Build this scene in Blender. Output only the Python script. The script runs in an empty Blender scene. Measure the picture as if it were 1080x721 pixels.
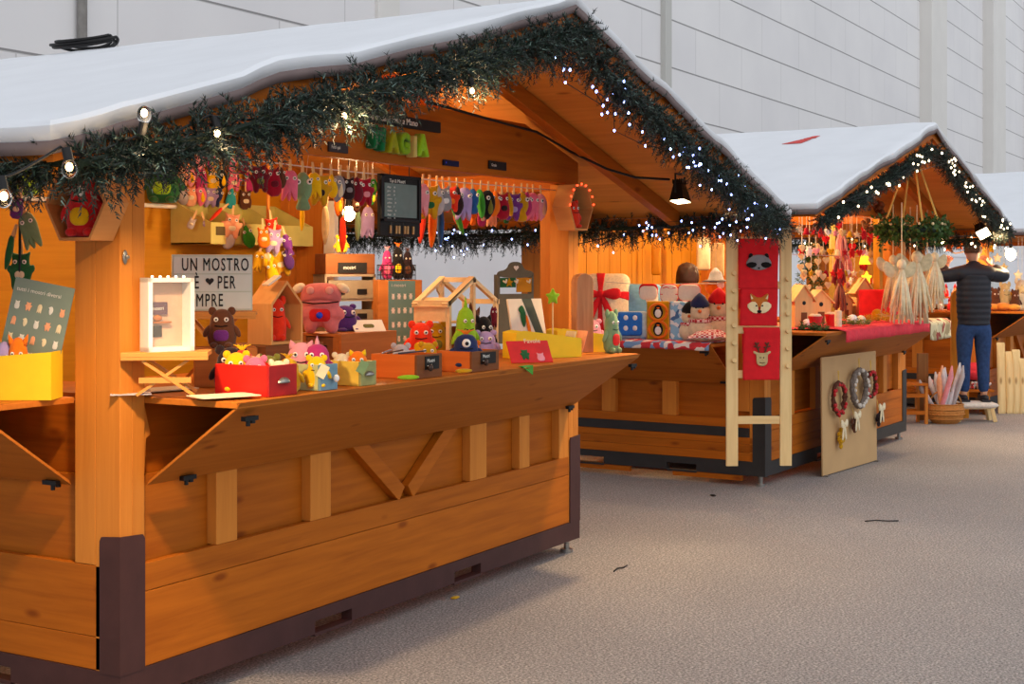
import bpy, bmesh, math, random
from mathutils import Vector, Matrix, noise, Euler
R = random.Random(7)
PI = math.pi
col = bpy.context.scene.collection
scene = bpy.context.scene

# ---------------------------------------------------------------- camera constants (1080 x 721)
FPX = 1470.0
TH = math.atan(840 / 1470.0)
SN, CS = math.sin(TH), math.cos(TH)
HZ = 286.0
CAM = Vector((-3.5687, -3.6255, 1.6))

def at(px, py, x=None, y=None, z=None):
    """world point where the line of sight through a pixel meets a plane of the place"""
    a = (px - 540) / FPX
    b = (HZ - py) / FPX
    r = Vector((CS + SN * a, SN - CS * a, b))
    if x is not None: t = (x - CAM.x) / r.x
    elif y is not None: t = (y - CAM.y) / r.y
    else: t = (z - CAM.z) / r.z
    return CAM + r * t

def depth(p):
    return CS * (p[0] - CAM.x) + SN * (p[1] - CAM.y)

# ---------------------------------------------------------------- materials
def lin(c):
    out = []
    for v in c[:3]:
        v = v / 255.0
        out.append(v / 12.92 if v <= 0.04045 else ((v + 0.055) / 1.055) ** 2.4)
    return (out[0], out[1], out[2], 1.0)

def new_mat(name):
    m = bpy.data.materials.new(name)
    m.use_nodes = True
    nt = m.node_tree
    return m, nt, nt.nodes['Principled BSDF']

def N(nt, kind, **kw):
    n = nt.nodes.new(kind)
    for k, v in kw.items():
        if k in n.inputs: n.inputs[k].default_value = v
        else: setattr(n, k, v)
    return n

_mats = {}
def mat(name, rgb, rough=0.7, var=0.12, scale=14.0, metal=0.0, bump=0.0, spec=0.3, sheen=0.0):
    if name in _mats: return _mats[name]
    m, nt, b = new_mat(name)
    tc = N(nt, 'ShaderNodeTexCoord')
    nz = N(nt, 'ShaderNodeTexNoise', Scale=scale, Detail=4.0)
    nt.links.new(tc.outputs['Object'], nz.inputs['Vector'])
    ramp = N(nt, 'ShaderNodeValToRGB')
    c = lin(rgb)
    e = ramp.color_ramp.elements
    e[0].position = 0.3; e[1].position = 0.7
    e[0].color = tuple(v * (1 - var) for v in c[:3]) + (1,)
    e[1].color = tuple(min(1, v * (1 + var)) for v in c[:3]) + (1,)
    nt.links.new(nz.outputs['Fac'], ramp.inputs['Fac'])
    nt.links.new(ramp.outputs['Color'], b.inputs['Base Color'])
    b.inputs['Roughness'].default_value = rough
    b.inputs['Metallic'].default_value = metal
    b.inputs['Specular IOR Level'].default_value = spec
    if sheen: b.inputs['Sheen Weight'].default_value = sheen
    if bump:
        n2 = N(nt, 'ShaderNodeTexNoise', Scale=scale * 8, Detail=3.0)
        nt.links.new(tc.outputs['Object'], n2.inputs['Vector'])
        bp = N(nt, 'ShaderNodeBump', Strength=bump, Distance=0.01)
        nt.links.new(n2.outputs['Fac'], bp.inputs['Height'])
        nt.links.new(bp.outputs['Normal'], b.inputs['Normal'])
    _mats[name] = m
    return m

def felt(key, rgb):
    return mat('felt_' + key, rgb, rough=0.95, var=0.1, scale=30, bump=0.25, spec=0.1, sheen=0.2)

def emit(name, rgb, strength):
    if name in _mats: return _mats[name]
    m, nt, b = new_mat(name)
    b.inputs['Base Color'].default_value = lin(rgb)
    b.inputs['Emission Color'].default_value = lin(rgb)
    b.inputs['Emission Strength'].default_value = strength
    _mats[name] = m
    return m

def wood(name, rgb, axis='x', dark=0.72, knots=True, rough=0.55, island=0.10, scale=1.0):
    """softwood boards: long streaky grain along one axis, a tint per board and a few knots"""
    if name in _mats: return _mats[name]
    m, nt, b = new_mat(name)
    L = nt.links.new
    tc = N(nt, 'ShaderNodeTexCoord')
    geo = N(nt, 'ShaderNodeNewGeometry')
    mp = N(nt, 'ShaderNodeMapping')
    s = {'x': (1.6, 26, 26), 'y': (26, 1.6, 26), 'z': (26, 26, 1.6)}[axis]
    mp.inputs['Scale'].default_value = tuple(v * scale for v in s)
    L(tc.outputs['Object'], mp.inputs['Vector'])
    off = N(nt, 'ShaderNodeVectorMath', operation='SCALE'); off.inputs[0].default_value = (37, 91, 53)
    L(geo.outputs['Random Per Island'], off.inputs['Scale'])
    add = N(nt, 'ShaderNodeVectorMath', operation='ADD')
    L(mp.outputs['Vector'], add.inputs[0]); L(off.outputs['Vector'], add.inputs[1])
    nz = N(nt, 'ShaderNodeTexNoise', Scale=1.0, Detail=5.0, Roughness=0.62, Distortion=0.4)
    L(add.outputs['Vector'], nz.inputs['Vector'])
    ramp = N(nt, 'ShaderNodeValToRGB')
    c = lin(rgb)
    e = ramp.color_ramp.elements
    e[0].position = 0.28; e[1].position = 0.62
    e[0].color = (c[0] * dark, c[1] * dark * 0.92, c[2] * dark * 0.85, 1)
    e[1].color = c
    L(nz.outputs['Fac'], ramp.inputs['Fac'])
    last = ramp.outputs['Color']
    if knots:
        mk = N(nt, 'ShaderNodeMapping')
        ks = {'x': (2.6, 7, 7), 'y': (7, 2.6, 7), 'z': (7, 7, 2.6)}[axis]
        mk.inputs['Scale'].default_value = tuple(v * scale for v in ks)
        L(tc.outputs['Object'], mk.inputs['Vector'])
        ad2 = N(nt, 'ShaderNodeVectorMath', operation='ADD')
        L(mk.outputs['Vector'], ad2.inputs[0]); L(off.outputs['Vector'], ad2.inputs[1])
        vo = N(nt, 'ShaderNodeTexVoronoi', Scale=1.0, Randomness=1.0)
        L(ad2.outputs['Vector'], vo.inputs['Vector'])
        kr = N(nt, 'ShaderNodeValToRGB')
        k = kr.color_ramp.elements
        k[0].position = 0.05; k[0].color = (0.8, 0.8, 0.8, 1)
        k[1].position = 0.14; k[1].color = (0, 0, 0, 1)
        L(vo.outputs['Distance'], kr.inputs['Fac'])
        mx = N(nt, 'ShaderNodeMix', data_type='RGBA')
        L(kr.outputs['Color'], mx.inputs[0])
        L(last, mx.inputs[6])
        mx.inputs[7].default_value = (c[0] * 0.42, c[1] * 0.28, c[2] * 0.2, 1)
        last = mx.outputs[2]
    hs = N(nt, 'ShaderNodeHueSaturation')
    mr = N(nt, 'ShaderNodeMapRange')
    mr.inputs['To Min'].default_value = 1 - island; mr.inputs['To Max'].default_value = 1 + island
    L(geo.outputs['Random Per Island'], mr.inputs['Value'])
    L(mr.outputs['Result'], hs.inputs['Value'])
    L(last, hs.inputs['Color'])
    L(hs.outputs['Color'], b.inputs['Base Color'])
    b.inputs['Roughness'].default_value = rough
    b.inputs['Specular IOR Level'].default_value = 0.16
    bp = N(nt, 'ShaderNodeBump', Strength=0.12, Distance=0.004)
    L(nz.outputs['Fac'], bp.inputs['Height']); L(bp.outputs['Normal'], b.inputs['Normal'])
    _mats[name] = m
    return m

# ---------------------------------------------------------------- mesh builder
class B:
    def __init__(s):
        s.bm = bmesh.new(); s.mi = 0
    def _f(s, vs):
        try:
            f = s.bm.faces.new(vs); f.material_index = s.mi; return f
        except ValueError:
            return None
    def box(s, x0, x1, y0, y1, z0, z1, M=None):
        co = [(x0,y0,z0),(x1,y0,z0),(x1,y1,z0),(x0,y1,z0),(x0,y0,z1),(x1,y0,z1),(x1,y1,z1),(x0,y1,z1)]
        v = [s.bm.verts.new((M @ Vector(c)) if M else c) for c in co]
        for q in ((0,3,2,1),(4,5,6,7),(0,1,5,4),(1,2,6,5),(2,3,7,6),(3,0,4,7)):
            s._f([v[i] for i in q])
        return s
    def cb(s, c, size, rot=None):
        M = Matrix.Translation(c)
        if rot: M = M @ Euler(rot).to_matrix().to_4x4()
        a, b, d = size[0]/2, size[1]/2, size[2]/2
        return s.box(-a, a, -b, b, -d, d, M)
    def beam(s, p, q, w, h, up=(0,0,1)):
        p, q = Vector(p), Vector(q); d = q - p; L = d.length; d.normalize()
        u = Vector(up)
        if abs(d.dot(u)) > 0.98: u = Vector((0,1,0))
        sd = d.cross(u).normalized(); u2 = sd.cross(d).normalized()
        M = Matrix((( d.x, sd.x, u2.x, p.x),(d.y, sd.y, u2.y, p.y),(d.z, sd.z, u2.z, p.z),(0,0,0,1)))
        return s.box(0, L, -w/2, w/2, -h/2, h/2, M)
    def prism(s, pts, depth, M=None):
        """polygon in the local x-z plane, thick along +y"""
        M = M or Matrix()
        a = [s.bm.verts.new(M @ Vector((p[0], 0, p[1]))) for p in pts]
        b = [s.bm.verts.new(M @ Vector((p[0], depth, p[1]))) for p in pts]
        s._f(a); s._f(b[::-1])
        n = len(pts)
        for i in range(n):
            j = (i + 1) % n
            s._f([a[j], a[i], b[i], b[j]])
        return s
    def ring(s, c, ax, r, n, ry=None):
        ax = Vector(ax).normalized()
        u = ax.orthogonal().normalized(); w = ax.cross(u)
        ry = r if ry is None else ry
        return [s.bm.verts.new(Vector(c) + u * (r * math.cos(2*PI*i/n)) + w * (ry * math.sin(2*PI*i/n))) for i in range(n)]
    def tube(s, pts, r, n=8, caps=True):
        pts = [Vector(p) for p in pts]
        rr = r if isinstance(r, (list, tuple)) else [r] * len(pts)
        t0 = (pts[1] - pts[0]).normalized()
        u = t0.orthogonal().normalized()
        rings = []
        for i, p in enumerate(pts):
            a = pts[max(i-1, 0)]; b = pts[min(i+1, len(pts)-1)]
            t = (b - a)
            t = t.normalized() if t.length > 1e-9 else t0
            u = (u - t * u.dot(t))
            u = u.normalized() if u.length > 1e-6 else t.orthogonal().normalized()
            w = t.cross(u)
            rings.append([s.bm.verts.new(p + (u*math.cos(2*PI*k/n) + w*math.sin(2*PI*k/n)) * rr[i]) for k in range(n)])
        for a, b in zip(rings, rings[1:]):
            for k in range(n):
                s._f([a[k], a[(k+1)%n], b[(k+1)%n], b[k]])
        if caps:
            s._f(rings[0][::-1]); s._f(rings[-1])
        return s
    def cyl(s, p, q, r, r2=None, n=14):
        return s.tube([p, q], [r, r if r2 is None else r2], n)
    def lathe(s, prof, c=(0,0,0), n=18, M=None):
        rings = []
        for (r, z) in prof:
            rg = []
            for k in range(n):
                v = Vector((r*math.cos(2*PI*k/n), r*math.sin(2*PI*k/n), z))
                v = (M @ v) if M else v + Vector(c)
                rg.append(s.bm.verts.new(v))
            rings.append(rg)
        for a, b in zip(rings, rings[1:]):
            for k in range(n):
                s._f([a[k], a[(k+1)%n], b[(k+1)%n], b[k]])
        s._f(rings[0][::-1]); s._f(rings[-1])
        return s
    def ell(s, c, rad, rot=None, nu=14, nv=9):
        M = Matrix.Translation(c)
        if rot: M = M @ Euler(rot).to_matrix().to_4x4()
        prof = [(math.sin(PI*i/nv), -math.cos(PI*i/nv)) for i in range(1, nv)]
        rings = [[s.bm.verts.new(M @ Vector((rad[0]*r*math.cos(2*PI*k/nu), rad[1]*r*math.sin(2*PI*k/nu), rad[2]*z))) for k in range(nu)] for r, z in prof]
        for a, b in zip(rings, rings[1:]):
            for k in range(nu):
                s._f([a[k], a[(k+1)%nu], b[(k+1)%nu], b[k]])
        lo = s.bm.verts.new(M @ Vector((0,0,-rad[2]))); hi = s.bm.verts.new(M @ Vector((0,0,rad[2])))
        for k in range(nu):
            s._f([rings[0][(k+1)%nu], rings[0][k], lo])
            s._f([rings[-1][k], rings[-1][(k+1)%nu], hi])
        return s
    def pillow(s, outline, t, M=None, levels=(1.0, 0.93, 0.78, 0.5, 0.2)):
        """stuffed shape: outline in local x-z, puffed along y (star-shaped about its centroid)"""
        M = M or Matrix()
        cx = sum(p[0] for p in outline)/len(outline); cz = sum(p[1] for p in outline)/len(outline)
        n = len(outline)
        fr, bk = [], []
        for i, k in enumerate(levels):
            y = t * math.sqrt(max(0, 1 - k**2.4))
            f = [s.bm.verts.new(M @ Vector((cx+(p[0]-cx)*k, -y, cz+(p[1]-cz)*k))) for p in outline]
            b = f if i == 0 else [s.bm.verts.new(M @ Vector((cx+(p[0]-cx)*k, y, cz+(p[1]-cz)*k))) for p in outline]
            fr.append(f); bk.append(b)
        for i in range(len(levels)-1):
            for k in range(n):
                j = (k+1) % n
                s._f([fr[i][k], fr[i][j], fr[i+1][j], fr[i+1][k]])
                s._f([bk[i][j], bk[i][k], bk[i+1][k], bk[i+1][j]])
        cf = s.bm.verts.new(M @ Vector((cx, -t, cz))); cb = s.bm.verts.new(M @ Vector((cx, t, cz)))
        for k in range(n):
            j = (k+1) % n
            s._f([fr[-1][k], fr[-1][j], cf]); s._f([bk[-1][j], bk[-1][k], cb])
        return s
    def grid(s, fn, nu, nv):
        vs = [[s.bm.verts.new(fn(i/nu, j/nv)) for j in range(nv+1)] for i in range(nu+1)]
        for i in range(nu):
            for j in range(nv):
                s._f([vs[i][j], vs[i+1][j], vs[i+1][j+1], vs[i][j+1]])
        return s
    def build(s, name, m, parent=None, smooth=False, bevel=0.0, loc=None, solid=0.0, sub=0, recalc=True):
        if recalc: bmesh.ops.recalc_face_normals(s.bm, faces=s.bm.faces)
        me = bpy.data.meshes.new(name)
        s.bm.to_mesh(me); s.bm.free()
        for mm in (m if isinstance(m, (list, tuple)) else [m]): me.materials.append(mm)
        if smooth:
            for p in me.polygons: p.use_smooth = True
        o = bpy.data.objects.new(name, me)
        col.objects.link(o)
        if parent: o.parent = parent
        if loc is not None: o.location = loc
        if solid:
            md = o.modifiers.new('thick', 'SOLIDIFY'); md.thickness = solid; md.offset = 0
        if bevel:
            md = o.modifiers.new('bevel', 'BEVEL'); md.width = bevel; md.segments = 2; md.limit_method = 'ANGLE'; md.angle_limit = 0.6
        if sub:
            md = o.modifiers.new('sub', 'SUBSURF'); md.levels = sub; md.render_levels = sub
        return o

_labels = {}
def tag(o, label, cat, group=None, kind=None):
    o['label'] = label; o['category'] = cat
    if group: o['group'] = group
    if kind: o['kind'] = kind
    _labels.setdefault(label, []).append(o.name)
    return o

def thing(name, label, cat, loc=(0,0,0), rz=0.0, group=None):
    o = bpy.data.objects.new(name, None)
    o.empty_display_size = 0.1
    col.objects.link(o)
    o.location = loc; o.rotation_euler = (0, 0, rz)
    return tag(o, label, cat, group)

def struct(o):
    o['kind'] = 'structure'; return o

def copy_tree(o, parent=None):
    c = o.copy(); col.objects.link(c)
    if parent is not None: c.parent = parent
    for ch in list(o.children):
        copy_tree(ch, c)
    return c

def recolor(o, m, slot=0):
    """a colour of its own for one object that shares its mesh"""
    o.material_slots[slot].link = 'OBJECT'
    o.material_slots[slot].material = m

def place(o, loc, rz=0.0, rx=0.0, ry=0.0, s=1.0):
    o.location = loc; o.rotation_euler = (rx, ry, rz); o.scale = (s, s, s)
    return o

_font_cache = {}
def text_mesh(txt, size, depth=0.002, bevel=0.0, offset=0.0, sx=1.0, align='LEFT', spacing=1.0):
    cu = bpy.data.curves.new('lettering', 'FONT')
    cu.body = txt; cu.size = size; cu.extrude = depth; cu.bevel_depth = bevel; cu.offset = offset
    cu.align_x = align; cu.resolution_u = 3; cu.bevel_resolution = 3; cu.space_character = spacing
    o = bpy.data.objects.new('lettering', cu); col.objects.link(o)
    dg = bpy.context.evaluated_depsgraph_get()
    me = bpy.data.meshes.new_from_object(o.evaluated_get(dg))
    bpy.data.objects.remove(o); bpy.data.curves.remove(cu)
    for v in me.vertices:                       # stand it up: text x -> x, text y -> z, towards the reader -> -y
        x, y, z = v.co
        v.co = (x * sx, -z, y)
    return me

def lettering(txt, size, m, parent, loc, depth=0.0015, rz=0.0, name='lettering', **kw):
    me = text_mesh(txt, size, depth, **kw)
    me.materials.clear(); me.materials.append(m)
    o = bpy.data.objects.new(name, me); col.objects.link(o)
    o.parent = parent; o.location = loc; o.rotation_euler = (0, 0, rz)
    return o

def polar(fn, n=36):
    return [(fn(2*PI*i/n)*math.cos(2*PI*i/n), fn(2*PI*i/n)*math.sin(2*PI*i/n)) for i in range(n)]
def rect_outline(w, h, r=0.15, n=5):
    """rounded rectangle centred on the origin"""
    out = []; rr = r * min(w, h)
    for cx, cz, a0 in ((w/2-rr, h/2-rr, 0), (-w/2+rr, h/2-rr, PI/2), (-w/2+rr, -h/2+rr, PI), (w/2-rr, -h/2+rr, 1.5*PI)):
        for i in range(n+1):
            a = a0 + PI/2*i/n
            out.append((cx+rr*math.cos(a), cz+rr*math.sin(a)))
    return out
def heart_outline(w, n=28):
    out = []
    for i in range(n):
        t = 2*PI*i/n
        x = 16*math.sin(t)**3; z = 13*math.cos(t)-5*math.cos(2*t)-2*math.cos(3*t)-math.cos(4*t)
        out.append((x/32*w, (z+2)/32*w))
    return out
def star_outline(r, k=5, inner=0.45):
    return [((r if i % 2 == 0 else r*inner)*math.sin(PI*i/k), (r if i % 2 == 0 else r*inner)*math.cos(PI*i/k)) for i in range(2*k)]
# ================================================================ SETTING
W_X = wood('pine_along_x', (182, 99, 20), 'x')
W_Y = wood('pine_along_y', (182, 99, 20), 'y')
W_Z = wood('pine_upright', (204, 128, 50), 'z', knots=False, dark=.86)
W_CEIL = wood('pine_ceiling_lit', (218, 144, 62), 'y', dark=0.86)  # same pine made lighter: lamp light on the ceiling put into the colour
W_LIGHT = wood('light_raw_wood', (232, 205, 150), 'z', dark=0.86, island=0.05)
W_LIGHTX = wood('light_raw_wood_x', (232, 205, 150), 'x', dark=0.86, island=0.05)
W_BOX = wood('box_wood', (176, 106, 50), 'x', dark=0.75)
W_PLY = wood('ply_counter', (184, 108, 36), 'x', dark=0.8)
W_OCHRE = wood('ochre_board', (206, 144, 30), 'x', dark=0.88, island=0.04)
W_OCHREZ = wood('ochre_board_z', (206, 144, 34), 'z', dark=0.88, island=0.06)
BROWN = mat('brown_steel', (70, 42, 40), 0.55, 0.12, 9, bump=0.05)
BLACKST = mat('black_steel', (48, 46, 46), 0.5, 0.1, 9, bump=0.05)
STEEL = mat('zinc_steel', (150, 148, 144), 0.35, 0.08, 20, metal=0.8)
BLACKP = mat('black_plastic', (22, 21, 22), 0.45, 0.1, 20)
CLOTH = mat('white_tarpaulin', (226, 228, 232), 0.6, 0.03, 3)
HEM = mat('grey_brown_hem', (116, 100, 98), 0.7, 0.15, 8)

# ---- asphalt
def ground():
    m, nt, b = new_mat('asphalt'); L = nt.links.new
    tc = N(nt, 'ShaderNodeTexCoord')
    n1 = N(nt, 'ShaderNodeTexNoise', Scale=90.0, Detail=2.0, Roughness=0.7)
    n2 = N(nt, 'ShaderNodeTexNoise', Scale=0.55, Detail=4.0)
    n3 = N(nt, 'ShaderNodeTexVoronoi', Scale=55.0)
    for n in (n1, n2, n3): L(tc.outputs['Object'], n.inputs['Vector'])
    r1 = N(nt, 'ShaderNodeValToRGB'); e = r1.color_ramp.elements
    e[0].position = 0.30; e[0].color = lin((92, 88, 86)); e[1].position = 0.72; e[1].color = lin((200, 194, 191))
    L(n1.outputs['Fac'], r1.inputs['Fac'])
    r3 = N(nt, 'ShaderNodeValToRGB'); e = r3.color_ramp.elements
    e[0].position = 0.05; e[0].color = (1.25, 1.22, 1.2, 1); e[1].position = 0.5; e[1].color = (0.86, 0.86, 0.86, 1)
    L(n3.outputs['Distance'], r3.inputs['Fac'])
    mx = N(nt, 'ShaderNodeMix', data_type='RGBA', blend_type='MULTIPLY'); mx.inputs[0].default_value = 1
    L(r1.outputs['Color'], mx.inputs[6]); L(r3.outputs['Color'], mx.inputs[7])
    r2 = N(nt, 'ShaderNodeValToRGB'); e = r2.color_ramp.elements
    e[0].position = 0.35; e[0].color = (0.84, 0.84, 0.85, 1); e[1].position = 0.7; e[1].color = (1.06, 1.05, 1.04, 1)
    L(n2.outputs['Fac'], r2.inputs['Fac'])
    m2 = N(nt, 'ShaderNodeMix', data_type='RGBA', blend_type='MULTIPLY'); m2.inputs[0].default_value = 1
    L(mx.outputs[2], m2.inputs[6]); L(r2.outputs['Color'], m2.inputs[7])
    L(m2.outputs[2], b.inputs['Base Color'])
    b.inputs['Roughness'].default_value = 0.8
    bp = N(nt, 'ShaderNodeBump', Strength=0.6, Distance=0.008)
    L(n1.outputs['Fac'], bp.inputs['Height']); L(bp.outputs['Normal'], b.inputs['Normal'])
    g = B(); g.box(-14, 80, -22, 6.02, -0.2, 0.0)
    struct(g.build('floor', m))
ground()

# ---- the long concrete building behind the stalls
WALLY = 6.0
def wall():
    m, nt, b = new_mat('wall_panels'); L = nt.links.new
    tc = N(nt, 'ShaderNodeTexCoord'); sp = N(nt, 'ShaderNodeSeparateXYZ'); L(tc.outputs['Object'], sp.inputs[0])
    cb = N(nt, 'ShaderNodeCombineXYZ'); L(sp.outputs['X'], cb.inputs['X'])
    az = N(nt, 'ShaderNodeMath', operation='ADD'); az.inputs[1].default_value = -5.136 + 0.83 * 10
    L(sp.outputs['Z'], az.inputs[0]); L(az.outputs[0], cb.inputs['Y'])
    br = N(nt, 'ShaderNodeTexBrick'); L(cb.outputs[0], br.inputs['Vector'])
    br.offset = 0.5
    for k, v in (('Scale', 1.0), ('Mortar Size', 0.010), ('Mortar Smooth', 0.1), ('Brick Width', 2.35), ('Row Height', 0.83), ('Bias', 0.0)):
        br.inputs[k].default_value = v
    br.inputs['Color1'].default_value = lin((224, 222, 222)); br.inputs['Color2'].default_value = lin((221, 219, 220))
    br.inputs['Mortar'].default_value = lin((196, 194, 194))
    dv = N(nt, 'ShaderNodeMath', operation='DIVIDE'); dv.inputs[1].default_value = 0.83; L(az.outputs[0], dv.inputs[0])
    fr = N(nt, 'ShaderNodeMath', operation='FRACT'); L(dv.outputs[0], fr.inputs[0])
    lt = N(nt, 'ShaderNodeMath', operation='LESS_THAN'); lt.inputs[1].default_value = 0.026; L(fr.outputs[0], lt.inputs[0])
    mx = N(nt, 'ShaderNodeMix', data_type='RGBA'); L(lt.outputs[0], mx.inputs[0]); L(br.outputs['Color'], mx.inputs[6])
    mx.inputs[7].default_value = lin((140, 138, 138))
    nz = N(nt, 'ShaderNodeTexNoise', Scale=0.6, Detail=6.0); L(tc.outputs['Object'], nz.inputs['Vector'])
    rp = N(nt, 'ShaderNodeValToRGB'); e = rp.color_ramp.elements
    e[0].position = .3; e[0].color = (.94, .94, .94, 1); e[1].position = .7; e[1].color = (1.02, 1.02, 1.01, 1)
    L(nz.outputs['Fac'], rp.inputs['Fac'])
    m2 = N(nt, 'ShaderNodeMix', data_type='RGBA', blend_type='MULTIPLY'); m2.inputs[0].default_value = 1
    L(mx.outputs[2], m2.inputs[6]); L(rp.outputs['Color'], m2.inputs[7])
    L(m2.outputs[2], b.inputs['Base Color']); b.inputs['Roughness'].default_value = 0.85
    w = B(); w.box(-14, 80, WALLY, WALLY + 0.4, 0, 16)
    struct(w.build('wall_back', m))
    pm = mat('pilaster_concrete', (216, 213, 208), 0.85, 0.03, 1.2)
    for i, (x0, x1, d) in enumerate(((10.0, 10.45, .05), (18.40, 18.66, .10), (36.7, 38.6, .35), (45.6, 47.8, .35), (53.5, 54.4, .35))):
        p = B(); p.box(x0, x1, WALLY - d, WALLY + 0.01, 0, 16)
        struct(p.build('trim_%d' % (i + 1), pm if i != 1 else mat('pilaster_grey', (186, 185, 180), 0.85, 0.03, 1.2), bevel=0.01))
    pl = B(); pl.box(-14, 80, WALLY - 0.06, WALLY + 0.01, 0, 2.05)
    pl.box(-14, 80, WALLY - 0.09, WALLY + 0.01, 2.05, 2.12)
    struct(pl.build('baseboard_back', mat('white_plinth', (232, 230, 232), 0.7, 0.03, 2)))
    c = B(); c.tube([(5.4, WALLY - .05, 0), (5.4, WALLY - .05, 16)], 0.045, 10)
    o = c.build('drain_pipe', mat('pipe_grey', (150, 147, 143), 0.5), smooth=True)
    tag(o, 'grey vertical pipe running up the concrete wall above the coiled cables', 'pipe')
wall()

# ================================================================ STALLS
SW, SD = 3.54, 2.12                 # plan of a stall
RZ, RS = 2.765, 0.280                # roof board ridge height and slope
def roof_z(x): return RZ - RS * abs(x - SW / 2)

def stall(name, label, loc, rz, steel, overs=1.10, yf=-0.87, yb=3.0, mid_rail=False, red_mark=False, seed=1, knotty=False, side_z=1.15):
    S = thing(name, label, 'market stall', loc, rz, 'wooden market stalls along the wall')
    rr = random.Random(seed)
    X, Y, Z = W_X, W_Y, W_Z
    # --- steel base frame with fork pockets
    b = B()
    def channel(p0, p1, ax):
        slots = ((1.10, 1.36), (2.20, 2.45)) if ax == 'x' else ((0.55, 0.8), (1.35, 1.6))
        lo = p0
        for a, c in slots:
            seg(b, ax, lo, a, .078, .182); seg(b, ax, a, c, .132, .182); seg(b, ax, a, c, .068, .082); lo = c
        seg(b, ax, lo, p1, .078, .182)
    def seg(bb, ax, a, c, z0, z1):
        if ax == 'x':
            bb.box(a, c, -.006, .05, z0, z1); bb.box(a, c, SD - .05, SD + .006, z0, z1)
        else:
            bb.box(-.006, .05, a, c, z0, z1); bb.box(SW - .05, SW + .006, a, c, z0, z1)
    channel(-.006, SW + .006, 'x'); channel(.05, SD - .05, 'y')
    b.build('base_frame', steel, S)
    d = B(); d.box(.45, SW - .45, .45, SD - .45, .14, .178); d.build('floor_board', W_X, S)
    # --- corner guards
    for cx, sx in ((0, 1), (SW, -1)):
        for cy, sy in ((0, 1), (SD, -1)):
            g = B()
            for k in range(2):
                k0 = k / .82
                prof = [(0.0082 * k0, .178), (.122, .178), (.122, .645), (.112, .66), (0.0082 * k0, .667)]
                if k == 0: M = Matrix(((sx, 0, 0, cx - sx * .008), (0, sy, 0, cy - sy * .008), (0, 0, 1, 0), (0, 0, 0, 1)))
                else: M = Matrix(((0, sx, 0, cx - sx * .008), (sy * .82, 0, 0, cy - sy * .008), (0, 0, 1, 0), (0, 0, 0, 1)))
                g.prism(prof, .008, M)
            g.build('corner_guard', steel, S)
            p = B()
            x0, x1 = sorted((cx, cx + sx * .12)); y0, y1 = sorted((cy, cy + sy * .12))
            zt = 2.0895 if cy == 0 else roof_z(cx) - .03
            p.box(x0, x0 + .0585, y0, y1, .18, zt); p.box(x0 + .0585, x1, y0, y1, .18, zt)
            p.build('corner_post', Z, S, bevel=.003)
            f = B(); f.cyl((cx + sx * .05, cy + sy * .05, 0), (cx + sx * .05, cy + sy * .05, .02), .035)
            f.cyl((cx + sx * .05, cy + sy * .05, .02), (cx + sx * .05, cy + sy * .05, .08), .016)
            f.build('levelling_foot', STEEL, S, smooth=False)
    for sx0 in ((0.0, .05), (SW - .05, SW)):                       # side studs beside the front and rear posts
        for y0, y1 in ((.121, .222), (SD - .37, SD - .121)):
            s = B(); s.box(sx0[0], sx0[1], y0, y1, .555, roof_z(0) - .05); s.build('stud', Z, S, bevel=.002)
    # --- front cladding: two low boards, a set-back panel, studs and a V brace
    f = B()
    if mid_rail:
        f.box(.12, SW - .12, 0.0, .03, .183, .25); f.box(.12, SW - .12, 0.0, .03, .2515, .32); f.box(.12, SW - .12, 0.0, .03, .3215, .41)
        f.box(.12, SW - .12, 0, .03, .412, .49)
    else:
        f.box(.12, SW - .12, 0.0, .03, .183, .4505); f.box(.12, SW - .12, 0.0, .03, .453, .553)
    f.build('lower_cladding', X, S, bevel=.002)
    f = B(); f.box(.12, SW - .12, .05, .07, .50, .86); f.build('recessed_panel', X, S)
    for a, c in ((.50, .62), (1.08, 1.22), (2.36, 2.52), (2.86, 2.97), (3.31, 3.42)):
        f = B(); f.box(a, c, .002, .05, .5535 if not mid_rail else .4905, .86)
        f.build('stud', Z, S, bevel=.002)
    f = B(); f.beam((1.40, .027, .86), (1.76, .027, .575), .048, .075, (0, 0, 1)); f.build('brace', X, S, bevel=.002)
    f = B(); f.beam((2.22, .024, .86), (1.83, .024, .575), .044, .075, (0, 0, 1)); f.build('brace', X, S, bevel=.002)
    # --- side cladding, both ends
    for k, (xa, xb, xc, xd) in enumerate(((0.0, .03, .05, .07), (SW - .03, SW, SW - .07, SW - .05))):
        f = B()
        if mid_rail:
            for z0, z1 in ((.183, .247), (.2485, .31), (.3115, .36)): f.box(xa, xb, .093, SD - .093, z0, z1)
            f.box(xa, xb, .121, SD - .121, .431, .495)
        else:
            f.box(xa, xb, .093, SD - .093, .183, .299); f.box(xa, xb, .093, SD - .093, .3005, .553)
        f.build('lower_cladding', Y, S, bevel=.002)
        f = B(); f.box(xc, xd, .12, SD - .12, .49, .86); f.build('recessed_panel', Y, S)
        for a in ((.72, 1.25) if mid_rail else (.8, 1.4)):
            f = B(); f.box(min(xa, xc), max(xb, xd), a, a + .12, .5535 if not mid_rail else .4955, .86)
            f.build('stud', Z, S, bevel=.002)
        if mid_rail:
            f = B(); f.box(xa - .004 if k == 0 else xa, xb + .004 if k else xb, .12, SD - .12, .362, .43); f.build('steel_rail', steel, S)
            if k == 0:
                for ya, yb2 in ((.18, .75), (1.12, 1.95)):
                    f = B(); f.box(.0, .03, ya, yb2, .035, .075); f.build('skid_board', Y, S)
    # --- back wall of wide ochre boards, gable infill above
    f = B()
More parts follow.
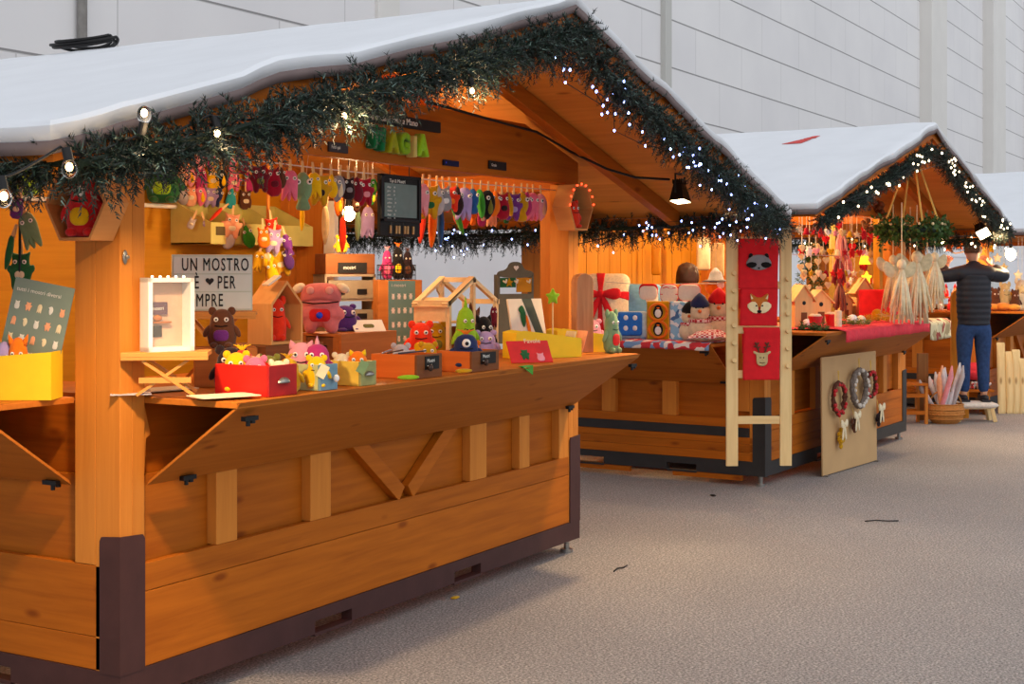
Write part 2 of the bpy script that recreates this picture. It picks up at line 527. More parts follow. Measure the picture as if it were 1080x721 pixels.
    for k, (z0, z1) in enumerate(((.183, .60), (.60, 1.05), (1.05, 1.50), (1.50, 1.95), (1.95, 2.165))):
        f.box(.12, SW - .12, SD - .05 + .003 * (k % 2), SD - .025, z0, z1)
    f.prism([(.12, 2.162), (SW - .12, 2.162), (SW - .12, roof_z(.12) - .03), (SW / 2, RZ - .03), (.12, roof_z(.12) - .03)], .025, Matrix.Translation((0, SD - .05, 0)))
    f.build('back_wall', W_OCHRE, S)
    # --- flaps: front and left, hinged low and let down to carry the counters
    def flap(M):
        f = B()
        L0, L1 = .125, 3.43
        n = Vector((0, -.293, -.42)).normalized() * .018
        a = [Vector((L0, -.004, .832)), Vector((L1, -.004, .832)), Vector((L1, -.424, 1.125)), Vector((L0, -.424, 1.125))]
        return a, n
    a, n = flap(None)
    f = B()
    v = [f.bm.verts.new(p) for p in a] + [f.bm.verts.new(p - Vector((0, .015, -.0215))) for p in a]
    for q in ((0,1,2,3),(7,6,5,4),(0,4,5,1),(1,5,6,2),(2,6,7,3),(3,7,4,0)): f._f([v[i] for i in q])
    f.build('front_flap', W_PLY, S)
    f = B()
    dz = side_z - 1.15
    a = [Vector((-.004, .235, .832 + dz)), Vector((-.004, SD - .16, .832 + dz)), Vector((-.424, SD - .16, 1.125 + dz)), Vector((-.424, .235, 1.125 + dz))]
    v = [f.bm.verts.new(p) for p in a] + [f.bm.verts.new(p - Vector((.015, 0, -.0215))) for p in a]
    for q in ((0,1,2,3),(7,6,5,4),(0,4,5,1),(1,5,6,2),(2,6,7,3),(3,7,4,0)): f._f([v[i] for i in q])
    f.build('side_flap', wood('ply_counter_y', (188, 108, 36), 'y', dark=0.8), S)
    f = B()                                                        # counter boards
    f.box(.121, SW - .121, -.428, .70, 1.127, 1.149)
    f.build('front_counter', W_PLY, S, bevel=.002)
    f = B(); f.box(-.428, -.001, .225, SD - .15, 1.127 + dz, 1.149 + dz); f.box(-.001, .50, .701, SD - .06, 1.127, 1.149)
    f.build('side_counter', wood('ply_counter_y', (188, 108, 36), 'y'), S, bevel=.002)
    f = B(); f.box(SW - .62, SW - .06, .701, SD - .06, 1.127, 1.149); f.build('inner_counter', wood('ply_counter_y', (188, 108, 36), 'y'), S, bevel=.002)
    f = B(); f.prism([(.1205, 1.1265), (.136, 1.1265), (.166, 1.02), (.166, 1.008), (.146, .998), (.138, .86), (.1205, .86)], .02, Matrix.Translation((0, .02, 0))); f.build('gusset', Z, S)
    f = B()                                                        # panels below the open counter ends
    f.box(.121, SW - .121, .08, .10, .86, 1.126); f.build('apron', X, S)
    f = B(); f.box(.08, .10, .12, SD - .12, .86, 1.126 + dz); f.build('apron', Y, S)
    f = B(); f.box(SW - .10, SW - .08, .12, SD - .12, .86, 1.126); f.build('apron', Y, S)
    for p, ax in (((.30, -.03, .845), 'x'), ((.21, -.40, 1.09), 'x'), ((3.36, -.03, .845), 'x'), ((3.38, -.405, 1.09), 'x'), ((-.03, .30, .845 + dz), 'y'), ((-.40, .30, 1.09 + dz), 'y')):
        q = B(); p = Vector(p)
        if ax == 'x': q.box(p.x - .035, p.x + .035, p.y - .02, p.y + .0, p.z - .012, p.z + .004)
        else: q.box(p.x - .02, p.x, p.y - .035, p.y + .035, p.z - .012, p.z + .004)
        q.cyl(p + Vector((-.012, -.012, -.012)), p + Vector((-.012, -.012, -.03)), .008); q.cyl(p + Vector((.012, -.012, -.012)), p + Vector((.012, -.012, -.022)), .010)
        q.build('latch', BLACKP, S)
    # --- roof: beams, boards, barge boards
    f = B(); z = 2.09
    f.prism([(.0, z), (SW, z), (SW, roof_z(0) - .05), (SW - .62, 2.385), (.62, 2.385), (0, roof_z(0) - .05)], .05, Matrix.Translation((0, .0, 0)))
    f.build('lintel', X, S, bevel=.003)
    for x0 in (0.002, SW - .052):
        f = B(); f.box(x0, x0 + .05, .121, SD - .0, 2.06, 2.165); f.build('side_plate', Y, S, bevel=.003)
    f = B(); f.box(SW/2 - .05, SW/2 + .05, yf + .03, yb - .02, RZ - .145, RZ - .03); f.build('ridge_beam', Y, S, bevel=.003)
    for y in (-.18, .42, 1.2, 2.02, 2.8):
        if y > yb - .1: continue
        for sg in (-1, 1):
            f = B(); p = Vector((SW/2 + sg * .05, y, roof_z(SW/2 + .05) - .075)); q = Vector((SW/2 + sg * (SW/2 + overs - .12), y, roof_z(SW + overs - .12) - .07))
            f.beam(p, q, .06, .085)
            f.build('rafter', X, S, bevel=.003)
    for sg in (-1, 1):
        f = B(); xe = SW/2 + sg * (SW/2 + overs - .02)
        n = 9
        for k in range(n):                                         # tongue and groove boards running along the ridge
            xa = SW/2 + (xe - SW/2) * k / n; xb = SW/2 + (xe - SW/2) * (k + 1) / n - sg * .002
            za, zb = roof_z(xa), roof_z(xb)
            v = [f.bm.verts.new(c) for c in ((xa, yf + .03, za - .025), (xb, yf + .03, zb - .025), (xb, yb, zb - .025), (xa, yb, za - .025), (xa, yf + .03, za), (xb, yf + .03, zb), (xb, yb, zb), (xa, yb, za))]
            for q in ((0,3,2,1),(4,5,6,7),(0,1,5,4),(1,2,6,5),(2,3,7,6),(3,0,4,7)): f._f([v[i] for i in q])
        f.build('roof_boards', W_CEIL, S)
        for yy in (yf + .005, yb - .025):
            f = B(); f.prism([(SW/2, RZ - .005), (xe, roof_z(xe) - .005), (xe, roof_z(xe) - .09), (SW/2, RZ - .11)], .024, Matrix.Translation((0, yy, 0)))
            f.build('barge_board', X, S)
        f = B(); f.box(min(xe, xe - sg * .024), max(xe, xe - sg * .024), yf + .03, yb - .03, roof_z(xe) - .085, roof_z(xe) - .027); f.build('eave_board', Y, S)
    # --- tarpaulin cover: one sheet over both slopes with hanging edges
    xl, xr = SW/2 - SW/2 - overs, SW + overs
    def skirt_pts(k0, k1, lo, hi, nn): pass
    def cover(u, v, drop0=0.0, only=None):
        x = xl - .005 + (xr - xl + .01) * u; y = yf - .012 + (yb + .03 - yf) * v
        z = roof_z(x) + .012
        edge = min(abs(x - xl), abs(xr - x))
        w = noise.noise(Vector((x * 1.3 + seed * 7, y * 1.3, seed))) * .012 + noise.noise(Vector((x * 4, y * 4, seed * 3.1))) * .004
        ed = min(edge, abs(y - yf))
        w += max(0, 1 - ed / .34) * .021 * max(0, noise.noise(Vector((x * 3.4 + y * 1.5, y * 2.2 - x, seed * 2.3))) - .12) * 2.2
        return Vector((x, y, z + w * min(1, edge * 2 + .3) + .006))
    NU, NV = 72, 40
    f = B()
    P = [[cover(i / NU, j / NV) for j in range(NV + 1)] for i in range(NU + 1)]
    vs = [[f.bm.verts.new(P[i][j]) for j in range(NV + 1)] for i in range(NU + 1)]
    for i in range(NU):
        for j in range(NV): f._f([vs[i][j], vs[i+1][j], vs[i+1][j+1], vs[i][j+1]])
    h = B()
    per = [(i, 0) for i in range(NU)] + [(NU, j) for j in range(NV)] + [(i, NV) for i in range(NU, 0, -1)] + [(0, j) for j in range(NV, 0, -1)]
    cols = []
    for k, (i, j) in enumerate(per):
        p = P[i][j]
        out = Vector(((-1 if i == 0 else 1 if i == NU else 0), (-1 if j == 0 else 1 if j == NV else 0), 0))
        if out.length: out.normalize()
        wv = noise.noise(Vector((p.x * 3.1, p.y * 3.1, seed * 1.7)))
        lift = .007 * noise.noise(Vector((p.x * 1.7, p.y * 2.1, 5 + seed)))
        p1 = p + out * (.012 + .014 * max(0, wv)) + Vector((0, 0, -.012))
        p2 = p + out * (.012 + .022 * wv) + Vector((0, 0, -.050 + lift))
        p3 = p + out * (.006 + .02 * wv) + Vector((0, 0, -.084 + lift))
        cols.append((vs[i][j], f.bm.verts.new(p1), f.bm.verts.new(p2), h.bm.verts.new(p2 + out * .002), h.bm.verts.new(p3)))
    n = len(cols)
    for k in range(n):
        a, c = cols[k], cols[(k + 1) % n]
        f._f([a[0], a[1], c[1], c[0]]); f._f([a[1], a[2], c[2], c[1]]); h._f([a[3], a[4], c[4], c[3]])
    cv = f.build('roof_cover', CLOTH, S, smooth=True, solid=.003)
    cv.data.set_sharp_from_angle(angle=math.radians(38))
    hm = h.build('cover_hem', HEM, cv, smooth=True, solid=.003)
    hm['label'] = 'grey brown hem'
    if red_mark:
        (ax, ay), (bx, by) = red_mark
        r = B()
        def sm(u, v):
            x = ax + (bx - ax) * u; y = ay + (by - ay) * u + (v - .5) * (.11 * (1 - u) + .05) + .03 * noise.noise(Vector((u * 9, v * 2, 1)))
            return Vector((x, y, cover((x - xl) / (xr - xl), (y - yf) / (yb - yf)).z + .006))
        r.grid(sm, 16, 4)
        r.build('paint_smear', mat('red_smear', (206, 70, 64), .7), cv, solid=.002)
    return S

ST1 = stall('market_stall', 'wooden market stall with brown steel corners selling plush monsters', (0, 0, 0), 0, BROWN, seed=1)
K2 = ((6.318, -.13, 0), math.radians(-2.5))
RZ, RS = 2.80, 0.275
ST2 = stall('market_stall', 'wooden market stall with black steel corners and red scuff on its cloth roof', K2[0], K2[1], BLACKST, mid_rail=True, overs=1.0, yf=-.75, yb=2.6, seed=2, side_z=1.075, red_mark=((1.09, .21), (1.40, .10)))
K3 = ((12.6, -.50, 0), math.radians(-3.5))
ST3 = stall('market_stall', 'wooden market stall behind the person on the stool', K3[0], K3[1], BLACKST, mid_rail=True, overs=1.0, yf=-.75, yb=2.6, seed=3)

def loc2w(K, p):
    c, s = math.cos(K[1]), math.sin(K[1])
    return Vector((K[0][0] + c * p[0] - s * p[1], K[0][1] + s * p[0] + c * p[1], p[2]))

RZ, RS = 2.765, 0.280
# turn latches on the post faces
for i, (p, lab) in enumerate(((at(131.5, 271, y=-.004), 'small steel turn latch on the near corner post below the hexagon box'),)):
    b = B(); b.ell((p.x, -.006, p.z), (.011, .006, .026)); b.cyl((p.x, -.022, p.z), (p.x, 0, p.z), .007)
    tag(b.build('turn_latch', STEEL, smooth=True), lab, 'latch')

# coil of cable lying on the ridge of the near roof
b = B()
c = Vector((SW/2, 2.05, RZ + .085))
pts = []
for k in range(150):
    t = k / 149; a = t * 2 * PI * 3.4
    pts.append(c + Vector(((.10 + .02 * math.sin(3 * t * 7)) * math.cos(a), (.24 - .08 * t) * math.sin(a), .012 * math.sin(a * 0.5) + .025 * t - .03 - RS * abs((.13) * math.cos(a)) * .9)))
b.tube(pts, .009, 6)
tag(b.build('coiled_cable', BLACKP, smooth=True), 'loose coil of black cables on top of the near white roof', 'cable')
# ================================================================ GARLANDS AND LIGHT STRINGS
def needle_mat():
    m, nt, b = new_mat('fir_needles'); L = nt.links.new
    geo = N(nt, 'ShaderNodeNewGeometry')
    r = N(nt, 'ShaderNodeValToRGB'); e = r.color_ramp.elements
    e[0].position = 0; e[0].color = lin((9, 18, 13)); e[1].position = .7; e[1].color = lin((22, 40, 29))
    x = e.new(.93); x.color = lin((50, 74, 60)); x = e.new(1.0); x.color = lin((112, 138, 130))
    L(geo.outputs['Random Per Island'], r.inputs['Fac']); L(r.outputs['Color'], b.inputs['Base Color'])
    b.inputs['Roughness'].default_value = .55
    return m
NEEDLE = needle_mat()
NEEDLE_WARM = mat('leafy_green', (58, 86, 34), .6, .3, 25)
WIRE = mat('green_wire', (26, 40, 28), .6)

def resample(pts, step):
    pts = [Vector(p) for p in pts]; out = [pts[0]]
    for a, b in zip(pts, pts[1:]):
        n = max(1, int((b - a).length / step))
        out += [a.lerp(b, (i + 1) / n) for i in range(n)]
    return out

def garland(name, path, rad, label, density=150, needle=.026, sag=0.0, m=None, seed=1, group=None, droop=.35):
    rg = random.Random(seed)
    pts = resample(path, .03)
    L = sum((b - a).length for a, b in zip(pts, pts[1:]))
    V, F = [], []
    nt = int(L * density * 2.6)
    for k in range(nt):
        i = rg.random() * (len(pts) - 1.001); j = int(i); p = pts[j].lerp(pts[j+1], i - j)
        ax = (pts[min(j+2, len(pts)-1)] - pts[max(j-1, 0)]).normalized()
        d = Vector((rg.gauss(0, 1), rg.gauss(0, 1), rg.gauss(-droop, 1)))
        d = (d - ax * d.dot(ax) * .6).normalized()
        bulge = 1 + .28 * noise.noise(p * 3.1 + Vector((seed, 0, 0)))
        ln = rad * (rg.uniform(.45, 1.12)) * bulge
        base = p + d * rad * .05
        bend = Vector((0, 0, -.25 * ln))
        nn = 22
        for q in range(nn):
            t = .15 + .85 * q / nn
            c = base + d * (ln * t) + bend * t * t
            s = d.orthogonal().normalized(); w = d.cross(s)
            a = rg.random() * 2 * PI
            nd = (d * .75 + (s * math.cos(a) + w * math.sin(a)) * .8).normalized()
            side = nd.cross(Vector((rg.gauss(0,1), rg.gauss(0,1), rg.gauss(0,1)))).normalized() * .0026
            ll = needle * rg.uniform(.7, 1.2) * (1 - .35 * t)
            n0 = len(V)
            V += [c - side, c + side, c + nd * ll]; F.append((n0, n0 + 1, n0 + 2))
        # the twig itself
        s = d.orthogonal().normalized() * .002; n0 = len(V)
        V += [base - s, base + s, base + d * ln + bend]; F.append((n0, n0 + 1, n0 + 2))
    me = bpy.data.meshes.new('needles'); me.from_pydata([tuple(v) for v in V], [], F); me.materials.append(m or NEEDLE)
    o = bpy.data.objects.new(name, me); col.objects.link(o)
    tag(o, label, 'garland', group)
    b = B(); b.tube(pts[::3] + [pts[-1]], .012, 6); b.build('core_wire', WIRE, o)
    return o

GG = 'fir garlands under the stall roofs'
# near stall: under the left half of the gable, the right half, both eaves
def k1g(x, y, dz): return Vector((x, y, roof_z(x) + dz))
garland('fir_garland', [k1g(-1.04, -.92, -.105), k1g(-.5, -.96, -.125), k1g(.3, -.96, -.115), k1g(1.0, -.96, -.12), k1g(1.72, -.96, -.13)], .124,
        'thick dark fir garland under the front left roof edge of the monster stall', density=210, needle=.03, seed=3, group=GG)
garland('fir_garland', [k1g(1.80, -.90, -.17), k1g(2.4, -.91, -.21), k1g(3.0, -.91, -.20), k1g(3.7, -.91, -.19), k1g(4.45, -.89, -.13)], .125,
        'fir garland with blue white lights falling from the gable peak to the right', density=190, needle=.03, seed=5, group=GG)
garland('fir_garland', [Vector((-1.03, -.86, 1.88)), Vector((-1.05, .2, 1.89)), Vector((-1.05, 1.4, 1.88))], .11,
        'fir garland along the left eave above the hanging green felt monsters', density=160, needle=.03, seed=8, group=GG)
garland('fir_garland', [Vector((4.50, -.80, 1.90)), Vector((4.55, -.2, 1.885)), Vector((4.5, .6, 1.86)), Vector((4.52, 1.2, 1.84)), Vector((4.5, 2.6, 1.86))], .125,
        'lit fir garland along the right eave seen through and beside the monster stall', density=170, needle=.03, seed=11, group=GG)

LED = emit('led_blue_white', (150, 172, 255), 11)
LEDW = emit('led_warm_white', (255, 232, 190), 7)
LEDR = emit('led_red', (255, 60, 30), 6)
def led_string(label, path, n, spread, m, seed, r=.0052, clumps=True, face=Vector((-.8683, -.4961, 0))):
    rg = random.Random(seed)
    pts = resample(path, .05)
    t = thing('light_string', label, 'string lights', pts[0], 0, 'light strings in the garlands')
    o0 = pts[0]
    proto = B().ell((0, 0, 0), (r, r, r * 1.3), nu=8, nv=6).build('bulb', m, t, smooth=True)
    cab = []
    ncl = max(6, n // 5); cl = sorted(rg.random() for _ in range(ncl))
    for k in range(n):
        j = ((k + rg.random()) / n if k % 3 == 0 else min(1, max(0, cl[k * ncl // n] + rg.gauss(0, .012)))) * (len(pts) - 1); j = min(int(j), len(pts) - 1)
        p = pts[j] + face * (spread * rg.uniform(.55, 1.0)) + Vector((rg.gauss(0, spread * .4), rg.gauss(0, spread * .25), rg.gauss(-spread * .15, spread * .45)))
        c = proto if k == 0 else proto.copy()
        if k: col.objects.link(c); c.parent = t
        c.location = p - o0
        cab.append(p - o0)
    b = B(); b.tube(cab, .0022, 4); b.build('cable', BLACKP, t)
    return t
led_string('string of blue white lights in the garland right of the gable peak',
           [k1g(1.62, -.88, -.27), k1g(2.4, -.89, -.26), k1g(3.0, -.89, -.25), k1g(3.7, -.89, -.23), k1g(4.45, -.87, -.16)], 62, .115, LED, 21)
led_string('string of blue white lights in the garland along the right eave',
           [Vector((4.5, -.8, 1.87)), Vector((4.5, .6, 1.84)), Vector((4.5, 1.6, 1.82))], 60, .115, LED, 22)

WARM = (1.0, .68, .36)
def point(name, p, power, r=.04, color=WARM):
    l = bpy.data.lights.new(name, 'POINT'); l.energy = power; l.shadow_soft_size = r; l.color = color
    o = bpy.data.objects.new(name, l); col.objects.link(o); o.location = p; return o

# clear bulbs on a dark cable in the left garland
BULB = emit('warm_bulb', (255, 214, 150), 14)
GLASS, _nt, _b = new_mat('clear_bulb_glass')
_b.inputs['Transmission Weight'].default_value = 1.0; _b.inputs['Roughness'].default_value = .03; _b.inputs['IOR'].default_value = 1.2; _b.inputs['Base Color'].default_value = (1, .96, .9, 1)
fest = thing('festoon_lights', 'string of clear glass bulbs on a cable in the left garland', 'string lights', (0, 0, 0))
fp = []
for i, (px, py, lit) in enumerate(((4, 209, 0), (73, 178, 0), (152, 121, 1), (229, 142, 1), (363, 124, 1), (498, 97, 1))):
    p = at(px, py, y=-1.0)
    b = B(); b.ell(p, (.019, .019, .024), nu=14, nv=10); o = b.build('glass_bulb', GLASS, fest, smooth=True)
    b = B(); b.ell(p + Vector((0, 0, .004)), (.0075, .0075, .010), nu=10, nv=7); b.build('filament', BULB, o, smooth=True)
    sg_ = -1 if i == 2 else 1
    b = B(); b.cyl(p + Vector((0, 0, .018 * sg_)), p + Vector((0, .01, .05 * sg_)), .012); b.build('socket', BLACKP, fest)
    point('bulb_light', p + Vector((0, -.03, -.045)), (.5 if i < 4 else 4.0), .02)
    fp.append(p + Vector((0, .03, .055 * sg_)))
cp = []
for a, c in zip(fp, fp[1:]):
    for k in range(8): q = a.lerp(c, k / 8); q.z -= .03 * math.sin(PI * k / 8); q.y += .05 * math.sin(PI * k / 8); cp.append(q)
b = B(); b.tube(cp + [fp[-1]], .004, 6); b.build('cable', BLACKP, fest)

# second stall: gable and right eave
RZ, RS = 2.80, 0.275
def k2g(x, y, dz): return loc2w(K2, (x, y, roof_z(x) + dz))
garland('fir_garland', [k2g(-.9, -.75, -.14), k2g(.4, -.76, -.16), k2g(1.72, -.76, -.18)], .085, 'thin fir garland under the left roof edge of the gift stall', density=170, seed=31, group=GG)
garland('fir_garland', [k2g(1.82, -.76, -.18), k2g(3.0, -.76, -.19), k2g(4.45, -.75, -.12)], .10, 'fir garland with warm lights down the right roof edge of the gift stall', density=170, seed=33, group=GG)
garland('fir_garland', [loc2w(K2, (4.4, -.7, 1.93)), loc2w(K2, (4.42, .6, 1.88)), loc2w(K2, (4.4, 2.0, 1.88))], .11, 'fir garland along the right eave of the gift stall above the person', density=170, seed=35, group=GG)
led_string('string of small white lights along the gable of the gift stall',
           [k2g(-.7, -.78, -.16), k2g(.4, -.79, -.17), k2g(1.77, -.79, -.19), k2g(3.0, -.79, -.2), k2g(4.4, -.78, -.13)], 60, .075, LEDW, 41, r=.008)
led_string('string of small white lights along the right eave of the gift stall',
           [loc2w(K2, (4.4, -.7, 1.9)), loc2w(K2, (4.4, 1.8, 1.85))], 26, .1, LEDW, 43, r=.009)

# ================================================================ LAMPS
LAMPFACE = emit('lamp_face', (255, 224, 170), 16)
def flood(p, label, aim, power, color=WARM, w=.12, spread=150):
    p = Vector(p); aim = Vector(aim).normalized()
    t = thing('flood_lamp', label, 'lamp', p)
    q = Vector((0, 0, -1)).rotation_difference(aim).to_matrix().to_4x4()
    b = B()
    v = []
    for (sx, z) in ((.55, .05), (1.0, -.05)):
        a, d = w * .5 * sx, w * .36 * sx
        v.append([b.bm.verts.new(q @ Vector(c)) for c in ((-a, -d, z), (a, -d, z), (a, d, z), (-a, d, z))])
    for k in range(4): b._f([v[0][k], v[0][(k+1)%4], v[1][(k+1)%4], v[1][k]])
    b._f(v[0][::-1]); b._f(v[1])
    for k in range(5): b.box(-w*.3, w*.3, -w*.22 + k*w*.11 - .002, -w*.22 + k*w*.11 + .002, .05, .075, q)
    b.build('housing', BLACKP, t)
    b = B(); b.box(-w*.45, w*.45, -w*.32, w*.32, -.054, -.0505, q); b.build('lamp_face', LAMPFACE, t)
    b = B(); b.tube([(-w*.56, 0, 0), (-w*.56, 0, .105), (w*.56, 0, .105), (w*.56, 0, 0)], .006, 6); b.build('bracket', BLACKP, t)
    l = bpy.data.lights.new('flood_light', 'AREA'); l.energy = power; l.shape = 'RECTANGLE'; l.size = w*.9; l.size_y = w*.64; l.color = color
    l.spread = math.radians(spread)
    o = bpy.data.objects.new('flood_light', l); col.objects.link(o)
    o.location = p + aim * .06; o.rotation_euler = Vector((0, 0, -1)).rotation_difference(aim).to_euler()
    return t
RZ, RS = 2.765, 0.280
flood((3.84, -.5, roof_z(3.84) - .135), 'black flood lamp shining under the right slope of the near roof', (-.12, -.10, -1), 22)
flood((-.45, -.5, roof_z(-.45) - .135), 'black flood lamp under the left slope hidden behind the garland', (.12, -.12, -1), 26)
b = B()
cpts = [at(450, 107, y=-.02), at(510, 124, y=-.02), at(566, 139, y=-.02), at(590, 153, y=-.06), at(602, 160, y=-.1), at(640, 178, y=-.3), at(670, 187, y=-.4), Vector((3.80, -.45, roof_z(3.84) - .06))]
b.tube(cpts, .007, 6)
tag(b.build('lamp_cable', BLACKP, smooth=True), 'black cable running along the lintel to the flood lamp', 'cable')

def bulb_on_cord(p, top, label, power, r=.035, light_r=.05, color=WARM):
    p = Vector(p)
    t = thing('pendant_bulb', label, 'light bulb', p)
    b = B(); b.ell((0, 0, 0), (r, r, r * 1.2)); b.build('bulb', emit('bright_bulb', (255, 226, 170), 30), t, smooth=True)
    b = B(); b.cyl((0, 0, r * 1.1), (0, 0, r * 1.1 + .05), .018); b.build('socket', BLACKP, t)
    b = B(); b.tube([(0, 0, r + .05), (0, 0, top - p.z)], .004, 6); b.build('cord', BLACKP, t)
    o = point('bulb_light', p - Vector((0, 0, r * 1.2 + .03)), power, light_r, color)
    return t
bulb_on_cord(at(368, 225, y=.95), roof_z(2.65) - .03, 'glowing bare bulb between the hanging plush inside the near stall', 22)
bulb_on_cord((.75, .95, 2.12), roof_z(.75) - .03, 'added bulb lighting the near stall, unseen behind the lintel and garland', 24)  # added out of sight to brighten the ochre back wall
bulb_on_cord((2.0, .35, 2.28), roof_z(2.0) - .03, 'added bulb, unseen behind the lintel above the goods on the counter', 16)  # also added out of sight, brightens the ceiling and counter goods
RZ, RS = 2.80, 0.275
flood(at(1035, 242, x=loc2w(K2, (4.15, -.3, 0)).x), 'bright flood lamp under the right roof slope of the gift stall', (-.45, -.5, -.8), 30, w=.17)
for (x, y, z, lab, pw) in ((1.1, .7, 2.32, 'added unseen bulb lighting the gift stall above the cushions', 48), (2.6, .9, 2.15, 'added unseen bulb lighting the gift stall behind the hanging wreath', 55), (.2, .45, 2.05, 'added unseen bulb lighting the gift stall near its front left post', 26)):  # added bulbs, none in view, that brighten the gift stall inside
    bulb_on_cord(loc2w(K2, (x, y, z)), roof_z(x) - .03, lab, pw, color=(1, .72, .38))
bulb_on_cord(at(1066, 268, x=12.1), 2.2, 'bright bare bulb hanging right of the person at the far stall', 24, r=.055)
bulb_on_cord(loc2w(K3, (1.2, .9, 2.1)), 2.5, 'added unseen bulb lighting the far stall above its goods', 45)  # this and the next bulb are added, unseen, to brighten the far stall
bulb_on_cord(loc2w(K3, (-.35, .4, 1.95)), 2.2, 'added unseen bulb lighting the side counter of the far stall', 26)
# ================================================================ GOODS OF THE MONSTER STALL
RZ, RS = 2.765, 0.280
PAL = dict(red=(206, 38, 40), scarlet=(232, 58, 30), crimson=(160, 20, 44), maroon=(110, 24, 40), orange=(238, 120, 26), yellow=(240, 190, 20),
           mustard=(200, 150, 20), lime=(140, 190, 40), green=(60, 150, 50), forest=(40, 100, 60), teal=(40, 130, 130), blue=(40, 90, 150),
           navy=(40, 50, 90), lavender=(170, 150, 200), purple=(110, 50, 130), magenta=(180, 50, 110), pink=(232, 110, 140), rose=(230, 150, 160),
           peach=(240, 170, 130), grey=(140, 140, 145), dove=(186, 176, 176), brown=(96, 58, 40), dark=(44, 30, 34), black=(26, 24, 26),
           cream=(232, 216, 180), beige=(200, 178, 130), olive=(120, 120, 50), sage=(120, 150, 110), turquoise=(50, 160, 170), white=(236, 234, 230), violet=(80, 44, 110))
def fm(k): return felt(k, PAL[k])
WHITE_EYE = mat('eye_white', (240, 238, 230), .5); PUPIL = mat('pupil_black', (14, 14, 16), .3)
PIN = wood('clothespin_wood', (226, 186, 130), 'z', knots=False)
WHITEPAINT = mat('white_paint', (238, 236, 230), .5, .04)
CHALK = mat('chalk_white', (226, 224, 216), .8)
BOARDBLACK = mat('blackboard', (30, 28, 27), .7, .15, 12)
PAPER = mat('paper', (236, 226, 206), .8, .04)

def chaikin(p, n=2):
    for _ in range(n):
        q = []
        for i in range(len(p)):
            a, b = p[i], p[(i + 1) % len(p)]
            q += [(a[0]*.75 + b[0]*.25, a[1]*.75 + b[1]*.25), (a[0]*.25 + b[0]*.75, a[1]*.25 + b[1]*.75)]
        p = q
    return p
SH = {
 'monster': [(-.3,-.5),(-.12,-.5),(-.08,-.36),(.08,-.36),(.12,-.5),(.3,-.5),(.34,-.1),(.48,.02),(.44,.16),(.3,.12),(.28,.34),(.34,.5),(.16,.42),(-.16,.42),(-.34,.5),(-.28,.34),(-.3,.12),(-.44,.16),(-.48,.02),(-.34,-.1)],
 'bird': [(-.1,-.5),(.08,-.42),(.26,-.2),(.32,.1),(.2,.38),(0,.5),(-.2,.42),(-.42,.3),(-.24,.18),(-.28,-.1)],
 'cat': [(-.28,-.5),(.28,-.5),(.36,-.1),(.26,.15),(.32,.5),(.14,.36),(-.14,.36),(-.32,.5),(-.26,.15),(-.36,-.1)],
 'drop': [(-.12,-.5),(.12,-.5),(.3,-.25),(.28,0),(.14,.28),(.06,.5),(-.06,.5),(-.14,.28),(-.28,0),(-.3,-.25)],
 'leaf': [(.1,-.5),(.17,-.3),(.17,0),(.1,.3),(0,.5),(-.12,.46),(-.1,.2),(-.07,-.05),(.0,-.3)],
 'fish': [(0,-.5),(.22,-.46),(.1,-.28),(.24,-.05),(.24,.2),(.12,.42),(0,.5),(-.12,.42),(-.24,.2),(-.24,-.05),(-.1,-.28),(-.22,-.46)],
 'octopus': [(-.36,-.5),(-.24,-.5),(-.18,-.2),(-.1,-.5),(.02,-.5),(.05,-.2),(.14,-.5),(.28,-.5),(.3,-.1),(.32,.2),(.2,.44),(0,.5),(-.2,.44),(-.32,.2),(-.32,-.1)],
}
def shape(kind, w, h, up=0.0):
    return [(x * w, z * h + up) for x, z in chaikin(SH[kind], 1)]

_proto = {}
def eye_mesh(r):
    b = B(); b.mi = 0; b.ell((0, 0, 0), (r, r * .45, r), nu=12, nv=7); b.mi = 1; b.ell((r * .1, -r * .42, -r * .05), (r * .45, r * .2, r * .45), nu=10, nv=6)
    return b
def hung_proto(kind, w, h):
    """a felt figure hanging from a wooden clothespin; origin at the line it hangs on"""
    key = (kind, round(w, 3), round(h, 3))
    if key in _proto: return _proto[key]
    b = B(); b.pillow(shape(kind, w, h, -h / 2 - .02), min(w, h) * .17)
    o = b.build('felt_monster', fm('red'), smooth=True)
    er = w * .075
    zz = -.02 - h * (.28 if kind != 'leaf' else .2)
    if kind in ('monster', 'cat', 'octopus', 'fish', 'drop'):
        for sx in (-1, 1):
            e = eye_mesh(er).build('eye', [WHITE_EYE, PUPIL], o, smooth=True); e.location = (sx * w * .15, -min(w, h) * .145, zz)
    elif kind == 'bird':
        e = eye_mesh(er * 1.2).build('eye', [WHITE_EYE, PUPIL], o, smooth=True); e.location = (-w * .05, -min(w, h) * .15, zz)
        k = B(); k.pillow(shape('drop', w * .42, h * .5, -h * .55 - .02), .008, Matrix.Translation((w * .05, -min(w, h) * .13, 0))); k.build('belly_patch', fm('yellow'), o, smooth=True)
    if kind in ('monster', 'cat'):
        k = B(); k.pillow([(p[0] , p[1] - h * .6 - .02) for p in rect_outline(w * .34, h * .22, .45)], .008, Matrix.Translation((0, -min(w, h) * .13, 0))); k.build('belly_patch', fm('cream'), o, smooth=True)
    p = B(); p.beam((-.0035, -.004, -.038), (-.001, -.003, .022), .009, .004, (0, 1, 0)); p.beam((.0035, .004, -.038), (.001, .003, .022), .009, .004, (0, 1, 0)); p.build('clothespin', PIN, o)
    o['_new'] = 1
    _proto[key] = o
    return o
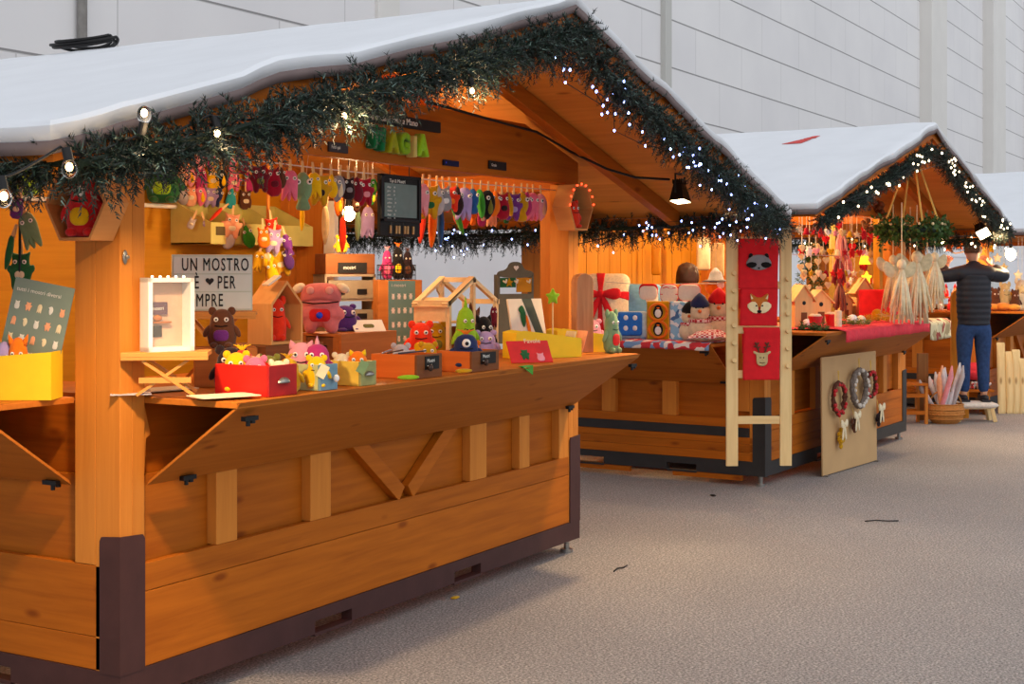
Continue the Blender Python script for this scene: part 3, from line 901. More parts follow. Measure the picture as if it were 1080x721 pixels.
def hang(kind, color, p, w, h, label, group, rz=-.5, ry=0.0, patch=None, name='felt_monster'):
    pr = hung_proto(kind, w, h)
    if pr.get('_new'):
        o = pr; del o['_new']
    else:
        o = copy_tree(pr)
    o.name = name
    recolor(o, fm(color))
    if patch:
        for ch in o.children:
            if ch.name.startswith('belly'): recolor(ch, fm(patch))
    place(o, p, rz, 0, ry)
    return tag(o, label, 'felt toy', group)

# ---- writing on the lintel
sg = thing('hanging_sign', 'long black sign with handwritten white words above the green letters', 'sign', (1.72, -.008, 2.287))
b = B(); b.box(-.335, .335, -.012, .0, -.026, .026); b.build('board', BOARDBLACK, sg, bevel=.002)
lettering('Pupazzissimi Fatti a Mano', .042, CHALK, sg, (-.30, -.0135, -.013), sx=.98, spacing=1.02)
xs = [1.445, 1.585, 1.675, 1.775, 1.865]
for i, (ch, cl, x, sz, dz, ct) in enumerate((('M', (16, 116, 70), 1.50, .125, 0, 'dark green'), ('A', (150, 160, 24), 1.615, .12, 0, 'olive yellow'), ('G', (128, 176, 30), 1.705, .12, 0, 'grass green'), ('I', (206, 192, 110), 1.787, .115, -.006, 'pale yellow'), ('A', (150, 206, 34), 1.855, .125, .002, 'lime green'))):
    me = text_mesh(ch, sz, .016, bevel=.011, offset=-.001, sx=.86, align='CENTER')
    me.materials.clear(); me.materials.append(felt('letter_%d' % i, cl))
    for p in me.polygons: p.use_smooth = True
    o = bpy.data.objects.new('felt_letter', me); col.objects.link(o)
    o.location = (x, -.031, 2.13 + dz + (.02 if i == 0 else .012))
    if i == 0: o.rotation_euler = (0, .12, 0)
    tag(o, 'puffy %s felt letter %s pinned to the lintel' % (ct, ch), 'letter', 'felt letters spelling a word')
for (px0, py0, px1, py1, txt, lab, cc) in ((268, 135, 296, 150, 'Mostri\nBuoni', 'grey chalk plaque on the lintel left of the green letters', (86, 84, 84)), (347, 149, 367, 162, 'Fatti qui', 'small dark chalk plaque just left of the green letters', (56, 52, 56)),
                             (468, 168, 484, 176, 'lii', 'small navy plaque with blue mark right of the green letters', (20, 20, 60)), (516, 169, 534, 180, 'Grazie', 'small black plaque nearest the right end of the lintel', (34, 30, 30))):
    a = at(px0, py0, y=-.01); c = at(px1, py1, y=-.01)
    w_, h_ = c.x - a.x, (a.z - c.z)
    zc = (a.z + c.z) / 2
    t = thing('chalk_plaque', lab, 'sign', ((a.x + c.x) / 2, -.002, zc))
    b = B(); b.box(-w_/2, w_/2, -.010, 0, -h_/2, h_/2); b.build('board', mat('plaque_%d' % px0, cc, .7, .15, 30), t, bevel=.001)
    lettering(txt, h_ * (.36 if '\n' in txt else .5), mat('blue_mark', (80, 90, 255), .5) if txt == 'lii' else CHALK, t, (-w_ * .4, -.0112, h_ * (.1 if '\n' in txt else -.16)), depth=.0005, sx=.9)

# ---- the line of felt figures under the lintel
LINE_Y = .085
wire = B(); wire.tube([(.30, LINE_Y, 2.055), (1.2, LINE_Y, 2.045), (2.2, LINE_Y, 2.045), (3.42, LINE_Y, 2.06)], .0025, 5)
tag(wire.build('hanging_line', mat('string_white', (210, 206, 196), .8)), 'thin line of string under the lintel carrying felt monsters', 'string')
def line_z(x): return 2.047 + (.01 if x < 1 or x > 3 else 0)
ROW = [(272, 184, 26, 'monster', 'maroon', 'olive'), (286, 185, 28, 'cat', 'crimson', 'maroon'), (296, 186, 20, 'drop', 'brown', None), (306, 186, 28, 'octopus', 'pink', None), (319, 192, 36, 'fish', 'sage', None),
       (330, 180, 24, 'octopus', 'yellow', None), (339, 190, 30, 'monster', 'mustard', 'dark'), (349, 180, 22, 'drop', 'yellow', None), (359, 190, 26, 'bird', 'grey', 'cream'), (367, 188, 22, 'cat', 'dark', 'grey'), (375, 188, 24, 'drop', 'maroon', None), (384, 190, 26, 'monster', 'crimson', 'rose'), (393, 178, 16, 'bird', 'green', 'lime'),
       (446, 192, 30, 'octopus', 'rose', None), (453, 196, 32, 'monster', 'mustard', 'forest'), (461, 198, 28, 'drop', 'dove', None), (467, 200, 24, 'cat', 'grey', 'white'), (474, 210, 24, 'monster', 'scarlet', 'orange'), (482, 206, 26, 'drop', 'dark', None), (490, 205, 30, 'octopus', 'lavender', None), (498, 203, 24, 'fish', 'blue', None),
       (507, 207, 28, 'leaf', 'green', None), (515, 207, 28, 'bird', 'black', 'olive'), (523, 203, 24, 'drop', 'orange', None), (529, 209, 26, 'cat', 'crimson', 'dark'), (535, 205, 24, 'leaf', 'mustard', None), (542, 203, 26, 'monster', 'purple', 'lavender'), (550, 208, 28, 'fish', 'mustard', None), (556, 200, 22, 'drop', 'magenta', None), (562, 203, 26, 'octopus', 'pink', None), (570, 206, 26, 'bird', 'rose', 'peach')]
ORD = 'first second third fourth fifth sixth seventh eighth ninth tenth eleventh twelfth thirteenth fourteenth fifteenth sixteenth seventeenth eighteenth nineteenth twentieth'.split()
cntL = cntR = 0
for px, py, hp, kind, c1, c2 in ROW:
    p = at(px, py, y=LINE_Y); d = depth(p)
    h = hp * d / FPX * 1.18; w = h * {'leaf': 1.0, 'fish': .95}.get(kind, .82)
    if px < 420: cntL += 1; lab = '%s felt %s on the lintel line, %s from its left end' % (c1, 'figure' if kind == 'drop' else kind, ORD[cntL - 1])
    else: cntR += 1; lab = '%s felt %s on the lintel line, %s right of the menu board' % (c1, 'figure' if kind == 'drop' else kind, ORD[cntR - 1])
    hang(kind, c1, Vector((p.x, LINE_Y, line_z(p.x))), w, h, lab, 'felt figures on the line under the lintel', rz=R.uniform(-.75, -.35), ry=R.uniform(-.12, .12), patch=c2)
# second tier behind, hung lower
LINE2 = .30
wire = B(); wire.tube([(1.3, LINE2, 1.985), (2.4, LINE2, 1.97), (3.42, LINE2, 1.985)], .0025, 5)
tag(wire.build('hanging_line', mat('string_white', (210, 206, 196), .8)), 'second lower string behind the lintel line with bright felt leaves', 'string')
ROW2 = [(448, 232, 56, 'leaf', 'scarlet', .16), (459, 236, 56, 'leaf', 'orange', .14), (466, 238, 46, 'leaf', 'blue', .1), (476, 232, 40, 'leaf', 'green', -.3), (483, 225, 24, 'drop', 'red', 0), (490, 228, 26, 'drop', 'scarlet', 0), (499, 227, 22, 'fish', 'orange', 0), (508, 229, 20, 'cat', 'magenta', 0),
        (519, 226, 26, 'octopus', 'peach', 0), (527, 224, 28, 'leaf', 'black', .2), (534, 226, 20, 'fish', 'forest', 0), (541, 218, 18, 'cat', 'teal', 0), (549, 219, 16, 'drop', 'crimson', 0)]
for i, (px, py, hp, kind, c1, ry) in enumerate(ROW2):
    p = at(px, py, y=LINE2); d = depth(p); h = hp * d / FPX
    zt = p.z + h / 2
    o = hang(kind, c1, Vector((p.x, LINE2, zt + .02)), h * (.75 if kind != 'leaf' else .62), h, '%s felt %s on the lower second line, %s from the menu board' % (c1, 'figure' if kind == 'drop' else kind, ORD[i]), 'felt figures on the second line', rz=-.5, ry=ry)
    if zt + .06 < 1.965:
        s = B(); s.tube([(0, 0, .0), (0, 0, 1.975 - zt - .02)], .0012, 4); s.build('string', mat('string_white', (210, 206, 196), .8), o)
for px, py, hp, kind, c1, yy, lab in ((320, 230, 30, 'leaf', 'yellow', .5, 'single yellow felt banana shape hanging below the line beside the rear post'), (345, 238, 44, 'leaf', 'beige', .6, 'long beige felt leg hanging left of the glowing bulb'), (357, 216, 26, 'bird', 'orange', .6, 'orange felt bird hanging just left of the glowing bulb'), (363, 248, 40, 'leaf', 'scarlet', .7, 'scarlet felt leaf hanging below the glowing bulb'),
                                  (379, 238, 36, 'leaf', 'sage', .7, 'sage green felt leaf hanging right of the glowing bulb'), (388, 234, 34, 'octopus', 'lavender', .75, 'lavender felt octopus hanging near the menu board'), (393, 208, 18, 'bird', 'green', .5, 'small bright green felt bird below the line, left of the menu board'), (376, 214, 20, 'cat', 'brown', .5, 'brown felt cat hanging above and right of the glowing bulb')):
    p = at(px, py, y=yy); d = depth(p); h = hp * d / FPX
    o = hang(kind, c1, Vector((p.x, yy, p.z + h / 2 + .02)), h * .7, h, lab, 'felt figures hung inside the stall', rz=-.5, ry=.12 if kind == 'leaf' else 0)
    s = B(); s.tube([(0, 0, 0), (0, 0, max(.02, roof_z(p.x) - .12 - (p.z + h / 2)))], .0012, 4); s.build('string', mat('string_white', (210, 206, 196), .8), o)

# ---- menu board hung from the lintel
a = at(400, 184, y=.05); c = at(442, 250, y=.05)
mw, mz1, mz0 = c.x - a.x, a.z + .005, c.z
t = thing('menu_board', 'black framed menu board with a grey green sheet hung under the lintel', 'menu board', ((a.x + c.x) / 2, .05, 0))
b = B()
zs = mz0 + .066
b.box(-mw/2, mw/2, -.006, .012, mz0, mz1)
b.build('board', BOARDBLACK, t, bevel=.002)
b = B()
for x0, x1, z0, z1 in ((-mw/2, -mw/2 + .02, zs, mz1), (mw/2 - .02, mw/2, zs, mz1), (-mw/2, mw/2, mz1 - .012, mz1), (-mw/2, mw/2, zs, zs + .014)): b.box(x0, x1, -.014, -.0061, z0, z1)
b.build('frame', BLACKP, t, bevel=.002)
b = B(); b.box(-mw/2 + .03, mw/2 - .034, -.0095, -.0062, zs + .022, mz1 - .04); sh = b.build('price_sheet', mat('sheet_grey_green', (112, 128, 124), .7, .08, 20), t)
lettering('Tipi & Mostri', .024, CHALK, t, (-mw/2 + .07, -.0075, mz1 - .036), depth=.0006)
for k in range(9):
    lettering(R.choice(['mostro', 'alieno', 'gufetto', 'pesce', 'gatto', 'drago']) + '      ' + str(R.randint(5, 25)), .013, CHALK, sh, (-mw/2 + .05, -.0100, mz1 - .062 - k * .018), depth=.0004)
for k in range(6):
    q = B(); x = -mw/2 + .07 + k * .035 + (.012 if k % 2 else 0); q.beam((x, -.014, mz0 + .012), (x + .004, -.012, mz0 + .048), .008, .007, (0, 1, 0)); q.build('clothespin', PIN, t)
q = B(); q.box(-mw/2 + .085, -mw/2 + .087, -.0075, -.0062, mz0, zs); q.box(-mw/2 + .185, -mw/2 + .187, -.0075, -.0062, mz0, zs); q.build('divider', mat('grey_line', (90, 88, 86), .7), t)
q = B(); q.tube([(-.08, 0, mz1), (-.08, 0, 2.09)], .002, 4); q.tube([(.08, 0, mz1), (.08, 0, 2.09)], .002, 4); q.build('hanging_wire', BLACKP, t)

# ---- stuffed toys that sit on things
def plush(name, label, p, h, color, rz=-.95, kind='monster', ears='cat', patch=None, eyes=2, wf=.8, group='small plush monsters', arms=True, cat='plush toy', lean=0.0, accent=None):
    """sitting stuffed monster: rounded body, ears or horns, stubby arms and feet"""
    t = thing(name, label, cat, p, rz, group); t.rotation_euler = (lean, 0, rz)
    w = h * wf; c = fm(color); a = fm(accent or color)
    b = B()
    prof = [(.02, .0), (.30, .01), (.42, .10), (.46, .28), (.42, .48), (.38, .62), (.36, .76), (.27, .90), (.12, .97), (.02, .985)]
    M = Matrix.Diagonal((1, .72, 1, 1))
    b.lathe([(r * w, z * h) for r, z in prof], n=18, M=M)
    if arms:
        for sx in (-1, 1):
            b.ell((sx * w * .46, -w * .04, h * .42), (w * .10, w * .10, h * .17), (0, sx * -.5, 0), 10, 7)
            b.ell((sx * w * .22, -w * .24, h * .078), (w * .14, w * .20, h * .075), None, 10, 7)
    if ears == 'round':
        for sx in (-1, 1): b.ell((sx * w * .30, 0, h * .93), (w * .13, w * .07, h * .11), None, 10, 7)
    b.build('body', c, t, smooth=True)
    if ears == 'cat':
        for sx in (-1, 1):
            e = B(); e.lathe([(w * .13, 0), (w * .09, h * .09), (w * .008, h * .19)], n=10, M=Matrix.Translation((sx * w * .22, 0, h * .86)) @ Matrix.Rotation(sx * .35, 4, 'Y')); e.build('ear', a, t, smooth=True)
    elif ears == 'horn':
        e = B(); e.lathe([(w * .09, 0), (w * .06, h * .12), (w * .006, h * .26)], n=10, M=Matrix.Translation((0, 0, h * .93))); e.build('horn', a, t, smooth=True)
    elif ears == 'tuft':
        e = B()
        for k in range(5): e.tube([(0, 0, h * .95), ((k - 2) * w * .07, 0, h * 1.08), ((k - 2) * w * .14, 0, h * 1.12)], [w * .03, w * .025, w * .01], 6)
        e.build('tuft', a, t, smooth=True)
    xs_ = (0,) if eyes == 1 else (-w * .16, w * .16)
    for x in xs_:
        e = eye_mesh(w * (.14 if eyes == 1 else .075)).build('eye', [WHITE_EYE, PUPIL], t, smooth=True); e.location = (x, -w * .265, h * .72)
    m = B(); m.tube([(-w * .2, -w * .285, h * .57), (0, -w * .305, h * .545), (w * .2, -w * .285, h * .57)], w * .018, 5); m.build('mouth', PUPIL, t)
    if patch:
        k = B(); k.pillow([(x, z + h * .32) for x, z in rect_outline(w * .48, h * .28, .42)], w * .035, Matrix.Translation((0, -w * .31, 0))); k.build('belly_patch', fm(patch), t, smooth=True)
    return t

def crate(name, label, px, y0, w, d, h, m_side, m_end, handle, z=1.15, group='drawer boxes of toys along the counter edge', wall=.012):
    """open wooden drawer box, its end with the handle towards the customer"""
    x0 = at(px, 400, y=y0).x
    t = thing(name, label, 'drawer box', (x0, y0, z), 0, group)
    b = B(); b.box(0, wall, wall, d, 0, h); b.box(w - wall, w, wall, d, 0, h); b.box(wall, w - wall, d - wall, d, 0, h); b.build('side_board', m_side, t, bevel=.0015)
    b = B(); b.box(wall, w - wall, wall, d - wall, 0, .008); b.build('bottom_board', m_side, t)
    b = B(); b.box(-.002, w + .002, 0, wall, 0, h); b.build('end_board', m_end, t, bevel=.002)
    q = B()
    if handle == 'cup':
        n = 10; rw = min(.032, w * .27)
        q.grid(lambda u, v: Vector((w/2 + rw * math.cos(PI * u), -.002 - .016 * math.sin(PI * u) * math.sin(v * PI / 2), h * .42 + rw * .62 * math.sin(PI * u) * math.cos(v * PI / 2))), n, 6)
        q.build('cup_handle', STEEL, t, smooth=True, solid=.002)
    elif handle == 'knob':
        q.lathe([(.006, 0), (.006, .010), (.014, .016), (.015, .022), (.009, .028), (.001, .029)], n=14, M=Matrix.Translation((w/2 + .02, 0, h * .45)) @ Matrix.Rotation(PI/2, 4, 'X')); q.build('knob', WHITEPAINT, t, smooth=True)
    elif handle == 'label':
        q.box(w * .3, w * .86, -.004, -.0002, h * .36, h * .92); lb = q.build('chalk_label', BOARDBLACK, t)
        lettering('Mostri\nmini', .022, CHALK, lb, (w * .36, -.005, h * .66), depth=.0004)
        q = B(); q.lathe([(.006, 0), (.006, .012), (.015, .018), (.015, .024), (.001, .028)], n=14, M=Matrix.Translation((w * .34, -.004, h * .45)) @ Matrix.Rotation(PI/2, 4, 'X')); q.build('knob', mat('dark_knob', (52, 34, 26), .4), t, smooth=True)
    return t, x0
REDP = mat('red_painted_wood', (206, 34, 24), .5, .12, 20); RED_SHADE = mat('shaded_red_painted_wood', (170, 26, 24), .5, .12, 20)  # second red is the same paint with the handle end's shade put in
GRNP = mat('pale_green_paint', (190, 196, 140), .6, .12, 20); BLUP = mat('blue_grey_paint', (112, 150, 168), .6, .15, 20)
YELP = mat('pale_yellow_paint', (240, 206, 84), .6, .1, 20); OLVP = mat('olive_green_paint', (150, 152, 96), .6, .15, 20)
ORGW = wood('orange_stained_wood', (222, 118, 48), 'y', dark=.85); DKW = wood('brown_stained_wood', (128, 78, 44), 'x', dark=.75)
cr, x = crate('drawer_box', 'red painted drawer box with a steel cup handle and toys inside', 284, -.405, .155, .255, .112, REDP, RED_SHADE, 'cup')
X1 = x
crate('drawer_box', 'pale green drawer box with blue end and white knob', 338, -.40, .105, .16, .098, GRNP, BLUP, 'knob'); X2 = at(338, 400, y=-.40).x
crate('drawer_box', 'yellow drawer box with olive green end and dark cup handle', 381, -.405, .10, .16, .096, YELP, OLVP, 'cup'); X3 = at(381, 400, y=-.405).x
crate('drawer_box', 'orange stained drawer box with a brown end and black tag', 440, -.40, .19, .235, .10, ORGW, DKW, 'label'); X4 = at(440, 400, y=-.4).x
crate('drawer_box', 'brown drawer box with a chalk label in front of the toy house', 498, -.40, .235, .19, .092, ORGW, DKW, 'label'); X5 = at(498, 400, y=-.4).x

def toy(label, x, y, z, h, color, **k): return plush('plush_monster', label, (x, y, z), h, color, group='small toys in the drawer boxes', **k)
toy('small red plush with round ears in the red box, nearest its handle', X1 + .06, -.29, 1.16, .13, 'pink', ears='round', eyes=2)
toy('small yellow plush at the far left of the red box', X1 + .05, -.21, 1.16, .145, 'yellow', ears='round')
toy('small peach plush in the middle of the red box', X1 + .10, -.235, 1.16, .13, 'peach', ears='cat')
toy('small scarlet plush at the back corner of the red box', X1 + .115, -.18, 1.16, .15, 'scarlet', ears='tuft', accent='yellow')
toy('small white plush near the front right of the red box', X1 + .12, -.35, 1.16, .115, 'cream', ears='round')
toy('magenta plush leaning out of the pale green box', X2 + .07, -.33, 1.17, .155, 'magenta', ears='horn', accent='rose', patch='pink')
toy('rose pink plush at the back of the pale green box', X2 + .05, -.27, 1.16, .17, 'rose', ears='cat')
toy('yellow plush at the left of the pale green box', X2 + .028, -.36, 1.16, .12, 'yellow', ears='round')
toy('orange yellow plush fox standing in the yellow box', X3 + .065, -.34, 1.16, .125, 'orange', ears='cat', accent='yellow')
toy('cream plush lying at the back of the yellow box', X3 + .04, -.28, 1.16, .115, 'cream', ears='round')
toy('olive green plush sitting behind the pale green box', .545, -.215, 1.15, .135, 'olive', ears='round')
toy('dark brown plush behind the red box', .42, -.14, 1.15, .17, 'dark', ears='round')
toy('small yellow plush with tuft between the red and green boxes', .52, -.33, 1.15, .13, 'mustard', ears='tuft')
for i, (dx, c, lab) in enumerate(((.03, 'cream', 'white price tag hung on the pale green box'), (-.035, 'sage', 'green price tag hung on the yellow box'))):
    b = B(); xx = (X2 if i == 0 else X3); b.cb((0, 0, 0), (.034, .002, .05), (0, .5, 0))
    o = b.build('price_tag', fm(c)); o.location = (xx - .006, -.415, 1.225)
    o.rotation_euler = (0, 0, -1.0)
    tag(o, lab, 'tag')
b = B(); b.pillow(shape('leaf', .06, .10), .010, Matrix.Rotation(PI/2, 4, 'X')); o = b.build('felt_fish', fm('lime'), smooth=True); place(o, (X4 - .06, -.395, 1.162), .9); tag(o, 'lime green felt fish lying on the counter by the yellow box', 'felt toy')
b = B(); b.pillow(shape('fish', .05, .09), .010, Matrix.Rotation(PI/2, 4, 'X')); o = b.build('felt_fish', fm('mustard'), smooth=True); place(o, (X5 - .07, -.40, 1.162), 1.1); tag(o, 'mustard felt bee lying between the two brown drawer boxes', 'felt toy')
for k in range(4):
    b = B(); b.cyl((0, 0, 0), (.17, .03 * k - .04, .004), .004, n=6); o = b.build('pencil', mat('pencil_%d' % k, ((70, 72, 80), (200, 190, 180), (90, 60, 40), (150, 150, 156))[k], .5))
    place(o, (X4 + .01, -.30 + .028 * k, 1.254), .1); tag(o, '%s pencil lying across the orange drawer box' % ('dark grey', 'cream', 'brown', 'silver')[k], 'pencil', 'pencils on the drawer box')

# blue and orange birds on the brown box
plush('plush_bird', 'navy blue plush bird with a big white eye on the brown drawer box', (X5 + .06, -.33, 1.17), .15, 'navy', eyes=1, ears='tuft', accent='orange', patch='cream', wf=.95)
plush('plush_bird', 'orange plush chick right of the navy bird', (X5 + .165, -.30, 1.165), .115, 'orange', ears='round', patch='yellow')
plush('plush_bird', 'yellow plush chick left of the navy bird', (X5 - .02, -.18, 1.15), .13, 'mustard', ears='round', patch='cream')
plush('plush_monster', 'grey spotted plush lying beside the orange drawer box', (X4 + .26, -.14, 1.15), .13, 'dove', ears='round', patch='grey')

# ---- slatted folding stands
def stand(label, p, rz, w, d, h, top_over=.03):
    t = thing('folding_stand', label, 'stand', p, rz)
    b = B()
    for k in range(5): b.box(-w/2, w/2, -d/2 + k * d/5 + .003, -d/2 + (k + 1) * d/5 - .003, h - .016, h)
    b.box(-w/2, w/2, -d/2 + .003, -d/2 + .012, h - .028, h - .0165)
    b.build('slatted_top', W_LIGHTW, t, bevel=.001)
    for sy in (-1, 1):
        for sx in (-1, 1):
            b = B(); b.beam((-sx * w * .33, sy * d * .36 + sx * .006, 0.013), (sx * w * .26, sy * d * .36 + sx * .006, h - .030), .010, .02, (0, 1, 0)); b.build('leg', W_LIGHTW, t)
    b = B(); b.box(-w*.3, w*.3, -d * .42, -d * .40 + .006, h * .34, h * .34 + .02); b.build('cross_bar', W_LIGHTW, t)
    return t
W_LIGHTW = wood('stand_wood', (214, 150, 78), 'x', dark=.85)
stand('low folding wooden stand under the white box frame', (.155, -.075, 1.15), math.radians(-52), .30, .20, .165)
stand('taller folding wooden stand under the letter lightbox', (.80, .28, 1.15), math.radians(-52), .34, .20, .285)

# white shadow frame on the low stand
t = thing('box_frame', 'white box frame with a small scene behind glass on the low stand', 'picture frame', (.145, -.085, 1.315), math.radians(-22))
fw, fh, fd = .175, .262, .075
b = B()
for x0, x1, z0, z1 in ((-fw/2, -fw/2 + .016, 0, fh), (fw/2 - .016, fw/2, 0, fh), (-fw/2, fw/2, 0, .016), (-fw/2, fw/2, fh - .016, fh)): b.box(x0, x1, -fd/2, fd/2, z0, z1)
b.build('frame', WHITEPAINT, t, bevel=.001)
b = B(); b.box(-fw/2 + .016, fw/2 - .016, fd/2 - .006, fd/2 - .001, .016, fh - .016); b.build('backing', mat('frame_backing', (206, 170, 146), .8), t)
b = B(); b.box(-.055, .01, fd/2 - .016, fd/2 - .008, .13, .175); q = b.build('little_sign', mat('plum_sign', (84, 52, 74), .7), t); lettering('mostri', .018, CHALK, q, (-.052, fd/2 - .0175, .147), depth=.0004)
b = B(); b.box(-.06, .02, fd/2 - .03, fd/2 - .008, .10, .106); b.ell((-.03, fd/2 - .02, .118), (.018, .008, .012)); b.build('little_shelf', W_BOX, t)
b = B(); b.box(-.05, -.01, fd/2 - .014, fd/2 - .008, .05, .09); b.build('little_picture', BOARDBLACK, t)
GLZ, _nt, _b = new_mat('pane_glass'); _b.inputs['Alpha'].default_value = .05; _b.inputs['Roughness'].default_value = .03; _b.inputs['Base Color'].default_value = (.9, .93, .95, 1)
b = B(); b.box(-fw/2 + .016, fw/2 - .016, -fd/2 + .006, -fd/2 + .008, .016, fh - .016); b.build('glass_pane', GLZ, t)
b = B(); 
for k in range(5): b.ell((-fw/2 + .03 + k * .03, 0, fh + .004), (.005, .005, .004), nu=8, nv=5)
b.build('fairy_lights', LEDW, t)

# lightbox sign
t = thing('lightbox_sign', 'cinema lightbox with rows of black letters on the taller stand', 'sign', (.80, .29, 1.437), math.radians(-44))
lw, lh = .325, .232
b = B(); b.box(-lw/2, lw/2, 0, .05, 0, lh); b.build('casing', mat('lightbox_casing', (196, 206, 190), .5, .04), t, bevel=.003)
LBX = mat('lightbox_panel', (214, 222, 214), .4, .03); 
for k in range(3):
    z0 = .008 + k * (lh - .012) / 3
    b = B(); b.box(-lw/2 + .006, lw/2 - .006, -.0035, -.0002, z0, z0 + (lh - .012) / 3 - .005); b.build('letter_row', LBX, t)
LET = mat('black_letters', (24, 22, 22), .5)
for txt, r_, x in (('UN MOSTRO', 2, -.125), ('\u00c8 ', 1, -.075), ('PER', 1, .018), ('SEMPRE', 0, -.115)):
    lettering(txt, .074, LET, t, (x, -.0045, .0195 + r_ * (lh - .012) / 3), depth=.0008, sx=.56, spacing=1.18, bevel=.0007)
b = B(); b.prism(heart_outline(.034), .0012, Matrix.Translation((-.012, -.0055, .047 + (lh - .012) / 3))); b.build('heart', LET, t)

plush('plush_monster', 'brown plush with purple belly and yellow button eyes beside the red box', (.62, .08, 1.30), .155, 'brown', ears='round', patch='purple', accent='yellow')
b = B(); b.box(-.12, .12, -.09, .09, 0, .15); o = b.build('wooden_block', W_BOX, bevel=.002); place(o, (.66, .10, 1.15), -.8); tag(o, 'brown wooden block under the brown and purple plush', 'block')

# ---- house shaped shelf with a red monster
hx, hy, hz = at(286, 360, y=.22).x, .22, 1.285
b = B(); b.box(0, .40, 0, .30, 0, .133); o = b.build('wooden_block', DKW, bevel=.003); place(o, (hx - .06, hy - .02, 1.15)); tag(o, 'low brown wooden block under the house shaped shelf', 'block')
t = thing('house_shelf', 'light wooden house shaped box with a red plush inside', 'shelf', (hx, hy, hz))
b = B(); W_, H_, P_ = .215, .175, .275
outer = [(0, 0), (W_, 0), (W_, H_), (W_/2, P_), (0, H_)]; inn = [(.012, .012), (W_ - .012, .012), (W_ - .012, H_ - .005), (W_/2, P_ - .016), (.012, H_ - .005)]
dd = .13
for i in range(5):
    j = (i + 1) % 5
    v = [b.bm.verts.new((p[0], y, p[1])) for y in (0, dd) for p in (outer[i], outer[j], inn[j], inn[i])]
    for q in ((0,1,2,3),(7,6,5,4),(0,4,5,1),(1,5,6,2),(2,6,7,3),(3,7,4,0)): b._f([v[k] for k in q])
b.build('house_frame', wood('house_ply', (226, 168, 100), 'z', knots=False, dark=.9), t)
b = B(); b.prism(inn, .006, Matrix.Translation((0, dd - .007, 0))); b.build('back_panel', W_BOX, t)
plush('plush_monster', 'tall red plush standing inside the house shaped box', (hx + W_/2, hy + .062, hz + .012), .19, 'scarlet', ears='round', rz=-.6, wf=.55)
b = B(); b.cb((0, 0, .0), (.075, .05, .008), (0, -.55, 0)); o = b.build('folded_card', PAPER); place(o, (hx + W_ * .30, hy + .05, hz + .275), -.3); tag(o, 'white card propped on the roof of the house shaped box', 'card')
b = B(); b.box(0, .22, 0, .12, 0, .008); o = b.build('thin_book', PAPER); place(o, (hx + .22, hy - .12, 1.15), .1); tag(o, 'thin pale book lying in front of the brown wooden block', 'book')

# heap of plush hung on the back wall
heap = [(285, 238, 22, 'scarlet', 'monster'), (277, 246, 20, 'orange', 'cat'), (290, 250, 24, 'lavender', 'monster'), (299, 255, 22, 'purple', 'fish'), (281, 263, 26, 'yellow', 'cat'), (291, 272, 30, 'mustard', 'monster'), (283, 283, 22, 'yellow', 'drop'), (300, 270, 20, 'violet', 'drop'), (275, 272, 20, 'mustard', 'octopus'), (286, 256, 20, 'dove', 'bird')]
for i, (px, py, hp, c, k) in enumerate(heap):
    yy = 1.55 - .03 * (i % 4)
    p = at(px, py, y=yy); h = hp * depth(p) / FPX * 1.15
    hang(k, c, p + Vector((0, 0, h * .5)), h * .85, h, '%s felt %s in the bunch right of the lightbox, %s from its top' % (c, 'figure' if k == 'drop' else k, ORD[i]), 'bunch of felt toys beside the lightbox', rz=-.7, ry=R.uniform(-.3, .3))
b = B(); p = at(286, 225, y=1.55); b.tube([p + Vector((0, .02, .30)), p + Vector((0, .03, -.55))], .01, 8); tag(b.build('hanging_rod', W_Z), 'wooden rod carrying the bunch of felt toys right of the lightbox', 'rod')

# ---- back wall: rows of clipped toys and the divided yellow tray
YB = SD - .09
rows = [(152, [(186, 'red', 'drop'), (196, 'white', 'cat'), (207, 'dove', 'bird'), (220, 'black', 'monster'), (233, 'dark', 'octopus'), (246, 'mustard', 'bird'), (259, 'purple', 'cat')]),
        (168, [(186, 'peach', 'leaf'), (197, 'orange', 'octopus'), (209, 'rose', 'drop'), (221, 'magenta', 'bird'), (235, 'brown', 'leaf'), (248, 'pink', 'fish'), (261, 'maroon', 'drop')]),
        (187, [(187, 'peach', 'monster'), (198, 'rose', 'bird'), (210, 'magenta', 'octopus'), (222, 'yellow', 'cat'), (234, 'black', 'bird'), (247, 'pink', 'monster'), (261, 'magenta', 'drop')]),
        (206, [(188, 'dove', 'drop'), (200, 'peach', 'cat'), (211, 'pink', 'bird'), (222, 'lavender', 'monster'), (233, 'navy', 'fish'), (245, 'turquoise', 'drop'), (259, 'brown', 'cat')])]
rn = ('top', 'second', 'third', 'lowest')
for ri, (py, its) in enumerate(rows):
    pa, pb = at(180, py, y=YB), at(268, py, y=YB)
    zz = at(224, py, y=YB).z + .075
    b = B(); b.tube([(pa.x - .03, YB, zz), (pb.x + .04, YB, zz)], .003, 5); b.box(pa.x - .03, pa.x - .02, YB - .004, SD - .05, zz - .004, zz + .004); b.box(pb.x + .03, pb.x + .04, YB - .004, SD - .05, zz - .004, zz + .004)
    tag(b.build('hanging_line', STEEL), 'rail for clipped toys on the back wall, %s row' % rn[ri], 'rail')
    for ci, (px, c, k) in enumerate(its):
        p = at(px, py, y=YB)
        hang(k, c, Vector((p.x, YB, zz)), .115, .128, '%s felt toy in the %s row on the back wall, %s from left' % (c, rn[ri], ORD[ci]), 'felt toys clipped in rows on the back wall', rz=-.55, ry=R.uniform(-.25, .25))
a, c = at(181, 214, y=SD - .06), at(302, 258, y=SD - .06)
t = thing('divided_tray', 'pale yellow wall tray with sloping dividers under the clipped toys', 'tray', (a.x, SD - .052, 0))
TRAY = mat('tray_yellow', (206, 196, 112), .6, .06)
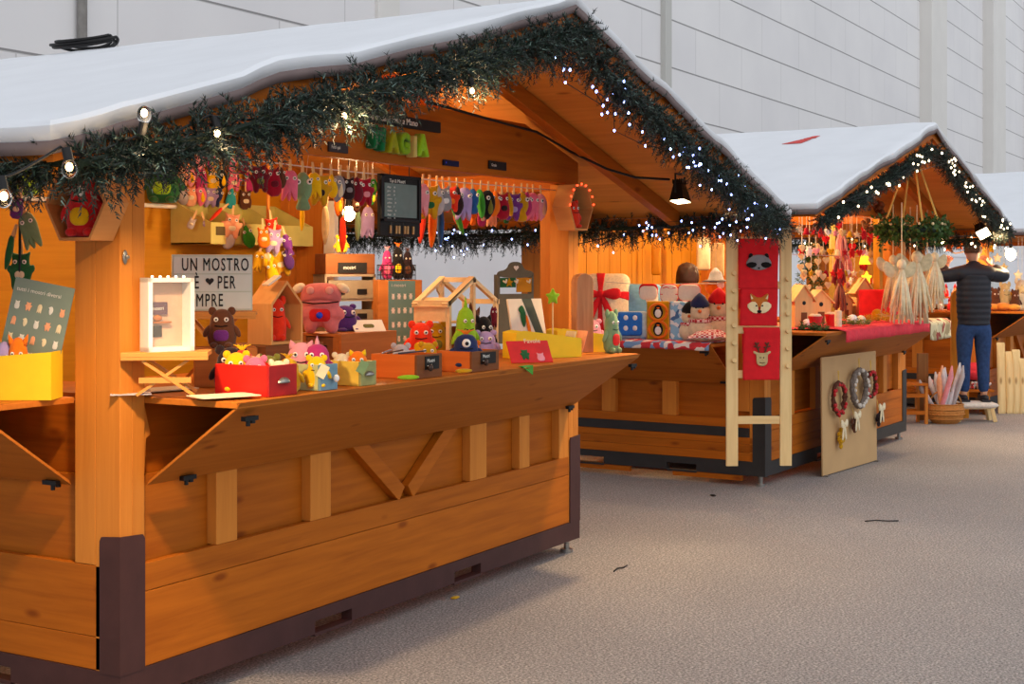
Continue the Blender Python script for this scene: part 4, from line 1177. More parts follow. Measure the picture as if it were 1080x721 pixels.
zt, zb = at(230, 214, y=SD - .06).z, at(230, 258, y=SD - .2).z
L_ = 0.93
b = B(); b.box(0, L_, -.006, 0, zb, zt); b.build('back_board', TRAY, t)
b = B(); b.box(0, L_, -.30, -.006, zb, zb + .008); b.build('bottom_board', TRAY, t)
b = B(); b.box(0, L_, -.306, -.30, zb, zb + (zt - zb) * .48); b.build('front_board', TRAY, t)
for k in range(4):
    b = B(); x = k * (L_ - .008) / 3
    Mx = Matrix(((0, 1, 0, x), (1, 0, 0, 0), (0, 0, 1, 0), (0, 0, 0, 1)))
    b.prism([(-.006, zb), (-.006, zt), (-.30, zb + (zt - zb) * .48), (-.30, zb)], .008, Mx); b.build('divider', TRAY, t)
q = B(); q.box(.04, .24, -.310, -.3065, zb + .05, zb + .10); q.build('label_strip', mat('label_brown', (96, 84, 50), .7), t)
for i, (px, c, k, lab) in enumerate(((206, 'dove', 'cat', 'grey felt cat lying in the left bay of the yellow tray'), (214, 'lavender', 'fish', 'lavender felt fish in the left bay of the yellow tray'), (238, 'scarlet', 'leaf', 'scarlet felt leaf on the edge of the yellow tray'), (246, 'peach', 'monster', 'peach felt monster sitting on the edge of the yellow tray'), (249, 'dove', 'drop', 'large pale grey felt drop hanging over the yellow tray'), (257, 'green', 'drop', 'green felt drop hanging at the right of the yellow tray'))):
    yy = SD - .38 if i > 1 else SD - .3
    p = at(px, (236, 238, 231, 238, 252, 250)[i], y=yy); h = (.07, .07, .11, .15, .14, .14)[i]
    hang(k, c, p + Vector((0, 0, h * .5 + .02)), h * .9, h, lab, 'felt toys on the yellow tray', rz=-.6, ry=(.4, -.3, .9, .1, .4, -.3)[i])
# plush on the rear left rail
b = B(); zr = at(170, 217, y=SD - .1).z; b.tube([(.3, SD - .09, zr), (2.45, SD - .09, zr)], .012, 8); b.box(.5, .52, SD - .09, SD - .05, zr - .008, zr + .008); b.box(2.2, 2.22, SD - .09, SD - .05, zr - .008, zr + .008)
tag(b.build('white_rail', WHITEPAINT), 'white rail on the ochre back wall behind the corner post', 'rail')
plush('plush_monster', 'green plush with grey face perched on the white rail behind the post', (at(171, 216, y=SD - .13).x, SD - .14, zr + .012), .26, 'forest', ears='round', patch='lime')
plush('plush_monster', 'lime green plush perched on the white rail left of the corner post', (at(27, 217, y=SD - .13).x, SD - .14, zr + .012), .2, 'lime', ears='cat', accent='black')

# ---- big box with the pink monster
bx, by = at(360, 385, y=.33).x, .33
t = thing('wooden_chest', 'large brown wooden box under the pink monster', 'box', (bx, by, 1.15))
cw, cd_, chh = .46, .26, .155
b = B(); b.box(0, cw, 0, .014, 0, chh); b.box(0, cw, cd_ - .014, cd_, 0, chh); b.box(cw - .014, cw, .014, cd_ - .014, 0, chh); b.box(0, cw, .014, cd_ - .014, chh - .014, chh); b.box(0, cw, .014, cd_ - .014, 0, .014); b.box(0, .014, .014, .05, .014, chh - .014); b.box(0, .014, cd_ - .05, cd_ - .014, .014, chh - .014)
b.build('carcass', W_BOX, t, bevel=.002)
b = B(); b.box(.004, .014, .052, cd_ - .052, .016, chh - .018); dr = b.build('drawer', DKW, t)
b = B(); b.box(-.004, .004, .09, .15, .05, .10); b.build('label_holder', BLACKP, dr)
t = thing('plush_monster', 'big pink plush monster with red pocket and blue nose on the brown box', 'plush toy', (bx + .0, by + .12, 1.15 + chh), math.radians(-58))
b = B(); PK = felt('dusty_pink', (214, 120, 120))
body = chaikin([(-.075, 0), (-.03, 0), (-.02, .03), (.02, .03), (.03, 0), (.08, 0), (.085, .06), (.115, .075), (.11, .11), (.085, .125), (.09, .16), (.085, .215), (.05, .235), (-.05, .235), (-.085, .215), (-.09, .16), (-.085, .125), (-.115, .105), (-.115, .07), (-.085, .06)], 2)
b.pillow(body, .055, Matrix.Translation((0, -.0, 0))); b.build('body', PK, t, smooth=True)
b = B(); b.pillow(chaikin([(-.10, .15), (-.06, .142), (0, .148), (.06, .142), (.10, .15), (.092, .215), (.05, .24), (-.05, .24), (-.092, .215)], 2), .064); b.build('head_flap', felt('dusk_pink', (200, 110, 108)), t, smooth=True)
for sx in (-1, 1):
    b = B(); b.ell((sx * .045, -.058, .205), (.019, .010, .019)); b.build('eye', felt('eye_rose', (226, 160, 150)), t, smooth=True)
    b = B(); b.ell((sx * .105, 0, .215), (.034, .02, .022), (0, sx * .5, 0)); b.build('ear', fm('cream'), t, smooth=True)
b = B(); b.pillow([(x, z + .088) for x, z in rect_outline(.10, .062, .35)], .012, Matrix.Translation((0, -.055, 0))); b.build('pocket', fm('red'), t, smooth=True)
b = B(); b.ell((0, -.075, .088), (.016, .014, .016)); b.build('nose', mat('blue_button', (30, 70, 220), .25), t, smooth=True)
b = B(); b.tube([(-.085, -.052, .15), (-.03, -.068, .143), (.04, -.068, .146), (.088, -.05, .152)], .0035, 5); b.build('mouth', PUPIL, t)
plush('plush_monster', 'dark violet plush slumped on the brown box right of the pink monster', (bx + .24, by + .16, 1.15 + chh), .13, 'violet', ears='round', rz=-.4, wf=1.2)
t = thing('picture_card', 'white picture card leaning on the brown box', 'card', (bx + .30, by + .045, 1.15 + chh), -.5)
M = Matrix.Rotation(-.75, 4, 'X')
b = B(); b.box(-.085, .085, 0, .004, 0, .075, M); b.build('card', PAPER, t)
b = B(); b.pillow(rect_outline(.06, .025, .5), .0012, M @ Matrix.Translation((0, -.001, .035))); b.build('printed_picture', felt('print_olive', (110, 110, 60)), t)

# ---- shelf of grey drawers, basket, poster at the right opening
sx_, sy_ = at(372, 330, y=1.0).x, 1.0
t = thing('drawer_shelf', 'narrow grey shelf unit with small label frames in the stall right opening', 'shelf', (2.88, 1.12, 1.15), math.radians(-28))
GREYW = mat('grey_washed_wood', (150, 132, 110), .6, .15, 10)
b = B()
for z in (0, .14, .28, .42): b.box(-.16, .16, 0, .16, z, z + .014)
for x in (-.16, .148): b.box(x, x + .012, 0, .16, .014, .434)
b.build('carcass', GREYW, t)
for k, z in enumerate((.154, .294)):
    b = B(); b.box(-.14, .14, -.004, .15, z, z + .075 + .03 * (k == 1)); q = b.build('drawer', mat('grey_drawer', (138, 124, 104), .6, .15, 10), t)
    for x in (-.07, .07):
        b = B(); b.box(x - .03, x + .03, -.008, -.0042, z + .025, z + .055); b.build('label_frame', BLACKP, q)
        
b = B(); b.box(-.155, .155, 0, .15, .434, .55); q = b.build('top_box', DKW, t, bevel=.003)
b = B(); b.box(-.08, .10, -.006, -.0002, .44, .50); q2 = b.build('chalk_label', BOARDBLACK, q); lettering('mostri', .03, CHALK, q2, (-.05, -.007, .462), depth=.0004)
plush('plush_monster', 'yellow plush chick sitting in front on the grey shelf top', (2.86, 1.17, 1.705), .10, 'mustard', ears='round')
plush('plush_monster', 'folded white felt cloud toy on the grey shelf, lower bay', (2.86, 1.17, 1.169), .085, 'white', ears='round', wf=1.5)

ppx = at(424, 345, y=.62).x
t = thing('poster_panel', 'teal poster with rows of small white figures standing in the opening', 'poster', (ppx, .62, 1.15), math.radians(-38))
TEAL = mat('poster_teal', (110, 146, 138), .7, .05)
ph = at(424, 296, y=.62).z - 1.15
b = B(); b.box(-.075, .075, 0, .008, 0, ph); b.build('panel', TEAL, t)
for r_ in range(4):
    for c_ in range(4):
        b = B(); b.pillow(shape('cat' if (r_ + c_) % 2 else 'monster', .024, .034), .0015, Matrix.Translation((-.05 + c_ * .033, -.001, ph * (.22 + .19 * r_)))); b.build('printed_figure', CHALK, t)
lettering('i mostri', .026, CHALK, t, (-.06, -.0012, ph * .92), depth=.0003)
bxp = at(418, 295, y=.95)
t = thing('wire_basket', 'black wire basket of plush birds below the menu board', 'basket', (bxp.x, .95, bxp.z), math.radians(-40))
b = B(); bw, bd2, bh = .19, .14, .085
for z in (0, bh * .33, bh * .66, bh):
    b.tube([(-bw/2, -bd2/2, z), (bw/2, -bd2/2, z), (bw/2, bd2/2, z), (-bw/2, bd2/2, z), (-bw/2, -bd2/2, z)], .0028, 5)
b.build('hoop_wires', BLACKP, t)
b = B()
for k in range(10):
    x = -bw/2 + bw * k / 9; b.tube([(x, -bd2/2, bh), (x, -bd2/2, 0), (x, bd2/2, 0), (x, bd2/2, bh)], .002, 4)
for k in range(7):
    y = -bd2/2 + bd2 * k / 6; b.tube([(-bw/2, y, bh), (-bw/2, y, 0), (bw/2, y, 0), (bw/2, y, bh)], .002, 4)
b.build('cross_wires', BLACKP, t)
for dx, c, ac, lab, hh, pt in ((-.055, 'magenta', 'rose', 'pink plush bird at the left of the wire basket', .17, 'pink'), (.01, 'black', 'orange', 'black plush toucan with yellow breast in the wire basket', .19, 'yellow'), (.068, 'dark', 'brown', 'dark brown plush owl at the right of the wire basket', .165, 'brown')):
    q = Matrix.Rotation(math.radians(-40), 4, 'Z') @ Vector((dx, 0, .004))
    plush('plush_bird', lab, Vector((bxp.x, .95, bxp.z)) + q, hh, c, ears='tuft', accent=ac, patch=pt, rz=-.8, wf=.42, group='plush birds in the wire basket')
b = B(); b.box(-.13, .13, -.1, .1, 0, bxp.z - 1.15); o = b.build('wooden_stand', W_BOX, bevel=.003); place(o, (bxp.x, .955, 1.15), math.radians(-40)); tag(o, 'brown wooden stand carrying the black wire basket', 'stand')
b = B(); b.box(SW - .10, SW - .055, SD - .46, SD - .38, 1.15, 2.04); o = b.build('white_channel', WHITEPAINT); tag(o, 'white upright channel beside the rear right post', 'channel')

# ---- open cream toy house
hx0, hy0 = at(474, 380, y=.22).x, .22
t = thing('toy_house', 'open cream wooden toy house frame with roof windows', 'toy house', (hx0, hy0, 1.15))
CRM = wood('cream_house_wood', (232, 204, 156), 'x', knots=False, dark=.93)
HW, HE, HP, HD = .50, .285, .405, .22
def frame_bar(b, p, q, w=.022): b.beam(p, q, w, w)
b = B()
for y in (.011, HD - .011):
    for p, q in (((.011, y, 0), (.011, y, HE)), ((HW - .011, y, 0), (HW - .011, y, HE)), ((0, y, HE), (HW/2, y, HP)), ((HW, y, HE), (HW/2, y, HP)), ((HW/2, y, 0), (HW/2, y, HP - .01)), ((0, y, .014), (HW, y, .014))):
        frame_bar(b, p, q)
for p, q in (((0, 0, HE), (0, HD, HE)), ((HW, 0, HE), (HW, HD, HE)), ((HW/2, 0, HP), (HW/2, HD, HP)), ((.011, 0, .015), (.011, HD, .015))): frame_bar(b, p, q, .026)
b.build('house_frame', CRM, t)
b = B(); b.grid(lambda u, v: Vector((-.02 + .09 * u, HD * v, HE - .02 + .044 * u)), 1, 1); b.grid(lambda u, v: Vector((-.02 + (HW/2 + .02) * u, .035 * v, HE - .006 + (HP - HE + .02) * u)), 1, 1); b.grid(lambda u, v: Vector((-.02 + (HW/2 + .02) * u, HD - .035 * v, HE - .006 + (HP - HE + .02) * u)), 1, 1)
b.build('roof_frame', CRM, t, solid=.01)
b = B(); b.box(-.006, .004, .02, HD - .02, .19, HE); b.build('side_panel', CRM, t)
b = B(); b.prism(heart_outline(.05), .012, Matrix.Translation((HW*.42, HD - .03, HP - .06))); b.build('heart_cutout', CRM, t)
b = B(); b.box(.02, HW - .02, HD - .012, HD - .006, .02, .15); b.build('back_board', W_BOX, t)
b = B(); b.box(HW/2 + .02, HW - .02, .03, HD - .02, .17, .182); b.build('inner_shelf', CRM, t)
plush('plush_monster', 'yellow green plush dragon climbing the front of the toy house', (hx0 + .06, hy0 - .06, 1.15), .27, 'lime', ears='horn', patch='purple', rz=-.5, wf=.5)
plush('plush_monster', 'lavender plush in front of the toy house', (hx0 + .16, hy0 - .12, 1.15), .14, 'lavender', ears='round', wf=1.0)
plush('plush_cat', 'black plush cat with white chest inside the toy house', (hx0 + .26, hy0 - .05, 1.15), .215, 'black', ears='cat', patch='white', rz=-.5, wf=.62)
plush('plush_cat', 'brown plush cat behind the black one in the toy house', (hx0 + .37, hy0 + .08, 1.165), .235, 'brown', ears='cat', patch='peach', rz=-.5, wf=.45)
plush('plush_monster', 'red and yellow plush at the left end inside the toy house', (hx0 - .085, hy0 + .12, 1.15), .19, 'scarlet', ears='round', patch='yellow')
plush('plush_monster', 'mustard plush under the toy house roof window', (hx0 + .055, hy0 + .12, 1.165), .17, 'mustard', ears='round', patch='olive')
hang('octopus', 'maroon', Vector((hx0 + .43, hy0 - .012, 1.15 + HE)), .07, .12, 'maroon felt octopus hung on the right post of the toy house', 'felt toys on the toy house')
hang('leaf', 'brown', Vector((hx0 + .19, hy0 - .012, 1.15 + HE + .03)), .07, .12, 'brown felt leaf hung in the toy house gable', 'felt toys on the toy house')

# coat rack panel with heart cut-out, books, tubs at the right end of the counter
rp = at(545, 300, y=.68)
t = thing('hook_rack', 'grey hook rack with heart shaped cut-out behind the books', 'rack', (rp.x - .01, .68, 1.15), math.radians(-30))
GR = mat('grey_green_paint', (104, 100, 84), .6, .1)
zz = at(545, 276, y=.68).z - 1.15
b = B(); top = chaikin([(-.13, zz - .06), (-.06, zz - .05), (-.04, zz), (.04, zz), (.06, zz - .05), (.13, zz - .06), (.13, zz - .10), (-.13, zz - .10)], 2); b.prism(top, .014)
b.box(-.13, -.115, 0, .05, 0, zz - .08); b.box(.115, .13, 0, .05, 0, zz - .08); b.box(-.115, .115, .0, .012, 0, zz - .2)
b.build('panel', GR, t)
b = B(); b.prism(heart_outline(.035), .004, Matrix.Translation((0, -.005, zz - .04))); b.build('heart', WHITEPAINT, t)
b = B(); b.box(-.11, .0, .002, .014, zz - .16, zz - .10); b.build('green_panel', fm('forest'), t)
b = B(); b.box(.01, .115, .002, .014, zz - .19, zz - .1); b.build('ochre_panel', W_OCHRE, t)
b = B(); b.prism(star_outline(.03), .006, Matrix.Translation((-.05, -.006, zz - .13))); b.build('star', fm('mustard'), t)
for x in (-.09, -.01, .08):
    b = B(); b.tube([(x, 0, zz - .12), (x, -.03, zz - .13), (x, -.04, zz - .11)], .006, 6); b.build('hook', WHITEPAINT, t)
# tall picture book
bk = at(545, 366, y=.12)
t = thing('picture_book', 'large cream picture book with a green bird standing open on the counter', 'book', (at(543, 360, y=.14).x, .14, 1.155), math.radians(-22))
Mb = Matrix.Rotation(-.22, 4, 'X'); bh_ = .30
b = B(); b.box(0, .24, 0, .012, 0, bh_, Mb); b.build('cover', PAPER, t)
b = B(); b.prism([(.10, bh_), (.165, bh_), (.24, .03), (.19, .03)], .002, Mb @ Matrix.Translation((0, -.0022, 0))); b.build('dark_stripe', mat('stripe_slate', (74, 84, 74), .7), t)
b = B(); b.pillow(shape('bird', .07, .13), .006, Mb @ Matrix.Translation((.09, -.004, .20))); b.build('printed_bird', fm('forest'), t, smooth=True)
b = B(); b.pillow(shape('leaf', .09, .16), .004, Mb @ Matrix.Translation((.115, -.006, .13))); b.build('printed_tail', fm('orange'), t, smooth=True)
# green felt star on a stick
sp = at(583, 313, y=-.05)
t = thing('star_wand', 'lime green felt star on a thin stick by the right posts', 'toy', (sp.x, -.05, 1.15))
b = B(); b.pillow(chaikin(star_outline(.055), 1), .014, Matrix.Translation((0, 0, sp.z - 1.15)) @ Matrix.Rotation(-.5, 4, 'Z')); b.build('star', fm('lime'), t, smooth=True)
b = B(); b.cyl((0, 0, 0), (0, 0, sp.z - 1.15 - .02), .004, n=6); b.build('stick', W_LIGHT, t)
# yellow file boxes
YEL = mat('yellow_card', (240, 202, 30), .55, .04); 
def filebox(label, x, y, w, d, h0, h1, rz, notch=True):
    t = thing('file_box', label, 'file box', (x, y, 1.15), rz, 'yellow card file boxes')
    th = .004
    for yy in (0, d - th):
        b = B(); b.prism([(0, 0), (w, 0), (w, h0), (w * .12, h1), (0, h1 - .01)], th, Matrix.Translation((0, yy, 0))); b.build('side_panel', YEL, t)
    b = B(); b.box(0, th, th, d - th, 0, h1 - .012); b.build('back_panel', YEL, t)
    b = B(); b.box(w - th, w, th, d - th, 0, h0); b.build('front_panel', YEL, t)
    b = B(); b.box(th, w - th, th, d - th, 0, th); b.build('bottom_panel', YEL, t)
    return t
filebox('yellow card file box nearest the red booklet, low front to the right', at(548, 370, y=-.12).x, -.10, .40, .14, .098, .145, math.radians(-30))
filebox('yellow card file box at the right end of the counter by the green dinosaur', at(598, 370, y=-.10).x, -.04, .33, .13, .094, .135, math.radians(-34))
for i, (px, yy, c) in enumerate(((600, -.13, 'cream'), (612, -.16, 'peach'))):
    b = B(); b.cb((0, 0, .06), (.004, .10, .12), (0, .3, 0)); o = b.build('greeting_card', fm(c)); place(o, (at(px, 360, y=yy).x, yy, 1.157), -.55); tag(o, '%s card standing in the yellow file box' % c, 'card', 'cards in the yellow boxes')
# red booklet
t = thing('picture_booklet', 'red picture booklet with a green figure propped at the counter edge', 'booklet', (at(556, 383, y=-.31).x, -.33, 1.156), math.radians(-38))
Mb = Matrix.Rotation(-.62, 4, 'X')
b = B(); b.box(-.10, .12, 0, .006, 0, .125, Mb); b.build('cover', mat('booklet_red', (214, 44, 44), .5), t)
b = B(); b.pillow(shape('monster', .055, .06), .003, Mb @ Matrix.Translation((-.02, -.002, .045))); b.build('printed_figure', fm('forest'), t, smooth=True)
b = B(); b.pillow(shape('cat', .06, .05), .003, Mb @ Matrix.Translation((.06, -.002, .03))); b.build('printed_figure', fm('rose'), t, smooth=True)
lettering('Favole', .034, fm('cream'), t, (-.06, -.058, .098), depth=.0005).rotation_euler = (-.62, 0, 0)
b = B(); b.grid(lambda u, v: Vector((-.04 + .10 * u, -.05 * v * (1 - abs(u - .5)), .002 - .04 * v * (1 - abs(2 * u - 1)))), 6, 4); o = b.build('felt_leaf', fm('green'), solid=.003); place(o, (at(552, 385, y=-.42).x, -.415, 1.153)); tag(o, 'green felt point hanging over the counter edge under the red booklet', 'felt leaf')
# dinosaur and soft toys at the end
plush('plush_dinosaur', 'pale green plush dinosaur with red mouth at the right end of the counter', (at(645, 374, y=-.30).x, -.30, 1.15), .235, 'sage', ears='round', eyes=2, rz=-.3, wf=.5, patch='red')
plush('plush_monster', 'pink plush piglet behind the yellow boxes', (at(624, 350, y=.25).x, .25, 1.15), .15, 'rose', ears='round', wf=1.0)
plush('plush_monster', 'white plush lying behind the yellow boxes, left of the piglet', (at(610, 350, y=.25).x, .28, 1.15), .12, 'white', ears='round', wf=1.3)
plush('plush_monster', 'small red plush behind the yellow boxes by the right post', (at(592, 348, y=.15).x, .18, 1.15), .11, 'scarlet', ears='round')
ap = at(607, 337, y=.06)
b = B(); hh = at(607, 288, y=.0).z - 1.15
b.prism([(-.05, 0), (.05, 0), (.05, hh - .05)] + [(.05 * math.cos(a), hh - .05 + .05 * math.sin(a)) for a in (.5, 1.0, PI/2, 2.1, 2.6)] + [(-.05, hh - .05)], .09)
o = b.build('arched_board', wood('pinkish_board', (196, 140, 100), 'z', knots=False), bevel=.003); place(o, (3.35, -.14, 1.15), math.radians(-42)); tag(o, 'round topped wooden board standing beside the right corner post', 'board')
# papers on the counter under the low stand
for i, (dx, dy, c, rz) in enumerate(((.14, .18, 'sage', .3), (.34, .12, 'cream', -.2), (.20, -.30, 'cream', -.4), (.10, .05, 'dove', .8))):
    b = B(); b.box(-.11, .11, -.07, .07, 0, .004); o = b.build('leaflet', fm(c)); place(o, (dx, dy, 1.1505 + .0045 * i), rz); tag(o, '%s leaflet under the low stand, %s from the top of the pile' % (c, ORD[3 - i]), 'leaflet', 'leaflets on the counter')

# ---- hexagon boxes
def hexbox(label, p, rz, rad, dep, seed):
    t = thing('hexagon_shelf', label, 'shelf', p, rz)
    b = B()
    for k in range(6):
        a0, a1 = PI/3 * k, PI/3 * (k + 1)
        ro, ri = rad, rad - .012
        pts = [(ro * math.cos(a0), ro * math.sin(a0)), (ro * math.cos(a1), ro * math.sin(a1)), (ri * math.cos(a1), ri * math.sin(a1)), (ri * math.cos(a0), ri * math.sin(a0))]
        b.prism(pts, dep)
    b.build('hexagon_frame', wood('hex_ply', (214, 150, 88), 'y', knots=False, dark=.9), t)
    b = B(); b.prism([((rad - .013) * math.cos(PI/3*k), (rad - .013) * math.sin(PI/3*k)) for k in range(6)], .005, Matrix.Translation((0, dep - .006, 0))); b.build('back_panel', mat('hex_back', (60, 36, 24), .7), t)
    return t
hc = at(80, 214, x=-.115)
hexbox('hexagonal wooden box with a red plush on the near corner post', (-.112, hc.y + .01, hc.z), -PI/2, .15, .108, 1)
plush('plush_monster', 'fat red plush with yellow button eyes inside the near hexagon box', (-.062, hc.y + .01, hc.z - .118), .225, 'red', ears='none', rz=-PI/2 + .35, eyes=1, wf=.66, patch='yellow')
hr = at(606, 219, y=-.08)
hexbox('hexagonal wooden box with red lights on the far right post', (3.36, -.112, hr.z), 0, .145, .108, 2)
plush('plush_monster', 'red plush slumped in the right hexagon box', (3.34, -.065, hr.z - .114), .155, 'scarlet', ears='round', rz=-.3, wf=.7)
t = thing('light_string', 'red fairy lights pinned around the right hexagon box', 'string lights', (3.36, -.116, hr.z))
for k in range(9):
    a = PI * .98 - k * .14 * PI / 1.2
    b = B(); b.ell((.145 * math.cos(a), 0, .128 * math.sin(a) + (.004 if math.sin(a) > 0 else 0)), (.006, .006, .006), nu=8, nv=6); b.build('bulb', LEDR, t, smooth=True)
# ---- left counter
t = filebox('yellow card file box on the left counter in front of the poster', -.315, .485, .345, .13, .168, .145, math.radians(-60))
t = thing('monster_poster', 'grey green card chart of small monsters standing on the left counter', 'poster', (-.128, .352, 1.173), math.radians(-60))
Mb = Matrix.Rotation(.20, 4, 'Y') @ Matrix.Rotation(-.06, 4, 'X')
ph, pw = .395, .215
b = B(); b.box(-pw/2, pw/2, 0, .004, 0, ph, Mb); b.build('card', mat('chart_grey_green', (124, 140, 130), .7, .05), t)
for r_ in range(4):
    for c_ in range(5):
        b = B(); b.pillow(shape(('cat', 'monster', 'octopus', 'bird')[(r_ * 2 + c_) % 4], .026, .032), .0015, Mb @ Matrix.Translation((-.082 + c_ * .041, -.001, ph * .76 - r_ * .058))); b.build('printed_figure', (CHALK, fm('peach'), fm('cream'))[(r_ + c_) % 3], t)
q = lettering('tutti i mostri diversi', .020, CHALK, t, (0, 0, 0), depth=.0004); q.matrix_local = Mb @ Matrix.Translation((-.095, -.0014, ph - .045))
for i, (s_, off, c, h, lab, e) in enumerate(((.05, .06, 'blue', .235, 'blue plush in the left counter yellow box, at its left end', 'round'), (.12, .045, 'turquoise', .235, 'turquoise plush with big eyes in the left counter yellow box', 'tuft'), (.215, .045, 'orange', .215, 'orange plush in the left counter yellow box, nearest the poster', 'cat'), (.165, .05, 'lavender', .20, 'lavender plush in the middle of the left counter yellow box', 'round'))):
    plush('plush_monster', lab, (-.315 + .5 * s_ + .866 * off, .485 - .866 * s_ + .5 * off, 1.156), h, c, ears=e, group='plush monsters in the left counter box', wf=.42)
# green felt monsters hanging from the left eave
gx, gy = -.62, .75
g0 = at(20, 215, y=gy)
for i, (px, py, hp, c, kind, ry) in enumerate(((22, 213, 26, 'purple', 'cat', .2), (24, 238, 40, 'sage', 'octopus', -.3), (16, 262, 40, 'forest', 'leaf', .3), (22, 280, 42, 'forest', 'monster', 0))):
    p = at(px, py, y=gy + .02 * i); h = hp * depth(p) / FPX
    hang(kind, c, p + Vector((0, 0, h / 2)), h * .75, h, '%s felt %s on the string hanging under the left eave, %s from the top' % (c, kind, ORD[i]), 'felt monsters strung under the left eave', rz=-1.0, ry=ry)
b = B(); p = at(21, 300, y=gy + .05); b.tube([(p.x, gy + .05, p.z), (p.x, gy + .05, roof_z(p.x) - .03)], .006, 6); tag(b.build('rope', BLACKP), 'dark cord under the left eave with green felt monsters', 'cord')
b = B(); b.box(-.11, .11, -.08, .08, 0, .245); o = b.build('wooden_block', W_BOX, bevel=.003); place(o, (-.12, 1.1, 1.15), -.6); tag(o, 'brown wooden block at the far end of the left counter', 'block')
# ================================================================ GOODS OF THE GIFT STALL
RZ, RS = 2.80, 0.275
def k2(x, y, z): return loc2w(K2, (x, y, z))
KZ = K2[1]
SZ2 = 1.075                                   # its side counter sits lower
CUSH = mat('cream_print_cloth', (236, 222, 190), .9, .12, 60, bump=.2)
REDC = mat('red_cloth', (214, 30, 40), .9, .08, 20, bump=.15); PINKRED = mat('coral_red_cloth', (222, 60, 72), .9, .1, 30, bump=.2)
SKYB = mat('sky_blue_cloth', (120, 180, 220), .9, .12, 40, bump=.2); ROYAL = mat('royal_blue_felt', (40, 110, 200), .9, .1, 30, bump=.2)
def gingham(name, c1, c2, sc=60):
    m, nt, b = new_mat(name); L = nt.links.new
    tc = N(nt, 'ShaderNodeTexCoord'); ck = N(nt, 'ShaderNodeTexChecker', Scale=sc); L(tc.outputs['Object'], ck.inputs['Vector'])
    ck.inputs['Color1'].default_value = lin(c1); ck.inputs['Color2'].default_value = lin(c2); L(ck.outputs['Color'], b.inputs['Base Color']); b.inputs['Roughness'].default_value = .9
    return m
GING = gingham('red_gingham', (190, 40, 50), (236, 214, 206), 55)
def blotch(name, c1, c2, c3, sc=18):
    m, nt, b = new_mat(name); L = nt.links.new
    tc = N(nt, 'ShaderNodeTexCoord'); v = N(nt, 'ShaderNodeTexVoronoi', Scale=sc); L(tc.outputs['Object'], v.inputs['Vector'])
    sp = N(nt, 'ShaderNodeSeparateXYZ'); L(v.outputs['Color'], sp.inputs[0])
    r = N(nt, 'ShaderNodeValToRGB'); r.color_ramp.interpolation = 'CONSTANT'; e = r.color_ramp.elements
    e[0].position = 0; e[0].color = lin(c1); e[1].position = .55; e[1].color = lin(c2); x = e.new(.8); x.color = lin(c3)
    L(sp.outputs['X'], r.inputs['Fac']); L(r.outputs['Color'], b.inputs['Base Color']); b.inputs['Roughness'].default_value = .9
    return m
XMAS = blotch('christmas_print', (232, 222, 206), (200, 40, 48), (90, 130, 170), 26)
REDPRINT = blotch('red_floral_print', (206, 50, 56), (236, 220, 210), (120, 150, 190), 22)
def cushion(name, label, cat, p, w, h, th, m, rz, lean=.25, r=.18, group=None):
    p = (p[0], p[1], p[2] + th * math.sin(lean)); t = thing(name, label, cat, p, rz, group)
    M = Matrix.Rotation(-lean, 4, 'X') @ Matrix.Translation((0, 0, h/2))
    b = B(); b.pillow(rect_outline(w, h, r), th, M); b.build('cover', m, t, smooth=True)
    t['_M'] = 0; del t['_M']
    return t, M
FACE = math.radians(-66)                     # facing the customers at the left side counter
def atk(px, py, y, xmax=9.55):
    p = at(px, py, y=y)
    return p if p.x <= xmax else at(px, py, x=xmax)
# the gift cushion with a ribbon
p = at(640, 356, x=6.28)
t, M = cushion('gift_cushion', 'cream cushion tied with a red ribbon bow like a parcel', 'cushion', (6.28, p.y, SZ2), .36, .50, .09, CUSH, FACE)
b = B(); b.pillow(rect_outline(.37, .075, .1), .098, M @ Matrix.Translation((0, 0, .06))); b.pillow(rect_outline(.07, .51, .1), .096, M @ Matrix.Translation((-.05, 0, 0))); b.build('ribbon', REDC, t, smooth=True)
b = B()
for sx in (-1, 1): b.ell((0, 0, 0), (.085, .03, .045), None, 12, 8) if False else b.pillow([(x + sx * .075 - .05, z + .06) for x, z in chaikin([(-.075*sx, -.02), (.08*sx, -.06), (.09*sx, .06), (-.075*sx, .02)], 2)], .03, M @ Matrix.Translation((0, -.11, 0)))
b.pillow([(x - .09, z - .07) for x, z in chaikin([(.02, .13), (.06, .12), (-.03, -.12), (-.10, -.10)], 1)], .012, M @ Matrix.Translation((0, -.105, 0))); b.pillow([(x + .0, z - .07) for x, z in chaikin([(-.06, .12), (-.02, .13), (.09, -.10), (.03, -.13)], 1)], .012, M @ Matrix.Translation((0, -.105, 0)))
b.ell(M @ Vector((-.05, -.115, .06)), (.03, .025, .03)); b.build('bow', REDC, t, smooth=True)
p = at(667, 357, x=6.12)
t, M = cushion('felt_cushion', 'royal blue felt cushion with pale penguin patches on pale blue cloth', 'cushion', (6.12, p.y, SZ2), .25, .215, .05, mat('pale_blue_cloth', (170, 200, 220), .9, .1, 40), FACE, lean=.15)
b = B(); b.pillow([(x - .02, z + .005) for x, z in rect_outline(.19, .18, .12)], .016, M @ Matrix.Translation((0, -.043, 0))); b.build('blue_patch', ROYAL, t, smooth=True)
for sx, sz in ((-.05, .05), (.02, .05), (-.05, -.03), (.02, -.03)):
    b = B(); b.ell(M @ Vector((sx, -.060, sz)), (.018, .005, .020), None, 10, 6); b.build('felt_dot', fm('white'), t, smooth=True)
p = at(676, 338, x=6.38)
t, M = cushion('folded_blanket', 'sky blue and white folded blanket leaning behind the blue felt cushion', 'blanket', (6.42, p.y, SZ2), .30, .42, .07, SKYB, FACE, lean=.2)
